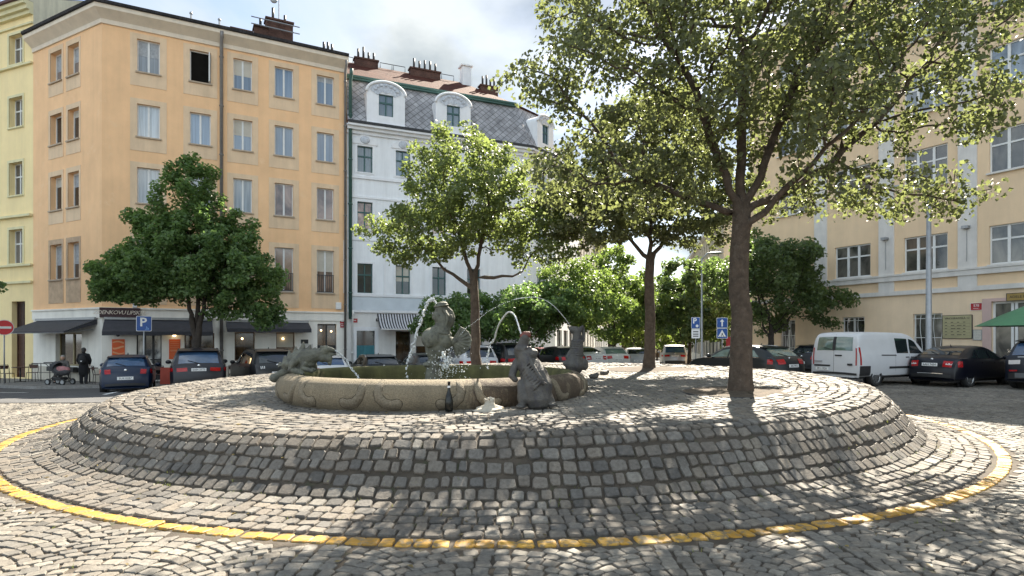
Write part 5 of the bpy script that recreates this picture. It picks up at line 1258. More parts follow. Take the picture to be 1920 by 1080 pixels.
# ------------------------------------------------------------------ fountain
def basin_stone():
    """speckled ochre granite; a brown-black wet stain runs over the side where the squat statue spouts"""
    m = pmat('granite_basin', (.235, .190, .125), .85, .28, 45, 1.0, 70, streak=.22, detail=8); nt = m.node_tree; N = nt.nodes; L = nt.links; b = N['Principled BSDF']
    src = b.inputs['Base Color'].links[0].from_socket; tc = N.new('ShaderNodeTexCoord'); sp = N.new('ShaderNodeSeparateXYZ'); L.new(tc.outputs['Object'], sp.inputs[0])
    mp = N.new('ShaderNodeMapping'); mp.inputs['Scale'].default_value = (6, 6, 1.2); L.new(tc.outputs['Object'], mp.inputs[0])
    n = N.new('ShaderNodeTexNoise'); n.inputs['Scale'].default_value = 1.6; n.inputs['Detail'].default_value = 9; n.inputs['Roughness'].default_value = .7; L.new(mp.outputs[0], n.inputs['Vector'])
    mr = N.new('ShaderNodeMapRange'); mr.inputs['From Min'].default_value = .35; mr.inputs['From Max'].default_value = 1.15; L.new(sp.outputs['X'], mr.inputs['Value'])
    ad = N.new('ShaderNodeMath'); ad.operation = 'MULTIPLY_ADD'; ad.inputs[1].default_value = .34; L.new(mr.outputs[0], ad.inputs[0]); L.new(n.outputs['Fac'], ad.inputs[2])
    rp = N.new('ShaderNodeValToRGB'); e = rp.color_ramp.elements; e[0].position = .66; e[0].color = (0, 0, 0, 1); e[1].position = .84; e[1].color = (.85, .85, .85, 1); L.new(ad.outputs[0], rp.inputs[0])
    mx = N.new('ShaderNodeMix'); mx.data_type = 'RGBA'; L.new(rp.outputs[0], mx.inputs['Factor']); L.new(src, mx.inputs['A']); mx.inputs['B'].default_value = (.062, .040, .027, 1); L.new(mx.outputs['Result'], b.inputs['Base Color'])
    return m
STONE = basin_stone()
SCROLL = pmat('granite_scroll', (.225, .185, .128), .85, .3, 40, 1.0, 70, streak=.25)
GROOVE_SHADE = pmat('groove_shade', (.045, .034, .024), .95, .3, 9)  # dark colour for the painted shade around the scrolls
MOSS = pmat('mossy_stone', (.10, .095, .035), .9, .4, 3, .4, 40, streak=.35)
STATUE = pmat('weathered_bronze_stone', (.118, .118, .092), .7, .45, 6, .6, 45, col2=(.07, .068, .06), c2thr=.58)
STATUE_D = pmat('dark_statue_stone', (.078, .072, .064), .6, .4, 6, .6, 45, col2=(.055, .05, .055), c2thr=.56)
WATERM = pmat('water', (.10, .11, .07), .05, .1, 4, .5, 9, spec=.6, trans=.3)
FZ = .685                                           # where the basin stands
def fountain_basin():
    root = empty('fountain_basin', (FC[0], FC[1], FZ), 0, 'low round granite fountain basin with curled relief ornament on the paved island', 'fountain')
    rng = random.Random(4)
    prof = [(2.68, -.12), (2.72, -.02), (2.81, .06), (2.845, .17), (2.83, .29), (2.775, .38), (2.68, .44), (2.57, .46), (2.48, .445), (2.445, .40), (2.43, .28), (2.42, -.12)]
    mb = MB(); n = 108; vs = []
    for r, z in prof:
        for k in range(n):
            a = 2*math.pi*k/n; gr = -.012 if (k % 9) == 0 and r > 2.5 else 0
            vs.append(((r+gr)*math.sin(a), -(r+gr)*math.cos(a), z))
    mb.add(vs, [(i*n+k, i*n+(k+1) % n, (i+1)*n+(k+1) % n, (i+1)*n+k) for i in range(7) for k in range(n)])
    rim = mb.build('rim', STONE, root, True, fix=True)
    mb = MB(); mb.add(vs, [(i*n+k, i*n+(k+1) % n, (i+1)*n+(k+1) % n, (i+1)*n+k) for i in range(7, 11) for k in range(n)])
    mb.build('inner_wall', MOSS, root, True)
    def rz(z):                                      # outer radius at height z
        P_ = prof[:8]
        for (r0, z0), (r1, z1) in zip(P_[:-1], P_[1:]):
            if z0 <= z <= z1: return r0+(r1-r0)*(z-z0)/(z1-z0)
        return P_[-1][0]
    for p in range(12):
        c = R(17+30*p)
        for s in (-1, 1):
            path = [(.052, .455), (.048, .39), (.046, .30), (.056, .205), (.083, .13), (.122, .10), (.155, .115)]
            mb = MB(); V = []; rows = []
            for k_, (o, z) in enumerate(path):
                t0 = path[max(0, k_-1)]; t1 = path[min(len(path)-1, k_+1)]; dx, dz = (t1[0]-t0[0])*2.88, t1[1]-t0[1]; l = math.hypot(dx, dz); nx, nz = -dz/l, dx/l
                hw = .062+.020*k_/6
                row = []
                for q in (-1, -.75, 0, .75, 1):
                    oo = o+nx*hw*q/2.88; zz = z+nz*hw*q; a = c+s*oo; rr = rz(min(.455, max(-.1, zz)))-.012+.042*(1-q**4)**.5 if abs(q) < 1 else rz(min(.455, max(-.1, zz)))-.02
                    row.append((rr*math.sin(a), -rr*math.cos(a), zz))
                rows.append(row)
            # rounded end
            o, z = path[-1]
            for e in (.5, .85, 1.0):
                row = []
                for q in (-1, -.75, 0, .75, 1):
                    w = .072*math.sqrt(max(0, 1-e*e*.98)); oo = o+.072*e*.9/2.88; zz = z+.012*e+w*q; a = c+s*oo; rr = rz(max(-.1, zz))-.02+.046*(1-q**4)**.5*(1-.8*e*e)
                    row.append((rr*math.sin(a), -rr*math.cos(a), zz))
                rows.append(row)
            mb.grid(lambda u, v: rows[u][v], range(len(rows)), range(5)); rs = mb.build('relief_scroll', SCROLL, root, True)
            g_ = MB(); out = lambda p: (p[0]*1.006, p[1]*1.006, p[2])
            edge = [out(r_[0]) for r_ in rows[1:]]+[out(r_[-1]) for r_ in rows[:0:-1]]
            g_.tube(edge, .006, 4); g_.build('shade_line', GROOVE_SHADE, rs, True)  # thin dark tube drawn as the shadow line round each scroll
    return root
fountain_basin()
mb = MB(); mb.lathe([(.02, 0), (2.44, 0)], (FC[0], FC[1], FZ+.13), 60, cap=False); o = mb.build('water', WATERM, None, True); tag(o, kind='structure')

def capsule(mb, pts, n=12):
    """tapered limb through (x, y, z, r) joints with round ends"""
    P = [Vector(p[:3]) for p in pts]; r = [p[3] for p in pts]
    d0 = (P[0]-P[1]).normalized(); d1 = (P[-1]-P[-2]).normalized(); path, rr = [], []
    for t in (0.02, .5, .85): a = math.asin(1-t) if False else (1-t)*math.pi/2; path.append(P[0]+d0*r[0]*math.sin(a)); rr.append(max(.002, r[0]*math.cos(a)))
    for p, q in zip(P, r): path.append(p); rr.append(q)
    for t in (.85, .5, .02): a = (1-t)*math.pi/2; path.append(P[-1]+d1*r[-1]*math.sin(a)); rr.append(max(.002, r[-1]*math.cos(a)))
    mb.tube(path, rr, n)
def ell(mb, c, r, rot=(0, 0, 0), n=18, m=12):
    k = MB(); k.ball((0, 0, 0), 1, n, m); E = Matrix.Rotation(rot[2], 3, 'Z') @ Matrix.Rotation(rot[1], 3, 'Y') @ Matrix.Rotation(rot[0], 3, 'X')
    mb.add([tuple(Vector(c)+E @ Vector((v[0]*r[0], v[1]*r[1], v[2]*r[2]))) for v in k.v], k.f)
def cone(mb, a, b, r, n=8): mb.tube([a, tuple(Vector(a).lerp(Vector(b), .6)), b], [r, r*.5, .004], n)
def fused(mb, name, mat, root, voxel, smooth=4, world=True):
    """melt the collected shapes into one continuous surface"""
    o = mb.build(name, mat, root, True, world=world)
    bake_in(o, [('REMESH', dict(mode='VOXEL', voxel_size=voxel, use_smooth_shade=True)), ('SMOOTH', dict(factor=.5, iterations=smooth))])
    o.data.polygons.foreach_set('use_smooth', np.ones(len(o.data.polygons), dtype=bool))
    return o

def view_pt(D, ox, oy, sc_):
    """a point at depth D (+dy) read off an enlarged view of the photograph (offset ox, oy, scale sc_)"""
    def q(zx, zy, dy=0.0):
        X = (ox+zx/sc_-960)/F*D; Z = CAMZ+(HOR-(oy+zy/sc_))/F*D
        return (X, D+dy, Z)
    q.m = D/F/sc_
    return q
def statue_root(name, loc, label): return empty(name, loc, 0, label, 'statue', 'statues around the fountain')

def pot_figure():
    Q = view_pt(11.5, 770, 550, 7.2); m = Q.m
    p = Q(330, 980); root = statue_root('statue', (p[0], p[1], FZ+.1), 'central statue of a pot-bellied figure in a flat cap with fanned fish tail')
    b = MB(); E = lambda x, y, rx, ry, dy=0, rz=None, rot=(0, 0, 0): ell(b, Q(x, y, dy), (rx*m, (rz or rx)*m, ry*m), rot)
    C = lambda *pts: capsule(b, [(*Q(x, y, dy), r*m) for x, y, r, dy in pts])
    C((300, 1250, 120, 0), (305, 1000, 95, 0), (315, 880, 80, 0), (330, 780, 120, 0))
    E(240, 960, 70, 40, -.06); E(400, 960, 60, 40, -.02)
    E(300, 610, 152, 150, -.05, 150); E(430, 640, 135, 140, .0, 130); E(350, 720, 150, 130, 0, 130); E(395, 770, 120, 110, 0)
    E(385, 520, 135, 70, 0, 120); C((430, 430, 105, .0), (420, 520, 120, 0))
    E(430, 360, 105, 130, 0, 105); E(500, 350, 80, 120, .03, 90); E(370, 330, 50, 80, -.05, 60)
    C((330, 280, 36, -.02), (318, 330, 30, -.02)); E(325, 285, 34, 22, -.02)
    C((400, 260, 75, 0), (400, 200, 72, 0))
    C((480, 205, 40, .02), (540, 250, 34, .05), (560, 330, 40, .06), (530, 420, 45, .06))
    C((330, 470, 30, -.11), (420, 540, 28, -.13), (510, 570, 28, -.10)); C((300, 490, 22, -.10), (350, 560, 18, -.17), (430, 600, 18, -.17))
    E(515, 480, 28, 30, .0); E(525, 555, 34, 30, .0); C((470, 600, 60, 0), (500, 690, 65, .03), (540, 660, 60, .05), (600, 630, 50, .06))
    C((250, 560, 45, -.14), (215, 640, 38, -.16), (260, 700, 32, -.19)); C((240, 720, 40, -.1), (250, 800, 40, -.1), (300, 880, 40, -.06))
    fused(b, 'body', STATUE, root, .013, 3)
    b = MB()
    E(415, 172, 100, 26, 0, 90, (0, R(-9), 0)); E(428, 145, 74, 34, 0, 68, (0, R(-6), 0)); capsule(b, [(*Q(370, 188, 0), 30*m), (*Q(322, 182, 0), 16*m)])
    fused(b, 'cap', STATUE, root, .009, 1)
    b = MB()
    for k in range(5):
        C((455+14*k, 225+6*k, 20, -.10+.035*k), (500+13*k, 300+8*k, 22, -.12+.04*k), (505+11*k, 380, 20, -.12+.04*k), (480+12*k, 440, 13, -.11+.04*k))
    fused(b, 'hair', STATUE, root, .009, 1)
    b = MB(); C((305, 470, 24, -.10), (400, 535, 24, -.155), (500, 545, 24, -.12)); C((335, 440, 15, -.10), (420, 490, 16, -.135), (505, 490, 15, -.10))
    fused(b, 'collar', STATUE, root, .009, 1)
    b = MB(); E(352, 322, 14, 9, -.115); E(345, 350, 24, 9, -.10); C((352, 305, 12, -.11), (390, 300, 13, -.125)); fused(b, 'face_relief', STATUE, root, .007, 1)
    t = MB()
    for k in range(9):
        a = R(62-17*k); x1, y1 = 575+222*math.cos(a), 640-190*math.sin(a); 
        capsule(t, [(*Q(570, 655, .06), 34*m), (*Q((570+x1)/2, (655+y1)/2, .06+.004*(k % 2)), 30*m), (*Q(x1, y1, .07), 15*m)], 8)
        capsule(t, [(*Q(600, 650, .03), 12*m), (*Q(x1*.95+30, y1*.95+33, .035), 9*m)], 6)
    tips = [(575+(240+10*(q % 2 == 0))*math.cos(R(68-8.5*q)), 640-(206+9*(q % 2 == 0))*math.sin(R(68-8.5*q))) for q in range(19)]
    t.prism([Q(560, 620, .045)]+[Q(x_, y_, .05) for x_, y_ in tips]+[Q(560, 690, .045)], (0, .05, 0))
    fused(t, 'fish_tail', STATUE, root, .010, 1)
    return root
pot_figure()

def lizard():
    Q = view_pt(10.95, 500, 635, 10.8); m = Q.m*1.12
    p = Q(520, 720); root = statue_root('statue', (p[0], p[1], p[2]-.1), 'spiny lizard statue crawling over the left edge of the fountain rim, jaws open')
    b = MB(); E = lambda x, y, rx, ry, dy=0, rz=None, rot=(0, 0, 0): ell(b, Q(x, y, dy), (rx*m, (rz or rx)*m, ry*m), rot)
    C = lambda *pts: capsule(b, [(*Q(x, y, dy), r*m) for x, y, r, dy in pts])
    E(190, 790, 100, 85, -.05); C((230, 760, 70, -.05), (330, 700, 75, -.05), (430, 660, 100, -.02), (500, 560, 140, 0), (620, 450, 175, 0), (760, 390, 180, 0), (900, 370, 150, 0), (1020, 330, 120, 0), (1110, 290, 105, 0), (1190, 240, 90, 0))
    E(1190, 220, 105, 75, 0, 95); C((1230, 215, 62, 0), (1310, 222, 48, 0), (1350, 232, 34, 0)); C((1200, 300, 60, 0), (1290, 320, 34, 0), (1370, 318, 22, 0))
    E(1230, 400, 95, 75, 0, 80); C((1260, 440, 45, 0), (1280, 500, 36, 0)); E(1140, 380, 110, 90)
    for x in (1130, 1180): E(x, 168, 26, 26, -.06)
    C((650, 440, 75, -.16), (590, 520, 66, -.19), (560, 620, 62, -.19), (660, 640, 66, -.18), (740, 680, 56, -.18)); C((740, 690, 52, -.17), (800, 700, 36, -.2))
    for k in range(3): C((770, 690, 22, -.18), (830, 670+35*k, 15, -.22+.04*k))
    C((800, 520, 62, -.13), (780, 590, 50, -.15), (880, 620, 46, -.15), (980, 640, 42, -.16)); C((960, 610, 36, -.1), (1020, 625, 26, -.12))
    C((700, 470, 70, .14), (700, 620, 60, .16), (800, 640, 50, .16)); C((900, 470, 55, .12), (930, 600, 45, .14))
    C((560, 560, 90, 0), (540, 650, 90, 0)); E(700, 540, 190, 110, 0, 150); E(860, 500, 130, 90, 0, 110); E(560, 640, 120, 80)
    for x0, y0, x1, y1 in ((300, 560, 262, 480), (390, 470, 370, 350), (470, 400, 458, 245), (590, 320, 592, 158), (720, 250, 745, 70), (850, 250, 885, 125), (960, 250, 985, 185), (1040, 250, 1060, 205)):
        cone(b, Q(x0, y0, 0), Q(x1, y1-12, 0), 74*m); E(x1, y1+22, 20, 26)
    fused(b, 'body', STATUE, root, .010, 2)
    r_ = MB()
    for k in range(6):
        x = 380+46*k; capsule(r_, [(*Q(x+55, 395+6*k, -.12), 16*m), (*Q(x+20, 500+4*k, -.185), 18*m), (*Q(x+10, 600, -.17), 14*m)], 6)
    fused(r_, 'ribs', STATUE, root, .012, 1)
    return root
lizard()

def seated_creature():
    Q = view_pt(8.95, 930, 610, 6.353); m = Q.m
    p = Q(480, 950); root = statue_root('statue', (p[0], p[1], p[2]), 'squat ribbed creature statue leaning on the fountain rim, red-lipped muzzle raised')
    b = MB(); E = lambda x, y, rx, ry, dy=0, rz=None, rot=(0, 0, 0): ell(b, Q(x, y, dy), (rx*m, (rz or rx)*m, ry*m), rot)
    C = lambda *pts: capsule(b, [(*Q(x, y, dy), r*m) for x, y, r, dy in pts])
    C((500, 870, 165, -.02), (490, 740, 192, .02), (455, 610, 172, .08), (410, 500, 145, .12), (365, 420, 122, .14), (325, 350, 100, .14))
    E(500, 870, 185, 110, -.02, 140); E(560, 900, 100, 50, 0, 110)
    E(308, 310, 98, 98, .14, 95); C((310, 290, 82, .14), (325, 215, 66, .12), (345, 150, 56, .1)); E(275, 285, 38, 36, .06)
    E(430, 325, 78, 50, .08, 70); C((380, 350, 70, .1), (440, 345, 58, .06)); E(460, 345, 40, 36, .05)
    for x in (360, 405): E(x, 268, 24, 20, .05)
    C((250, 440, 48, .14), (215, 520, 50, .10), (190, 610, 46, .06), (230, 650, 36, .05))
    C((300, 690, 50, -.02), (300, 800, 46, -.08), (310, 930, 46, -.1)); E(290, 955, 58, 28, -.13, 62); C((350, 760, 90, -.02), (340, 860, 95, -.04))
    C((600, 840, 80, 0), (650, 900, 55, -.02)); E(665, 935, 58, 26, -.08, 62)
    fused(b, 'body', STATUE_D, root, .012, 2)
    r_ = MB()
    capsule(r_, [(*Q(405, 395, -.03), 17*m), (*Q(470, 520, -.15), 20*m), (*Q(530, 630, -.23), 22*m), (*Q(565, 690, -.22), 16*m)], 8)
    for k in range(8):
        t = k/7; x0, y0 = 415+120*t, 420+230*t; l = 150-25*abs(t-.5); dd = .02-.17*t
        capsule(r_, [(*Q(x0-12, y0+10, dd-.075), 14*m), (*Q(x0-l*.55, y0+l*.6, dd-.07), 16*m), (*Q(x0-l*.95, y0+l*1.25, dd+.02), 12*m)], 6)
        capsule(r_, [(*Q(x0+10, y0+4, dd-.06), 12*m), (*Q(x0+l*.55, y0+l*.35, dd+.02), 12*m)], 6)
    fused(r_, 'ribs', STATUE_D, root, .012, 1)
    l = MB(); capsule(l, [(*Q(315, 125, .1), 34*m), (*Q(385, 118, .1), 36*m)]); capsule(l, [(*Q(330, 98, .1), 26*m), (*Q(395, 92, .1), 22*m)]); capsule(l, [(*Q(390, 95, .1), 12*m), (*Q(412, 130, .1), 9*m)])
    fused(l, 'lips', pmat('rust_red_stone', (.16, .045, .03), .6, .3, 9, .4, 50), root, .012, 2)
    e = MB(); e.ball(Q(270, 285, .045), 16*m, 10, 7); e.build('eye', M['black'], root, True, world=True)
    return root
seated_creature()

def tail_column():
    Q = view_pt(12.1, 930, 610, 6.353); m = Q.m
    p = Q(960, 500); root = statue_root('statue', (p[0], p[1], p[2]), 'upright ringed fish tail statue on the right edge of the fountain rim')
    b = MB(); C = lambda *pts: capsule(b, [(*Q(x, y, dy), r*m) for x, y, r, dy in pts])
    C((935, 470, 120, 0), (945, 400, 98, 0), (955, 330, 76, 0), (962, 220, 56, 0), (965, 120, 52, 0), (955, 60, 50, 0))
    C((880, 450, 70, 0), (830, 455, 35, 0)); C((1040, 450, 60, 0), (1050, 490, 50, 0)); C((860, 380, 34, 0), (885, 320, 28, 0))
    for k in range(7):
        y = 190+27*k; mq = Q(965-k*1.5, y); b.tube([(mq[0]+(66+k*1.5)*m*math.cos(a), mq[1]+(66+k*1.5)*m*math.sin(a), mq[2]) for a in np.linspace(0, 2*math.pi, 17)[:-1]], 15*m, 6, closed=True)
    C((950, 70, 50, 0), (900, 45, 40, 0), (870, 30, 14, 0)); C((970, 80, 50, 0), (1010, 40, 30, 0), (1035, 5, 10, 0)); C((940, 40, 30, 0), (895, 12, 10, 0)); C((1040, 180, 22, .03), (1048, 60, 18, .03), (1045, 10, 8, .03))
    fused(b, 'body', STATUE_D, root, .011, 1)
    return root
tail_column()

# ------------------------------------------------------------------ water jets
JET = bpy.data.materials.new('falling_water'); JET.use_nodes = True
_b = JET.node_tree.nodes['Principled BSDF']; _b.inputs['Base Color'].default_value = (.93, .95, .96, 1); _b.inputs['Roughness'].default_value = .12; _b.inputs['Transmission Weight'].default_value = .35; _b.inputs['IOR'].default_value = 1.33
def jet(pts, r, label, seed, breakup=.5, drops=40):
    """a stream along a thrown arc: beaded, then breaking into drops"""
    rng = np.random.default_rng(seed); P = np.array(pts, float); t = np.linspace(0, 1, len(P)); tt = np.linspace(0, 1, 90)
    # smooth interpolation
    C = np.stack([np.interp(tt, t, P[:, i]) for i in range(3)], -1)
    for _ in range(6): C[1:-1] = (C[:-2]+2*C[1:-1]+C[2:])/4
    root = empty('water_jet', tuple(P[0]), 0, label, 'water jet', 'water jets of the fountain')
    s = MB(); e = int(90*breakup)
    if e > 3: s.tube([tuple(p) for p in C[:e]], [r*(.8+.5*rng.random())*(1+.5*i/90) for i in range(e)], 7)
    else: s.ball(tuple(C[0]), r, 6, 5)
    s.build('stream', JET, root, True, world=True)
    d = MB()
    for p in C[max(0, e-2):]:
        for _ in range(2):
            q = p+rng.normal(0, r*.8, 3); d.ball(tuple(q), r*rng.uniform(.5, 1.25), 6, 5, (1, 1, rng.uniform(.8, 1.7)))
    for _ in range(drops):
        q = C[rng.integers(0, 90)]+rng.normal(0, r*3.5, 3); d.ball(tuple(q), r*rng.uniform(.15, .45), 5, 4)
    d.build('droplets', JET, root, True, world=True)['kind'] = 'stuff'
    return root
Q = view_pt(11.5, 770, 550, 7.2)
jet([Q(350, 140), Q(318, 95), Q(285, 78), Q(240, 105), Q(200, 180), Q(165, 290), Q(135, 400), Q(80, 500), Q(70, 590), Q(45, 700), Q(10, 800), (Q(-40, 900)[0], 11.5, Q(0, 900)[2]), (Q(-60, 1040)[0], 11.5, FZ+.15)], .017, 'beaded water jet falling to the left from the capped statue', 1, .12, 40)
Q = view_pt(9.3, 860, 560, 6.75)
jet([Q(795, 465), Q(760, 350, .1), Q(730, 240, .2), Q(690, 170, .4), Q(630, 140, .6), Q(570, 190, .8), Q(490, 300, 1.0), Q(445, 420, 1.2), Q(430, 500, 1.3), Q(360, 590, 1.4), Q(330, 700, 1.5), Q(300, 800, 1.55), Q(318, 960, 1.6)], .011, 'white water jet arching up from the red lips of the squat statue', 2, .75, 40)
Q = view_pt(12.1, 860, 560, 6.75)
jet([Q(1405, 335), Q(1340, 250, -.1), Q(1230, 130, -.2), Q(1120, 45, -.3), Q(1010, 5, -.4), Q(900, 0, -.5), Q(700, 30, -.6), Q(560, 90, -.6), Q(450, 140, -.6), Q(350, 205, -.6), Q(260, 285, -.6), Q(160, 350, -.6), Q(100, 395, -.6), Q(20, 520, -.55), Q(-60, 720, -.5), Q(-90, 900, -.5)], .006, 'long thin water arc crossing from the fish tail statue towards the centre', 3, .42, 30)
Q = view_pt(11.2, 480, 540, 2.909)
jet([Q(405, 330), Q(440, 345), Q(485, 385), Q(515, 430), Q(545, 470), Q(565, 500)], .010, 'short water jet dropping from the jaws of the lizard', 4, .25, 20)
sp = MB(); rng = np.random.default_rng(12); c = view_pt(11.1, 770, 550, 7.2)(500, 980)
for _ in range(300):
    q = np.array(c)+rng.normal(0, 1, 3)*[.16, .13, .13]; q[2] = max(q[2], FZ+.14); sp.ball(tuple(q), rng.uniform(.003, .012), 5, 4)
for _ in range(40):
    q = np.array(view_pt(11.1, 770, 550, 7.2)(450, 900))+rng.normal(0, 1, 3)*[.05, .05, .08]; sp.ball(tuple(q), rng.uniform(.012, .03), 6, 5)
o = sp.build('splash', JET, None, True); tag(o, 'white splash of water drops at the foot of the central statue', 'splash', kind='stuff')

# bottle and crumpled bag against the basin
bx, by = FC[0]+2.97*math.sin(R(10.5)), FC[1]-2.97*math.cos(R(10.5)); bz = S(bx, by)+.02
r = empty('bottle', (bx, by, bz), 0, 'dark glass bottle with a white neck band leaning at the basin', 'bottle')
q = MB(); q.lathe([(.001, 0), (.052, .005), (.058, .03), (.057, .16), (.04, .24), (.021, .30), (.018, .40), (.022, .405), (.020, .43), (.001, .432)], (0, 0, 0), 18, cap=False); q.build('glass', pmat('dark_bottle_glass', (.006, .007, .006), .15, .1, 3, spec=.4), r, True)
q = MB(); q.lathe([(.0205, .34), (.0212, .345), (.0212, .365), (.0205, .37)], (0, 0, 0), 18, cap=False); q.build('neck_band', M['white'], r, True)
bx, by = FC[0]+3.05*math.sin(R(21.5)), FC[1]-3.05*math.cos(R(21.5)); bz = S(bx, by)+.015
r = empty('paper_bag', (bx, by, bz), 0, 'crumpled pale bag lying on the setts by the basin', 'bag')
q = MB(); rr = np.random.default_rng(2); n = 14; V = []
for i in range(7):
    for k in range(n):
        a = 2*math.pi*k/n; rad = [.24, .21, .15, .09, .07, .085, .02][i]*(1+.25*rr.normal()*.6); V.append((rad*math.cos(a), rad*.6*math.sin(a), [0, .03, .05, .09, .13, .17, .16][i]*(1+.1*rr.normal())))
q.add(V, [(i*n+k, i*n+(k+1) % n, (i+1)*n+(k+1) % n, (i+1)*n+k) for i in range(6) for k in range(n)]); q.build('paper', pmat('pale_bag_paper', (.42, .38, .31), .8, .15, 10), r)
for (px, py_, D) in ((1133, 690, 15.5), (1113, 695, 14.4)):
    x = (px-960)/F*D; z = S(x, D); r = MB(); ell(r, (0, 0, .06), (.13, .1, .07), (0, 0, .6)); ell(r, (.08, .03, .1), (.06, .06, .05))
    o = fused(r, 'stone', STATUE_D, None, .02, 3, world=False); o.location = (x, D, z); tag(o, 'small dark stone on the setts %s' % ('nearer the soil ring' if px == 1133 else 'close to the fish tail statue'), 'stone')
# ------------------------------------------------------------------ cars
GLASS = pmat('car_glass', (.015, .02, .024), .03, .1, 2, spec=.9, coat=.4)
GLASS_B = pmat('car_glass_sky_blue', (.03, .065, .13), .04, .25, 2.5, spec=.9, coat=.6)  # blue of the reflected sky put into the glass colour
GLASS_G = pmat('car_glass_green_tint', (.12, .17, .14), .05, .3, 2.5, spec=.9, coat=.5)
TAIL = pmat('red_tail_lamp', (.36, .006, .008), .2, .3, 30, spec=.4, coat=.2)
TAILW = pmat('clear_lamp', (.65, .62, .6), .15, .1, 20, spec=.7, coat=.6)
def paint(name, col, coat=.08, rough=.28, metal=0): return pmat(name, tuple(c*.8 for c in col), rough, .04, 2, metallic=metal, coat=coat, spec=.38)
class CarShape:
    def __init__(s, L, Wd, H, prof, belt, sill=.24, tumble=.2, bulge=.14, endw=.14, van=False):
        s.L, s.Wd, s.H, s.belt, s.sill, s.tumble, s.bulge, s.endw, s.van = L, Wd, H, belt, sill, tumble, bulge, endw, van
        P = np.array(prof, float); d = np.concatenate([[0], np.cumsum(np.linalg.norm(np.diff(P, axis=0), axis=1))])
        # rounded resampling of the long profile
        n = 70; t = np.linspace(0, d[-1], n); x = np.interp(t, d, P[:, 0]); z = np.interp(t, d, P[:, 1])
        for _ in range(2): x[1:-1] = (x[:-2]+2*x[1:-1]+x[2:])/4; z[1:-1] = (z[:-2]+2*z[1:-1]+z[2:])/4
        s.x, s.z, s.n = x, z, n
    def zb(s, x): return s.belt[0] + (s.belt[1]-s.belt[0])*x/s.L
    def hw(s, x):
        e = max(0, 1-x/.75)**2 + max(0, 1-(s.L-x)/1.0)**2
        return s.Wd/2*(1-s.endw*e)
    def section(s, i):
        """half section at station i: points (dx, y, z) from the floor centre round to the roof centre"""
        x, zt = s.x[i], s.z[i]; w = s.hw(x); b = min(s.zb(x), zt-.03); gh = max(0, (zt-s.zb(x))/(s.H-s.zb(x)))
        wt = w*(.90 if gh < .06 else 1-.055-s.tumble*gh) if not s.van else w*(.95-s.tumble*gh*.5)
        zs = min(s.sill, zt-.08); lo = lambda z: max(zs, min(z, b))
        pts = [(0, zs), (.80*w, zs), (.955*w, lo(zs+.05)), (.99*w, lo(zs+.18)), (w, lo(zs+(b-zs)*.55)), (.992*w, lo(b-.09)), (.968*w, b)]
        top = max(b+.005, zt-(.10 if gh > .1 else .02))
        pts += [(.955*w*(1-.3) + wt*.3 if gh > .06 else .95*w, b+(top-b)*.34), (.955*w*.4+wt*.6 if gh > .06 else .94*w, b+(top-b)*.68), (wt, top), (wt-.035, zt-.04 if gh > .1 else zt-.008), (wt-.10, zt-.008), (wt*.5, zt+.012), (0, zt+.018)]
        out = []
        for y, z in pts:
            f = (y/w)**2; k0 = max(0, 1-x/.9)**1.5; k1 = max(0, 1-(s.L-x)/1.1)**1.5
            out.append((x + s.bulge*f*k0 - s.bulge*1.2*f*k1, y, z))
        return out
    def body(s):
        mb = MB(); S_ = [s.section(i) for i in range(s.n)]; m = len(S_[0]); ring = 2*m-2; V = []
        for sec in S_:
            V += sec; V += [(p[0], -p[1], p[2]) for p in sec[-2:0:-1]]
        F_ = [(i*ring+k, i*ring+(k+1) % ring, (i+1)*ring+(k+1) % ring, (i+1)*ring+k) for i in range(s.n-1) for k in range(ring)]
        F_ += [tuple(range(ring)), tuple(range((s.n-1)*ring, s.n*ring))[::-1]]
        mb.add(V, F_); return mb
    def st(s, t):
        """fractional station -> half section"""
        i = int(min(max(t, 0), s.n-1.001)); f = t-i; a, b = s.section(i), s.section(i+1)
        return [tuple(p*(1-f)+q*f for p, q in zip(u, v)) for u, v in zip(a, b)]
    def t_at_x(s, x): return float(np.interp(x, s.x, np.arange(s.n)))
    def t_rear_z(s, z):
        k = int(np.argmax(s.z > s.H-.12)); return float(np.interp(z, np.maximum.accumulate(s.z[:k+1]), np.arange(k+1)))
    def t_front_z(s, z):
        k = s.n-1-int(np.argmax(s.z[::-1] > s.H-.12)); zz = s.z[k:][::-1]; return float(s.n-1-np.interp(z, np.maximum.accumulate(zz), np.arange(len(zz))))
    def top_pt(s, t, q):                           # q in -1..1 across the upper strip
        c = s.st(t); a = abs(q); P_ = [c[-1], c[-2], c[-3], c[-4]]; k = np.interp(a, [0, .5, .9, 1], [0, 1, 2, 3]); i = int(min(k, 2)); f = k-i
        p = [P_[i][j]*(1-f)+P_[i+1][j]*f for j in range(3)]; return Vector((p[0], math.copysign(p[1], q) if a > 0 else 0, p[2]))
    def side_pt(s, t, q, sgn):                     # q: 0 at the belt, 1 at the roof edge; below 0 down to the sill at -1
        c = s.st(t); P_ = [c[2], c[3], c[4], c[5], c[6], c[7], c[8], c[9]]; k = np.interp(q, [-1, -.8, -.45, -.12, 0, .34, .68, 1], range(8)); i = int(min(k, 6)); f = k-i
        p = [P_[i][j]*(1-f)+P_[i+1][j]*f for j in range(3)]; return Vector((p[0], sgn*p[1], p[2]))
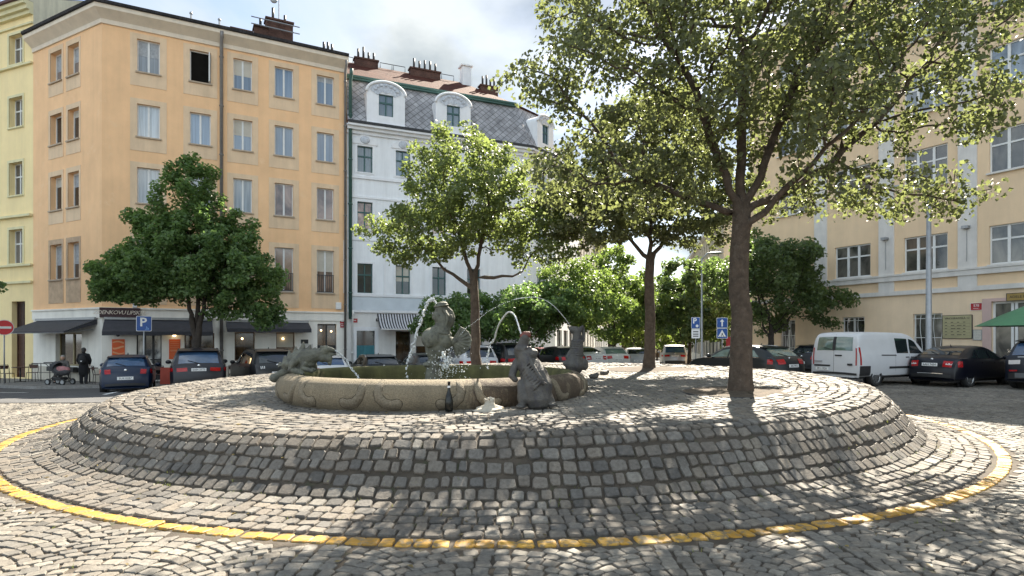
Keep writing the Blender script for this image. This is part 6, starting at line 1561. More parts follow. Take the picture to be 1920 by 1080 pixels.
    def patch(s, mb, fn, us, vs, off=.008, thick=.0):
        G_ = [[fn(u, v) for v in vs] for u in us]; V = []; nu, nv = len(us), len(vs)
        ctr = Vector((s.L/2, 0, .8))
        for i in range(nu):
            for j in range(nv):
                a = G_[min(i+1, nu-1)][j]-G_[max(i-1, 0)][j]; b = G_[i][min(j+1, nv-1)]-G_[i][max(j-1, 0)]; n = a.cross(b)
                n = n.normalized() if n.length > 1e-9 else Vector((0, 0, 1))
                if n.dot(G_[i][j]-ctr) < 0: n = -n
                V.append(tuple(G_[i][j]+n*off))
        mb.add(V, [(i*nv+j, (i+1)*nv+j, (i+1)*nv+j+1, i*nv+j+1) for i in range(nu-1) for j in range(nv-1)])

def make_car(name, sh, body_mat, label, cat, loc, heading, o):
    """car with its rear centre at loc, pointing along heading; o: details of this kind of car"""
    h = math.atan2(heading[1], heading[0]); z = float(g(loc[0]+heading[0]*sh.L/2, loc[1]+heading[1]*sh.L/2))+.02
    root = empty(name, (loc[0], loc[1], z), h, label, cat)
    body = sh.body().build('body', body_mat, root, True)
    cut = MB(); ax = o['axles']; r = o.get('wr', .32)
    for x in ax:
        for sgn in (-1, 1): cut.lathe([(r+.055, sgn*sh.Wd/2-.30 if sgn > 0 else -sh.Wd/2-.2), (r+.055, sh.Wd/2+.2 if sgn > 0 else -sh.Wd/2+.30)], (x, 0, r), 28, ax='y')
    co = cut.build('cutter', None, None)
    bake_in(body, [('BOOLEAN', dict(operation='DIFFERENCE', object=co, solver='EXACT'))]); bpy.data.objects.remove(co)
    bm = bmesh.new(); bm.from_mesh(body.data); left = set(bm.verts); isl = []
    while left:
        st_ = [left.pop()]; comp = [st_[0]]
        while st_:
            for e in st_.pop().link_edges:
                for w_ in e.verts:
                    if w_ in left: left.discard(w_); st_.append(w_); comp.append(w_)
        isl.append(comp)
    isl.sort(key=len); bmesh.ops.delete(bm, geom=[v_ for c_ in isl[:-1] for v_ in c_], context='VERTS'); bm.to_mesh(body.data); bm.free()
    body.data.polygons.foreach_set('use_smooth', np.ones(len(body.data.polygons), dtype=bool))
    if not body.data.materials: body.data.materials.append(body_mat)
    try: body.data.set_sharp_from_angle(angle=R(40))
    except Exception: pass
    a = MB()                                        # dark wheel housings
    for x in ax:
        for sgn in (-1, 1): a.lathe([(r+.05, sgn*(sh.Wd/2-.29)), (.02, sgn*(sh.Wd/2-.285))], (x, 0, r), 24, cap=False, ax='y')
    a.box(.25, sh.L-.3, -sh.Wd*.38, sh.Wd*.38, sh.sill-.06, sh.sill+.02)
    a.build('underbody', M['black'], root)
    for x in ax:
        for sgn in (-1, 1):
            w = MB(); yo = sgn*(sh.Wd/2-.02); yi = sgn*(sh.Wd/2-.23)
            w.lathe([(r*.62, yi), (r*.94, yi), (r, yi+sgn*.03), (r, yo-sgn*.03), (r*.95, yo), (r*.68, yo-sgn*.008), (r*.64, yo-sgn*.03)], (x, 0, r), 30, cap=True, ax='y')
            wo = w.build('wheel', M['rubber'], root, True)
            q = MB(); q.lathe([(r*.66, yo-sgn*.012), (r*.63, yo-sgn*.005), (r*.60, yo-sgn*.03)], (x, 0, r), 30, cap=False, ax='y'); q.lathe([(.001, yo-sgn*.012), (.055, yo-sgn*.014), (.06, yo-sgn*.05)], (x, 0, r), 14, cap=False, ax='y')
            ns = o.get('spokes', 5)
            for k in range(ns):
                t = 2*math.pi*k/ns+.3; c_, s_ = math.cos(t), math.sin(t); tx, tz = -s_, c_
                pts = [(x+c_*.04+tx*.035, r+s_*.04+tz*.035), (x+c_*r*.63+tx*.028, r+s_*r*.63+tz*.028), (x+c_*r*.63-tx*.028, r+s_*r*.63-tz*.028), (x+c_*.04-tx*.035, r+s_*.04-tz*.035)]
                q.prism([(p[0], yo-sgn*.015, p[1]) for p in pts], (0, -sgn*.03, 0))
            q.build('rim', M['rim'], wo)
            q = MB(); q.lathe([(.001, yo-sgn*.06), (r*.62, yo-sgn*.06)], (x, 0, r), 24, cap=False, ax='y'); q.build('brake_disc', M['dark_metal'], wo)
    # glass
    gm = o.get('glass', GLASS); gr = o.get('rear_glass', gm)
    z0, z1 = o['rear_win']; ts = np.linspace(sh.t_rear_z(z0), sh.t_rear_z(z1), 7); m_ = o.get('rear_win_w', .84)
    q = MB(); sh.patch(q, sh.top_pt, ts, np.linspace(-m_, m_, 11)); q.build('rear_window', gr, root, True)
    z0, z1 = o['windscreen']; ts = np.linspace(sh.t_front_z(z0), sh.t_front_z(z1), 8); q = MB(); sh.patch(q, sh.top_pt, ts, np.linspace(-.9, .9, 11)); q.build('windscreen', gm, root, True)
    for sgn in (-1, 1):
        for (x0, x1, ql, qh, sl0, sl1) in o['side_win']:
            q = MB(); us = np.linspace(0, 1, 9); vs = np.linspace(0, 1, 5)
            def fn(u, v, x0=x0, x1=x1, ql=ql, qh=qh, sl0=sl0, sl1=sl1, sgn=sgn):
                xa = x0+sl0*v; xb = x1+sl1*v; return sh.side_pt(sh.t_at_x(xa+(xb-xa)*u), ql+(qh-ql)*v, sgn)
            sh.patch(q, fn, us, vs); q.build('side_window', gm, root, True)
            if o.get('chrome_line'):
                q = MB(); q.tube([tuple(fn(u, 0)+Vector((0, sgn*.008, -.02))) for u in us], .012, 5); q.build('chrome_trim', M['chrome'], root)
        for x in o.get('handles', ()):
            p = sh.side_pt(sh.t_at_x(x), -.16, sgn); q = MB(); q.box(p.x-.10, p.x+.10, p.y-.02, p.y+.02, p.z-.018, p.z+.018); q.build('door_handle', o.get('handle_mat', body_mat), root, bevel=.006)
        for x in o.get('gaps', ()):                  # shut lines
            q = MB(); sh.patch(q, lambda u, v, x=x, sgn=sgn: sh.side_pt(sh.t_at_x(x+u*.008), v, sgn), (0, 1), np.linspace(-.85, -.02, 9), .003); q.build('door_gap', M['black'], root)
        xm = o['mirror']; p = sh.side_pt(sh.t_at_x(xm), .05, sgn); q = MB(); q.ball((p.x, p.y+sgn*.13, p.z+.07), .1, 10, 7, (.75, 1.15, .85)); q.box(p.x-.03, p.x+.03, min(p.y, p.y+sgn*.1), max(p.y, p.y+sgn*.1), p.z+.01, p.z+.05); q.build('wing_mirror', o.get('mirror_mat', body_mat), root, True)
        # lamps
        for key, mt in (('tail', o.get('tail_mat', TAIL)), ('tail2', TAILW)):
            if key in o:
                za, zb_, qa, xs = o[key]; q = MB()
                sh.patch(q, lambda u, v, sgn=sgn: sh.top_pt(u, sgn*v), np.linspace(sh.t_rear_z(za), sh.t_rear_z(zb_), 5), np.linspace(qa, 1.0, 6), .012)
                if xs:
                    def sf(u, v, sgn=sgn, za=za, zb_=zb_):
                        t = sh.t_at_x(u); c = sh.st(t); zz = za+(zb_-za)*v; ys = np.interp(zz, [p[2] for p in c[2:10]], [p[1] for p in c[2:10]]); return Vector((c[4][0], sgn*float(ys), zz))
                    xr = float(np.interp((sh.t_rear_z(zb_)), np.arange(sh.n), sh.x)); sh.patch(q, sf, np.linspace(xr+.01, xs, 4), np.linspace(0, 1, 4), .012)
                q.build('tail_lamp' if key == 'tail' else 'reversing_lamp', mt, root, True)
        q = MB(); zf = o.get('head_z', .68); sh.patch(q, lambda u, v, sgn=sgn: sh.top_pt(u, sgn*v), np.linspace(sh.t_front_z(zf-.08), sh.t_front_z(zf+.09), 4), np.linspace(.55, 1, 5), .01); q.build('headlamp', TAILW, root, True)
    # bumper and plate
    if 'bumper' in o:
        za, zb_ = o['bumper']; q = MB(); sh.patch(q, sh.top_pt, np.linspace(sh.t_rear_z(za), sh.t_rear_z(zb_), 4), np.linspace(-1, 1, 13), .02); q.build('bumper', M['black'], root, True)
    if 'strip' in o:
        za, zb_ = o['strip']; q = MB(); sh.patch(q, sh.top_pt, np.linspace(sh.t_rear_z(za), sh.t_rear_z(zb_), 3), np.linspace(-.62, .62, 9), .014); q.build('chrome_strip', M['chrome'], root, True)
    zp = o['plate'][0]; yp = o['plate'][1] if len(o['plate']) > 1 else 0; t = sh.t_rear_z(zp); p = sh.top_pt(t, yp/(sh.Wd/2) if yp else 0.0)
    q = MB(); q.box(p.x-.03, p.x-.012, yp-.26, yp+.26, zp-.058, zp+.058); pl = q.build('number_plate', M['plate_white'], root, bevel=.004)
    me = text_mesh(o.get('reg', '4A8 2345'), .105, .002); me.materials.append(M['plate_text']); me.transform(Matrix(((0, 0, -1, p.x-.033), (-1, 0, 0, yp), (0, 1, 0, zp), (0, 0, 0, 1))))
    tx = bpy.data.objects.new('plate_lettering', me); COL.objects.link(tx); tx.parent = pl
    if 'badge' in o:
        zz = o['badge']; p = sh.top_pt(sh.t_rear_z(zz), 0.0); q = MB(); q.lathe([(.001, -.02), (.045, -.02), (.05, -.012), (.05, .01)], (p.x, 0, zz), 18, cap=False, ax='x'); q.build('badge', M['chrome'], root, True)
    if 'spoiler' in o:
        x, zz = o['spoiler']; w = sh.hw(x)*.72; q = MB(); q.prism([(x-.20, -w, zz+.0), (x+.15, -w, zz+.045), (x+.15, -w, zz+.005), (x-.18, -w, zz-.03)], (0, 2*w, 0)); q.build('roof_spoiler', o.get('spoiler_mat', body_mat), root, bevel=.008)
    if o.get('rails'):
        xa, xb = o['rails']
        for sgn in (-1, 1):
            q = MB(); pts = [sh.side_pt(sh.t_at_x(x), 1.0, sgn)+Vector((0, -sgn*.05, .095)) for x in np.linspace(xa, xb, 12)]; pts[0].z -= .04; pts[-1].z -= .04
            q.tube([tuple(p) for p in pts], .018, 6); q.build('roof_rail', o.get('rail_mat', M['dark_metal']), root, True)
    q = MB(); xa = o.get('aerial', sh.L*.3); zt = float(np.interp(xa, sh.x, sh.z)); q.tube([(xa+.06, 0, zt), (xa, 0, zt+.10)], [.03, .008], 6); q.build('aerial', M['black'], root)
    q = MB(); z0 = o['rear_win'][0]; p = sh.top_pt(sh.t_rear_z(z0), 0); p2 = sh.top_pt(sh.t_rear_z(z0+.10), .45); q.tube([tuple(p+Vector((-.02, 0, .0))), tuple(p2+Vector((-.025, 0, .01)))], .012, 5); q.build('rear_wiper', M['black'], root)
    return root

HATCH = CarShape(4.25, 1.76, 1.44, [(0, .30), (.0, .52), (.03, .72), (.10, .93), (.22, 1.03), (.45, 1.24), (.72, 1.38), (1.15, 1.44), (1.8, 1.44), (2.3, 1.385), (2.8, 1.17), (3.15, .98), (3.7, .88), (4.05, .76), (4.2, .58), (4.25, .42), (4.2, .28)], (1.0, .90))
O_HATCH = dict(axles=(.78, 3.38), rear_win=(1.04, 1.36), windscreen=(1.0, 1.36), side_win=[(.85, 2.0, .10, .92, .12, -.05), (2.1, 3.0, .10, .92, 0, -.48)], handles=(1.75,), gaps=(1.55, 2.95), mirror=2.85, tail=(.76, .93, .70, .42), plate=(.60,), badge=.90, bumper=(.31, .40), spoiler=(.74, 1.38), reg='5U4 0287', spokes=5)
SUV = CarShape(4.9, 2.0, 1.74, [(0, .36), (.0, .62), (.03, .86), (.08, 1.06), (.16, 1.12), (.40, 1.42), (.62, 1.62), (1.0, 1.72), (1.9, 1.74), (2.7, 1.69), (3.15, 1.42), (3.55, 1.14), (4.3, 1.05), (4.7, .92), (4.86, .7), (4.9, .5), (4.85, .34)], (1.10, 1.04), .30, .19)
O_SUV = dict(axles=(.95, 3.90), wr=.37, rear_win=(1.16, 1.58), windscreen=(1.15, 1.64), side_win=[(.62, 1.25, .1, .85, .30, 0), (1.32, 2.2, .08, .92, 0, 0), (2.28, 3.45, .08, .92, 0, -.58)], handles=(1.55, 2.5), gaps=(1.28, 2.24, 3.35), mirror=3.3, tail=(.86, 1.0, .50, .5), plate=(.93,), badge=1.09, bumper=(.36, .56), spoiler=(.66, 1.66), rails=(.9, 2.8), reg='6AM 3775', spokes=7, head_z=.8)
SEDAN = CarShape(4.67, 1.81, 1.46, [(0, .34), (.0, .55), (.03, .78), (.10, .95), (.30, 1.06), (.55, 1.10), (.95, 1.28), (1.45, 1.43), (2.0, 1.465), (2.5, 1.43), (3.0, 1.22), (3.45, 1.0), (4.1, .90), (4.5, .75), (4.64, .56), (4.67, .42), (4.62, .3)], (1.02, .93))
O_SEDAN = dict(axles=(.95, 3.64), rear_win=(1.13, 1.40), rear_win_w=.86, windscreen=(1.02, 1.38), side_win=[(1.02, 1.42, .12, .72, .34, .03), (1.48, 2.25, .08, .92, .02, 0), (2.33, 3.32, .08, .92, 0, -.52)], handles=(1.8, 2.65), gaps=(1.35, 2.29, 3.3), mirror=3.12, tail=(.72, .93, .58, .38), tail2=(.80, .86, .70, None), plate=(.80,), badge=.985, bumper=(.34, .46), strip=(.465, .485), reg='6AH 7434', spokes=6, glass=GLASS, rear_glass=GLASS)
ESTATE = CarShape(4.9, 1.87, 1.45, [(0, .34), (.0, .55), (.04, .78), (.14, .96), (.28, 1.02), (.62, 1.26), (.9, 1.38), (1.4, 1.45), (2.1, 1.46), (2.7, 1.41), (3.2, 1.2), (3.62, .99), (4.3, .88), (4.7, .74), (4.86, .55), (4.9, .42), (4.85, .3)], (1.01, .93))
O_ESTATE = dict(axles=(1.0, 3.85), rear_win=(1.05, 1.36), windscreen=(1.0, 1.38), side_win=[(.88, 1.42, .1, .82, .32, 0), (1.5, 2.35, .08, .92, 0, 0), (2.43, 3.48, .08, .92, 0, -.54)], handles=(1.85, 2.75), gaps=(1.46, 2.39, 3.45), mirror=3.3, tail=(.76, .94, .5, .42), plate=(.7,), badge=.98, bumper=(.34, .44), spoiler=(.92, 1.39), rails=(1.1, 2.9), rail_mat=M['chrome'], chrome_line=True, reg='3AS 9912', glass=GLASS_G, rear_glass=GLASS_G)
VAN = CarShape(4.97, 1.98, 1.97, [(0, .42), (.0, .7), (.01, 1.1), (.03, 1.4), (.10, 1.80), (.22, 1.93), (.5, 1.965), (1.6, 1.97), (2.9, 1.95), (3.35, 1.86), (3.75, 1.60), (4.2, 1.22), (4.55, 1.06), (4.82, .92), (4.94, .68), (4.97, .5), (4.9, .36)], (1.20, 1.14), .34, .16, .05, .05, True)
O_VAN = dict(axles=(1.02, 3.95), wr=.34, rear_win=(1.29, 1.78), rear_win_w=.80, windscreen=(1.22, 1.84), side_win=[(2.28, 3.0, .03, .83, -.06, -.02), (3.1, 4.05, .03, .86, 0, -.56)], handles=(3.22, 2.9), handle_mat=M['black'], gaps=(2.15, 3.05, 4.0), mirror=3.98, mirror_mat=M['black'], tail=(.78, 1.42, .93, .13), plate=(.62, .46), bumper=(.42, .50), reg='7P1 1920', spokes=8, glass=GLASS, rear_glass=GLASS_G, head_z=.85)

HO = (-.476, .879); HW = (-.405, .914); HR = (.885, .465); HP = (-.465, .885)
def at(px, D): return ((px-960)/F*D, D)
make_car('parked_car', HATCH, paint('dark_blue_paint', (.007, .020, .055)), 'dark blue three-door hatchback seen from behind under the parking sign', 'car', at(235, 22.9), HO, dict(O_HATCH, rear_glass=GLASS_B))
make_car('parked_car', SUV, paint('anthracite_paint', (.020, .020, .028)), 'large dark grey off-roader seen from behind in front of the street tree', 'car', at(373, 23.6), HO, dict(O_SUV, rear_glass=GLASS_B))
r = make_car('parked_car', SUV, paint('grey_paint', (.040, .041, .043), metal=.3), 'dark grey crossover with three slim white lamp bars, behind the lizard statue', 'car', at(522, 25.8), (-.60, .80), dict(O_SUV, plate=(.75,), reg='EL2 118', tail_mat=M['black']))
for sgn in (1, -1):
    for k in range(3):
        q = MB(); SUV.patch(q, lambda u, v, k=k, sgn=sgn: SUV.top_pt(u, sgn*(.66+.09*k+v)), np.linspace(SUV.t_rear_z(.93), SUV.t_rear_z(1.04), 3), (0, .035), .022); q.build('lamp_bar', M['white'], r)
WHITEP = paint('white_paint_car', (.72, .73, .74)); BLACKP = paint('black_paint', (.008, .008, .010)); SILV = paint('silver_paint', (.42, .43, .45), metal=.5)
def small(px, D, sh, o, mat, label, head, **k): return make_car('parked_car', sh, mat, label, 'car', at(px, D), head, dict(o, **k))
small(622, 26.4, HATCH, O_HATCH, WHITEP, 'white hatchback with a blue rear window behind the lizard head', HO, rear_glass=GLASS_B, reg='1AB 5520')
small(722, 27.4, ESTATE, O_ESTATE, paint('black_green_paint', (.014, .016, .016)), 'black estate car parked in front of the teal gate', HW, glass=GLASS, rear_glass=GLASS, reg='2AC 7781')
small(815, 28.2, HATCH, O_HATCH, paint('slate_paint', (.05, .052, .055)), 'slate grey hatchback half hidden by the central statue', HW, reg='4AD 6093')
small(905, 29.0, SUV, O_SUV, paint('pale_paint', (.60, .62, .66)), 'pale silver off-roader with dark glass behind the thin trunk', HW, reg='8AE 1206')
small(982, 29.6, SUV, O_SUV, BLACKP, 'black off-roader behind the squat ribbed statue', HW, reg='9AF 4411')
small(1032, 33.0, HATCH, O_HATCH, paint('red_paint', (.30, .010, .012)), 'red hatchback half hidden by the squat statue', HW, reg='3AK 2278')
small(1078, 31.0, HATCH, O_HATCH, paint('graphite_paint', (.03, .031, .033)), 'graphite hatchback just left of the fish tail statue', HW, reg='7AJ 4150')
small(1122, 34.0, SEDAN, O_SEDAN, WHITEP, 'white saloon just right of the fish tail statue', (-.5, .86), reg='2AL 8834')
small(1160, 37.5, ESTATE, O_ESTATE, paint('cream_paint', (.62, .62, .58)), 'cream estate car second from the fish tail statue', (-.2, .98), reg='5AN 3190', glass=GLASS_G, rear_glass=GLASS_G)
small(1196, 41, HATCH, O_HATCH, paint('light_grey_paint', (.48, .49, .50)), 'light grey hatchback beside the slim trunk at the street mouth', (.1, .99), reg='1AP 7002')
small(1266, 46, SUV, O_SUV, SILV, 'silver off-roader with a dark blue rear window in the middle of the street', (.2, .98), rear_glass=GLASS_B, reg='4AR 5567')
ac = at(1392, 25.2); make_car('parked_car', ESTATE, paint('dark_grey_metallic', (.018, .022, .024)), 'dark estate car with a bright roof edge passing behind the thick trunk', 'car', (ac[0]-HP[0]*2.45, ac[1]-HP[1]*2.45), HP, dict(O_ESTATE))
small(1500, 28.8, HATCH, O_HATCH, BLACKP, 'black hatchback squeezed between the estate car and the white van', HR, reg='7AT 3308')
vr = at(1563, 22.4); v = make_car('parked_van', VAN, paint('white_van_paint', (.74, .75, .77)), 'white delivery van with twin rear doors and a smoked rear window', 'van', vr, HR, O_VAN)
q = MB(); VAN.patch(q, VAN.top_pt, np.linspace(VAN.t_rear_z(.5), VAN.t_rear_z(1.86), 12), (-.006, .006), .004); q.build('door_gap', M['black'], v)
q = MB(); VAN.patch(q, VAN.top_pt, np.linspace(VAN.t_rear_z(1.29), VAN.t_rear_z(1.78), 7), (-.07, .07), .012); q.build('window_divider', M['black'], v)
for zz, y, w, h_, nm in ((1.12, -.18, .13, .025, 'door_handle'), (.80, -.62, .09, .035, 'emblem'), (.90, .62, .16, .018, 'nameplate'), (.74, .46, .32, .03, 'plate_lamp')):
    p = VAN.top_pt(VAN.t_rear_z(zz), 0); q = MB(); q.box(p.x-.025, p.x+.02, y-w, y+w, zz-h_, zz+h_); q.build(nm, M['black'] if nm != 'nameplate' else M['metal'], v, bevel=.008)
for sgn in (-1, 1):
    q = MB(); VAN.patch(q, lambda u, v_, sgn=sgn: VAN.side_pt(VAN.t_at_x(u), v_, sgn), np.linspace(1.3, 2.2, 4), (-.10, -.05), .012); q.build('door_rail', M['black'], v)
    q = MB(); VAN.patch(q, lambda u, v_, sgn=sgn: VAN.side_pt(VAN.t_at_x(u), v_, sgn), np.linspace(1.75, 3.2, 6), (-.66, -.56), .014); q.build('rubbing_strip', M['black'], v)
    q = MB(); VAN.patch(q, lambda u, v_, sgn=sgn: VAN.side_pt(VAN.t_at_x(u), v_, sgn), np.linspace(.03, .62, 6), np.linspace(-.98, -.52, 4), .014); q.build('corner_bumper', M['black'], v)
sr = at(1742, 22.0); make_car('parked_car', SEDAN, paint('black_blue_paint', (.006, .007, .014)), 'black saloon parked right of the white van with its tail lamps showing', 'car', sr, HR, dict(O_SEDAN))
lr = at(1938, 20.2); r = make_car('parked_car', SUV, paint('navy_black_paint', (.010, .013, .022)), 'navy off-roader cut off by the right edge of the view, grey lower bumper', 'car', lr, HR, dict(O_SUV, rear_glass=GLASS_B, spoiler_mat=M['black'], strip=(1.085, 1.10), tail_mat=TAILW, reg='1AZ 6720'))
q = MB(); SUV.patch(q, SUV.top_pt, np.linspace(SUV.t_rear_z(.40), SUV.t_rear_z(.56), 4), np.linspace(-.7, .7, 9), .03); q.build('skid_plate', pmat('grey_plastic', (.13, .135, .14), .6, .1, 6), r, True)
for sgn in (-1, 1):
    q = MB(); SUV.patch(q, lambda u, v_, sgn=sgn: SUV.top_pt(u, sgn*v_), np.linspace(SUV.t_rear_z(.62), SUV.t_rear_z(.67), 3), np.linspace(.6, .95, 4), .03); q.build('reflector', TAIL, r)
# ------------------------------------------------------------------ signs and lamp posts
def facing(p): d = Vector((-p[0], -p[1], 0)).normalized(); return d
def post_sign(px, D, label, top, cat='sign', r=.03, name='street_sign', face=None):
    x, y = at(px, D); z = S(x, y); root = empty(name, (x, y, z), 0, label, cat)
    q = MB(); q.tube([(0, 0, -.1), (0, 0, top-z)], r, 8); q.build('pole', M['metal'], root, True)
    n = face or facing((x, y)); d = Vector((-n.y, n.x, 0)); return root, n, d
def board(root, n, d, zc, w, h, mat, name='panel', off=.045, round_=False, border=None, thick=.012, cx=0):
    q = MB(); z = zc-root.location.z
    def T(u, out, v): p = d*(u+cx)+n*out; return (p.x, p.y, v+z)
    q.T = T
    if round_:
        pts = [(w/2*math.cos(t), off, w/2*math.sin(t)) for t in np.linspace(0, 2*math.pi, 37)[:-1]]
    else:
        c = min(w, h)*.08; pts = []
        for (sx, sy, a0) in ((1, 1, 0), (-1, 1, 90), (-1, -1, 180), (1, -1, 270)):
            for t in np.linspace(a0, a0+90, 5): pts.append((sx*(w/2-c)+c*math.cos(R(t)), off, sy*(h/2-c)+c*math.sin(R(t))))
    k = len(pts); vs = pts+[(p[0], off-thick, p[2]) for p in pts]
    q.add(vs, [tuple(range(k)), tuple(range(k, 2*k))[::-1]]+[(i, (i+1) % k, k+(i+1) % k, k+i) for i in range(k)])
    return q.build(name, mat, root), T
def flat(root, T, polys, mat, name, off):
    q = MB(); q.T = T
    for p in polys: k = len(p); q.add([(u, off, v) for u, v in p]+[(u, off-.003, v) for u, v in p], [tuple(range(k)), tuple(range(k, 2*k))[::-1]]+[(i, (i+1) % k, k+(i+1) % k, k+i) for i in range(k)])
    return q.build(name, mat, root)
def sign_letters(root, n, d, s, size, zc, off, mat=None, cx=0, bold=.004):
    p = n*off+d*cx; return text_on(root, s, size, mat or M['white'], (p.x, p.y, zc-root.location.z), (d.x, d.y), .002, bold=bold)
rd, n, d = post_sign(8, 29.0, 'round red no-entry sign with a white bar on a grey pole at the left edge', 2.65)
board(rd, n, d, 2.28, .74, .74, M['white'], 'backing', .04, True); _, T = board(rd, n, d, 2.28, .68, .68, M['sign_red'], 'disc', .05, True)
flat(rd, T, [[(-.26, -.055), (.26, -.055), (.26, .055), (-.26, .055)]], M['white'], 'bar', .056)
rd, n, d = post_sign(270, 26.3, 'blue square parking sign with a white P above the blue hatchback', 2.72)
board(rd, n, d, 2.40, .58, .66, M['white'], 'backing', .04); _, T = board(rd, n, d, 2.40, .54, .62, M['sign_blue'], 'panel', .05)
sign_letters(rd, n, d, 'P', .52, 2.45, .054, cx=-.03, bold=.012)
flat(rd, T, [[(.03, -.26), (.19, -.26), (.19, -.23), (.03, -.23)], [(.08, -.22), (.11, -.22), (.11, -.12), (.08, -.12)], [(.11, -.19), (.17, -.24), (.19, -.22), (.13, -.16)]], pmat('pale_blue_print', (.16, .32, .62), .5, .05, 3), 'pictogram', .054)
rd, n, d = post_sign(1304.5, 33, 'blue parking sign with a small white plate underneath, left of the lamp post', 2.9)
board(rd, n, d, 2.60, .46, .62, M['white'], 'backing', .04); _, T = board(rd, n, d, 2.60, .42, .58, M['sign_blue'], 'panel', .05); sign_letters(rd, n, d, 'P', .40, 2.70, .054, cx=-.05, bold=.01)
flat(rd, T, [[(.07+.075*math.cos(t), -.16+.075*math.sin(t)) for t in np.linspace(0, 6.28, 17)[:-1]]], M['white'], 'disc_symbol', .054)
_, T = board(rd, n, d, 2.02, .44, .50, M['white'], 'supplementary_plate', .045); flat(rd, T, [[(-.14, y), (.14, y), (.14, y+.05), (-.14, y+.05)] for y in (-.16, -.05, .08)], M['plate_text'], 'lines_of_print', .049)
rd, n, d = post_sign(1354, 33.5, 'blue one-way arrow sign stacked on a pedestrian crossing sign', 2.95)
for zc in (2.62, 2.04): board(rd, n, d, zc, .57, .565, M['white'], 'backing', .04)
_, T = board(rd, n, d, 2.62, .53, .525, M['sign_blue'], 'arrow_panel', .05); flat(rd, T, [[(-.035, -.2), (.035, -.2), (.035, .06), (.11, .06), (0, .21), (-.11, .06), (-.035, .06)]], M['white'], 'arrow', .055)
_, T = board(rd, n, d, 2.04, .53, .525, M['sign_blue'], 'crossing_panel', .05); flat(rd, T, [[(-.21, -.19), (.21, -.19), (0, .2)]], M['white'], 'triangle', .055)
flat(rd, T, [[(-.02, .02), (.03, .02), (.035, -.06), (-.02, -.06)], [(-.02, -.06), (.02, -.06), (-.05, -.15), (-.08, -.15)], [(0, -.06), (.035, -.06), (.09, -.15), (.06, -.15)]]+[[(x, -.182), (x+.05, -.182), (x+.06, -.162), (x+.01, -.162)] for x in (-.16, -.06, .04, .12)], M['plate_text'], 'walking_figure', .058)
rd, n, d = post_sign(1370, 36, 'small red and white plate half hidden behind the thick trunk', 1.9)
board(rd, n, d, 1.55, .5, .62, M['plaque_red'], 'panel', .045)
def lamp_post(px, D, H, label, r0, arm):
    x, y = at(px, D); z = S(x, y); root = empty('lamp_post', (x, y, z), 0, label, 'lamp post')
    q = MB(); q.tube([(0, 0, -.1), (0, 0, .9), (0, 0, .95), (0, 0, H-z)], [r0*1.25, r0*1.2, r0, r0*.62], 14); q.build('pole', M['metal'], root, True)
    q = MB(); q.tube([(0, 0, H-z-.1), (arm*.5, 0, H-z+.25), (arm, 0, H-z+.3)], .04, 8); q.build('arm', M['metal'], root, True)
    q = MB(); ell(q, (arm+.25 if arm > 0 else arm-.25, 0, H-z+.28), (.36, .15, .08)); q.build('lamp_head', M['metal'], root, True)
    return root
lamp_post(1316, 35, 6.4, 'slim grey lamp post among the dark trees by the blue signs', .07, .6)
lamp_post(1741.5, 24.6, 7.6, 'tall grey lamp post in front of the barred window of the ochre house', .125, -.9)

# ------------------------------------------------------------------ green parasol at the right edge
GREENC = pmat('green_parasol_cloth', (.085, .22, .115), .8, .1, 3, .1, 60)
x, y = at(1952, 23.6); z = S(x, y)+.1; root = empty('parasol', (x, y, z), 0, 'green market parasol at the door of the ochre house', 'parasol')
q = MB(); H = CAMZ+(HOR-574)/F*23.6-z+.25; rim = CAMZ+(HOR-611)/F*23.6-z; k = 8; Rr = 2.1
V = [(0, 0, H)]; 
for f in (.5, 1.0):
    for i in range(32):
        a = 2*math.pi*i/32; sag = 1-.06*abs(math.sin(k*a/2))*f; V.append((Rr*f*sag*math.cos(a), Rr*f*sag*math.sin(a), H+(rim-H)*(f*.9+.1*f*f)))
q.add(V, [(0, 1+i, 1+(i+1) % 32) for i in range(32)]+[(1+i, 33+i, 33+(i+1) % 32, 1+(i+1) % 32) for i in range(32)]); q.build('canopy', GREENC, root, True)
q = MB(); q.tube([(0, 0, 0), (0, 0, H+.08)], .03, 8); q.build('pole', M['metal'], root, True)
q = MB()
for i in range(8): a = 2*math.pi*i/8; q.tube([(0, 0, H-.06), (Rr*.97*math.cos(a), Rr*.97*math.sin(a), rim-.0)], .012, 4)
q.build('ribs', M['metal'], root)
q = MB(); q.lathe([(.3, 0), (.3, .08), (.05, .12)], (0, 0, 0), 20); q.build('base', M['black'], root)

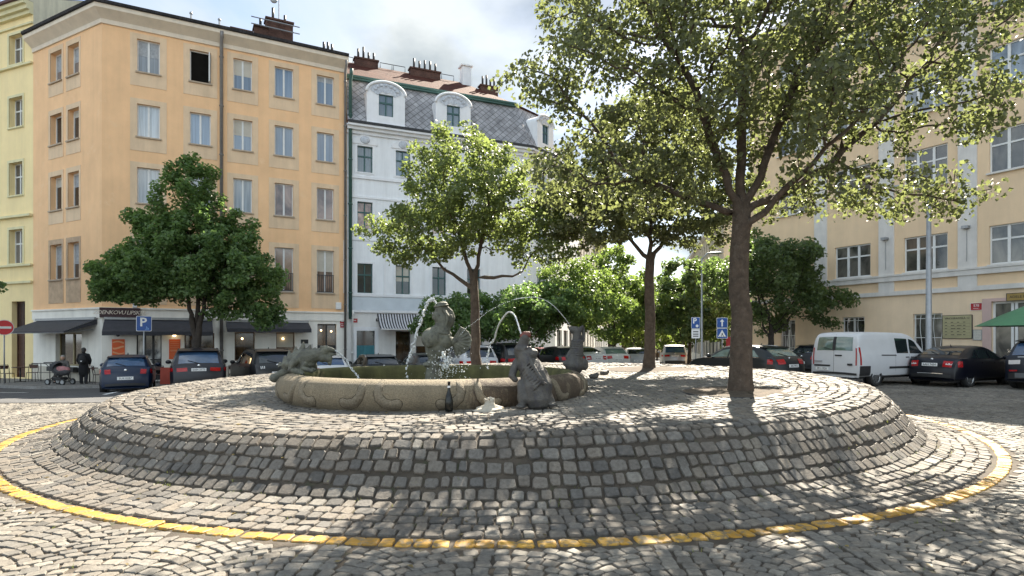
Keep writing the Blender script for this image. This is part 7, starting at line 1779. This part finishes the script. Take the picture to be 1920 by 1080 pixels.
# ------------------------------------------------------------------ cafe furniture
def cafe_chair():
    r = empty('cafe_chair', (0, 0, 0), 0, 'x', 'chair', 'cafe chairs on the pavement')
    q = MB(); q.box(-.2, .2, -.2, .2, .44, .465); q.build('seat', WOOD, r, bevel=.006)
    for sx in (-1, 1):
        for sy in (-1, 1): q = MB(); q.tube([(sx*.18, sy*.18, .44), (sx*.2, sy*.21, 0)], .014, 6); q.build('leg', M['dark_metal'], r, True)
    q = MB(); q.tube([(-.19, .19, .44), (-.2, .24, .7), (-.17, .26, .86), (.17, .26, .86), (.2, .24, .7), (.19, .19, .44)], .014, 6); q.build('back_frame', M['dark_metal'], r, True)
    q = MB(); q.box(-.17, .17, .24, .262, .66, .83); q.build('backrest', WOOD, r, bevel=.005)
    return r
def cafe_table():
    r = empty('cafe_table', (0, 0, 0), 0, 'x', 'table', 'cafe tables on the pavement')
    q = MB(); q.lathe([(.34, .70), (.35, .715), (.34, .735)], (0, 0, 0), 24); q.build('tabletop', WOOD, r)
    q = MB(); q.tube([(0, 0, .03), (0, 0, .70)], .028, 8); q.build('column', M['dark_metal'], r, True)
    q = MB(); q.lathe([(.24, 0), (.22, .025), (.04, .04)], (0, 0, 0), 20); q.build('base', M['dark_metal'], r)
    return r
ch0, tb0 = cafe_chair(), cafe_table()
def place(o, px, D, rz, label, first):
    x, y = at(px, D); c = o if first else copy_tree(o); c.location = (x, y, float(g(x, y))+.11); c.rotation_euler.z = rz; c['label'] = label; return c
for i, (px, D, rz, lab) in enumerate([(14, 29.6, 1.2, 'cafe chair by the no-entry sign'), (60, 30.4, .4, 'cafe chair at the leftmost cafe table'), (186, 28.3, 2.4, 'cafe chair right of the standing person'), (276, 29.0, .6, 'cafe chair behind the blue hatchback'), (302, 28.6, 3.4, 'cafe chair between hatchback and off-roader, nearer the hatchback'), (437, 29.0, .5, 'cafe chair right of the large off-roader'), (452, 28.2, 3.6, 'cafe chair just left of the crossover'), (120, 30.2, 3.3, 'cafe chair behind the pram')]):
    place(ch0, px, D, rz, lab, i == 0)
for i, (px, D, lab) in enumerate([(38, 30.3, 'cafe table nearest the brown house door'), (168, 29.4, 'cafe table beside the standing person'), (290, 29.2, 'cafe table between the hatchback and the off-roader'), (446, 29.3, 'cafe table between the off-roader and the crossover')]):
    place(tb0, px, D, 0, lab, i == 0)
x, y = at(60, 31.0); x2, y2 = at(128, 30.2); root = empty('railing', (x, y, float(g(x, y))+.1), 0, 'low dark cafe railing before the short orange front', 'railing')
q = MB(); q.tube([(0, 0, .9), (x2-x, y2-y, .9)], .02, 6); q.tube([(0, 0, .45), (x2-x, y2-y, .45)], .015, 6); q.build('rails', M['dark_metal'], root, True)
for t in np.linspace(0, 1, 5): q = MB(); q.tube([((x2-x)*t, (y2-y)*t, -.1), ((x2-x)*t, (y2-y)*t, .93)], .018, 6); q.build('post', M['dark_metal'], root, True)
x, y = at(310, 28.2); root = empty('menu_board', (x, y, float(g(x, y))+.11), .4, 'orange-red standing menu board between the parked cars', 'sign')
q = MB(); q.add([(-.2, -.14, 0), (.2, -.14, 0), (.2, 0, .78), (-.2, 0, .78), (-.2, .14, 0), (.2, .14, 0)], [(0, 1, 2, 3), (3, 2, 5, 4)]); q.build('boards', pmat('red_board', (.42, .06, .03), .6, .1, 4), root)

# ------------------------------------------------------------------ people
SKIN = pmat('skin', (.50, .30, .21), .55, .06, 6); HAIR = pmat('dark_hair', (.018, .014, .012), .6, .3, 20); COAT = pmat('black_coat_cloth', (.010, .010, .012), .9, .2, 12, .2, 60)
GREYH = pmat('grey_hair', (.30, .28, .26), .7, .2, 20); GREYJ = pmat('grey_jacket_cloth', (.11, .105, .10), .9, .2, 12, .2, 60); PINK = pmat('pink_blanket_cloth', (.36, .17, .17), .9, .3, 8, .2, 50)
def hand(mb, p, d, s=1.0):
    """palm and five fingers; d: pointing direction"""
    d = Vector(d).normalized(); u = d.orthogonal().normalized(); w = d.cross(u); p = Vector(p)
    capsule(mb, [(*p, .03*s), (*(p+d*.07*s), .034*s)], 8)
    for k, l in enumerate((.062, .072, .068, .054)):
        b = p+d*.085*s+u*(k-1.5)*.018*s; capsule(mb, [(*b, .009*s), (*(b+d*l*.55*s), .0085*s), (*(b+d*l*.9*s+w*.02*s), .007*s)], 6)
    b = p+d*.03*s-u*.03*s; capsule(mb, [(*b, .011*s), (*(b+(d*.6-u*.7)*.05*s), .009*s)], 6)
def head(mb, c, f, s=1.0):
    """c: centre, f: facing direction (xy)"""
    f = Vector((f[0], f[1], 0)).normalized(); c = Vector(c); l = Vector((-f.y, f.x, 0))
    ell(mb, c, (.085*s, .085*s, .115*s)); ell(mb, c+f*.035*s-Vector((0, 0, .05*s)), (.062*s, .062*s, .06*s)); ell(mb, c+f*.098*s-Vector((0, 0, .015*s)), (.016*s, .016*s, .028*s))
    ell(mb, c+f*.085*s-Vector((0, 0, .062*s)), (.026*s, .018*s, .01*s))
    for s_ in (-1, 1): ell(mb, c+l*.085*s*s_-Vector((0, 0, .01*s)), (.018*s, .014*s, .032*s)); ell(mb, c+l*.032*s*s_+f*.08*s+Vector((0, 0, .012*s)), (.014*s, .012*s, .009*s))
def standing_person():
    px, D = 157, 28.3; x, y = at(px, D); z = float(g(x, y))+.11
    r = empty('person', (x, y, z), R(20), 'person in a black coat standing with the back turned at the cafe, one leg forward', 'person')
    b = MB(); C = lambda *p: capsule(b, p)
    C((-.10, .02, .06, .05), (-.10, .0, .45, .065), (-.09, 0, .84, .09), (-.06, 0, .95, .11)); C((.10, -.06, .06, .05), (.11, -.04, .45, .065), (.09, 0, .84, .09), (.06, 0, .95, .11))
    C((0, 0, .92, .15), (0, .0, 1.12, .13), (0, .01, 1.32, .145), (0, 0, 1.40, .09)); C((0, 0, 1.38, .055), (0, .01, 1.5, .05)); C((-.16, 0, 1.36, .06), (.16, 0, 1.36, .06))
    C((-.18, 0, 1.36, .058), (-.24, .03, 1.1, .046), (-.20, .16, .92, .036)); C((.18, 0, 1.36, .058), (.24, .03, 1.1, .046), (.2, .16, .92, .036))
    head(b, (0, .02, 1.58), (0, 1)); hand(b, (-.19, .18, .9), (0.1, .7, -.5)); hand(b, (.19, .18, .9), (-.1, .7, -.5))
    for s_, yy in ((-1, .05), (1, -.03)): ell(b, (s_*.10, yy+.03, .04), (.045, .12, .04))
    fused(b, 'body', SKIN, r, .014, 3, world=False)
    c = MB(); C = lambda *p: capsule(c, p)
    C((0, 0, .52, .20), (0, 0, .8, .20), (0, 0, 1.1, .165), (0, .005, 1.33, .175), (0, 0, 1.41, .10)); C((-.17, 0, 1.36, .078), (-.25, .03, 1.1, .066), (-.20, .15, .95, .052)); C((.17, 0, 1.36, .078), (.25, .03, 1.1, .066), (.20, .15, .95, .052)); C((-.15, 0, 1.36, .08), (.15, 0, 1.36, .08))
    fused(c, 'coat', COAT, r, .02, 3, world=False)
    c = MB(); C = lambda *p: capsule(c, p); C((-.10, .02, .10, .068), (-.10, 0, .5, .082)); C((.10, -.06, .10, .068), (.11, -.04, .5, .082)); fused(c, 'trousers', pmat('dark_trousers', (.02, .02, .024), .9, .2, 10), r, .016, 2, world=False)
    c = MB()
    for s_, yy in ((-1, .05), (1, -.03)): ell(c, (s_*.10, yy+.03, .045), (.052, .14, .05))
    fused(c, 'shoes', M['black'], r, .014, 2, world=False)
    c = MB(); ell(c, (0, -.008, 1.61), (.096, .09, .108)); ell(c, (0, -.06, 1.53), (.08, .05, .09)); fused(c, 'hair', HAIR, r, .014, 2, world=False)
    q = empty('backpack', (x, y, z), R(20), 'black backpack with a pale tag worn by the person in the black coat', 'bag')
    c = MB(); ell(c, (0, -.24, 1.14), (.155, .10, .21)); ell(c, (0, -.30, 1.06), (.11, .07, .10)); fused(c, 'pack', pmat('black_backpack_cloth', (.016, .016, .018), .8, .3, 14), q, .016, 3, world=False)
    c = MB(); c.box(-.03, .03, -.385, -.365, 1.07, 1.11); c.build('tag', M['white'], q)
standing_person()
def seated_person():
    px, D = 117, 29.3; x, y = at(px, D); z = float(g(x, y))+.11
    cs = copy_tree(ch0); cs.location = (x, y+.02, z); cs.rotation_euler.z = R(10); cs['label'] = 'cafe chair the seated person sits on'
    r = empty('person', (x, y, z), R(10), 'grey-haired person in a grey jacket seated behind the pram', 'person')
    b = MB(); C = lambda *p: capsule(b, p)
    for s_ in (-1, 1):
        C((s_*.09, .05, .54, .085), (s_*.11, -.36, .54, .065), (s_*.12, -.40, .12, .045)); ell(b, (s_*.12, -.45, .05), (.045, .12, .045))
        C((s_*.18, .06, 1.0, .055), (s_*.25, -.02, .78, .045), (s_*.14, -.24, .70, .035)); hand(b, (s_*.13, -.26, .69), (-s_*.3, -1, -.1))
    C((0, .08, .56, .15), (0, .1, .8, .13), (0, .08, .98, .13), (0, .06, 1.05, .08)); C((0, .05, 1.03, .05), (0, .03, 1.14, .048)); C((-.15, .07, 1.0, .06), (.15, .07, 1.0, .06)); head(b, (0, .02, 1.23), (0, -1))
    fused(b, 'body', SKIN, r, .014, 3, world=False)
    c = MB(); C = lambda *p: capsule(c, p); C((0, .08, .55, .175), (0, .1, .8, .155), (0, .08, .98, .16), (0, .06, 1.06, .09)); C((-.14, .07, 1.0, .08), (.14, .07, 1.0, .08))
    for s_ in (-1, 1): C((s_*.18, .06, 1.0, .075), (s_*.26, -.02, .78, .062), (s_*.15, -.22, .70, .05))
    fused(c, 'jacket', GREYJ, r, .018, 3, world=False)
    c = MB(); C = lambda *p: capsule(c, p)
    for s_ in (-1, 1): C((s_*.09, .05, .54, .10), (s_*.11, -.36, .54, .08), (s_*.12, -.40, .16, .06))
    fused(c, 'trousers', pmat('brown_trousers', (.06, .05, .045), .9, .2, 10), r, .016, 2, world=False)
    c = MB()
    for s_ in (-1, 1): ell(c, (s_*.12, -.45, .05), (.052, .135, .05))
    fused(c, 'shoes', M['black'], r, .014, 2, world=False)
    c = MB(); ell(c, (0, .035, 1.265), (.094, .092, .095)); fused(c, 'hair', GREYH, r, .014, 2, world=False)
seated_person()
def pram():
    x, y = at(112, 27.7); z = float(g(x, y))+.11
    r = empty('pram', (x, y, z), R(170), 'dark grey pram with a pink blanket and small black wheels', 'pram')
    for wx, wy in ((-.42, -.26), (-.42, .26), (.36, -.26), (.36, .26), ):
        q = MB(); q.lathe([(.05, wy-.025), (.13, wy-.025), (.15, wy-.015), (.15, wy+.015), (.13, wy+.025), (.05, wy+.025)], (wx, 0, .15), 20, ax='y'); w = q.build('wheel', M['rubber'], r, True)
        q = MB(); q.lathe([(.001, wy-.03), (.09, wy-.03), (.09, wy+.03), (.001, wy+.03)], (wx, 0, .15), 14, cap=False, ax='y'); q.build('hub', M['metal'], w)
    q = MB()
    for s_ in (-1, 1): q.tube([(-.42, s_*.24, .15), (-.1, s_*.24, .5), (.42, s_*.24, .92), (.62, s_*.22, 1.02)], .016, 6); q.tube([(.36, s_*.24, .15), (.05, s_*.24, .45), (-.25, s_*.24, .62)], .016, 6)
    q.tube([(.62, -.22, 1.02), (.62, .22, 1.02)], .02, 8); q.build('frame', M['dark_metal'], r, True)
    q = MB(); capsule(q, [(-.38, 0, .62, .15), (.0, 0, .56, .19), (.28, 0, .74, .17)]); fused(q, 'carrycot', pmat('grey_pram_cloth', (.07, .07, .075), .9, .2, 10, .2, 50), r, .02, 2, world=False)
    q = MB(); V = []; n = 12
    for i in range(7):
        a = R(20+i*17)
        for k in range(n+1): t = math.pi*k/n; V.append((.16+.34*math.cos(a)*math.sin(t)*1.0, .24*math.cos(t), .72+.36*math.sin(a)*math.sin(t)**.7))
    q.add(V, [(i*(n+1)+k, i*(n+1)+k+1, (i+1)*(n+1)+k+1, (i+1)*(n+1)+k) for i in range(6) for k in range(n)]); q.build('hood', pmat('hood_cloth', (.05, .05, .055), .9, .2, 10), r, True)
    q = MB(); capsule(q, [(-.40, 0, .70, .12), (-.15, 0, .70, .17), (.02, 0, .72, .14)]); fused(q, 'blanket', PINK, r, .018, 2, world=False)
    q = MB(); q.box(-.25, .25, -.2, .2, .22, .36); q.build('basket', M['black'], r, bevel=.03)
pram()
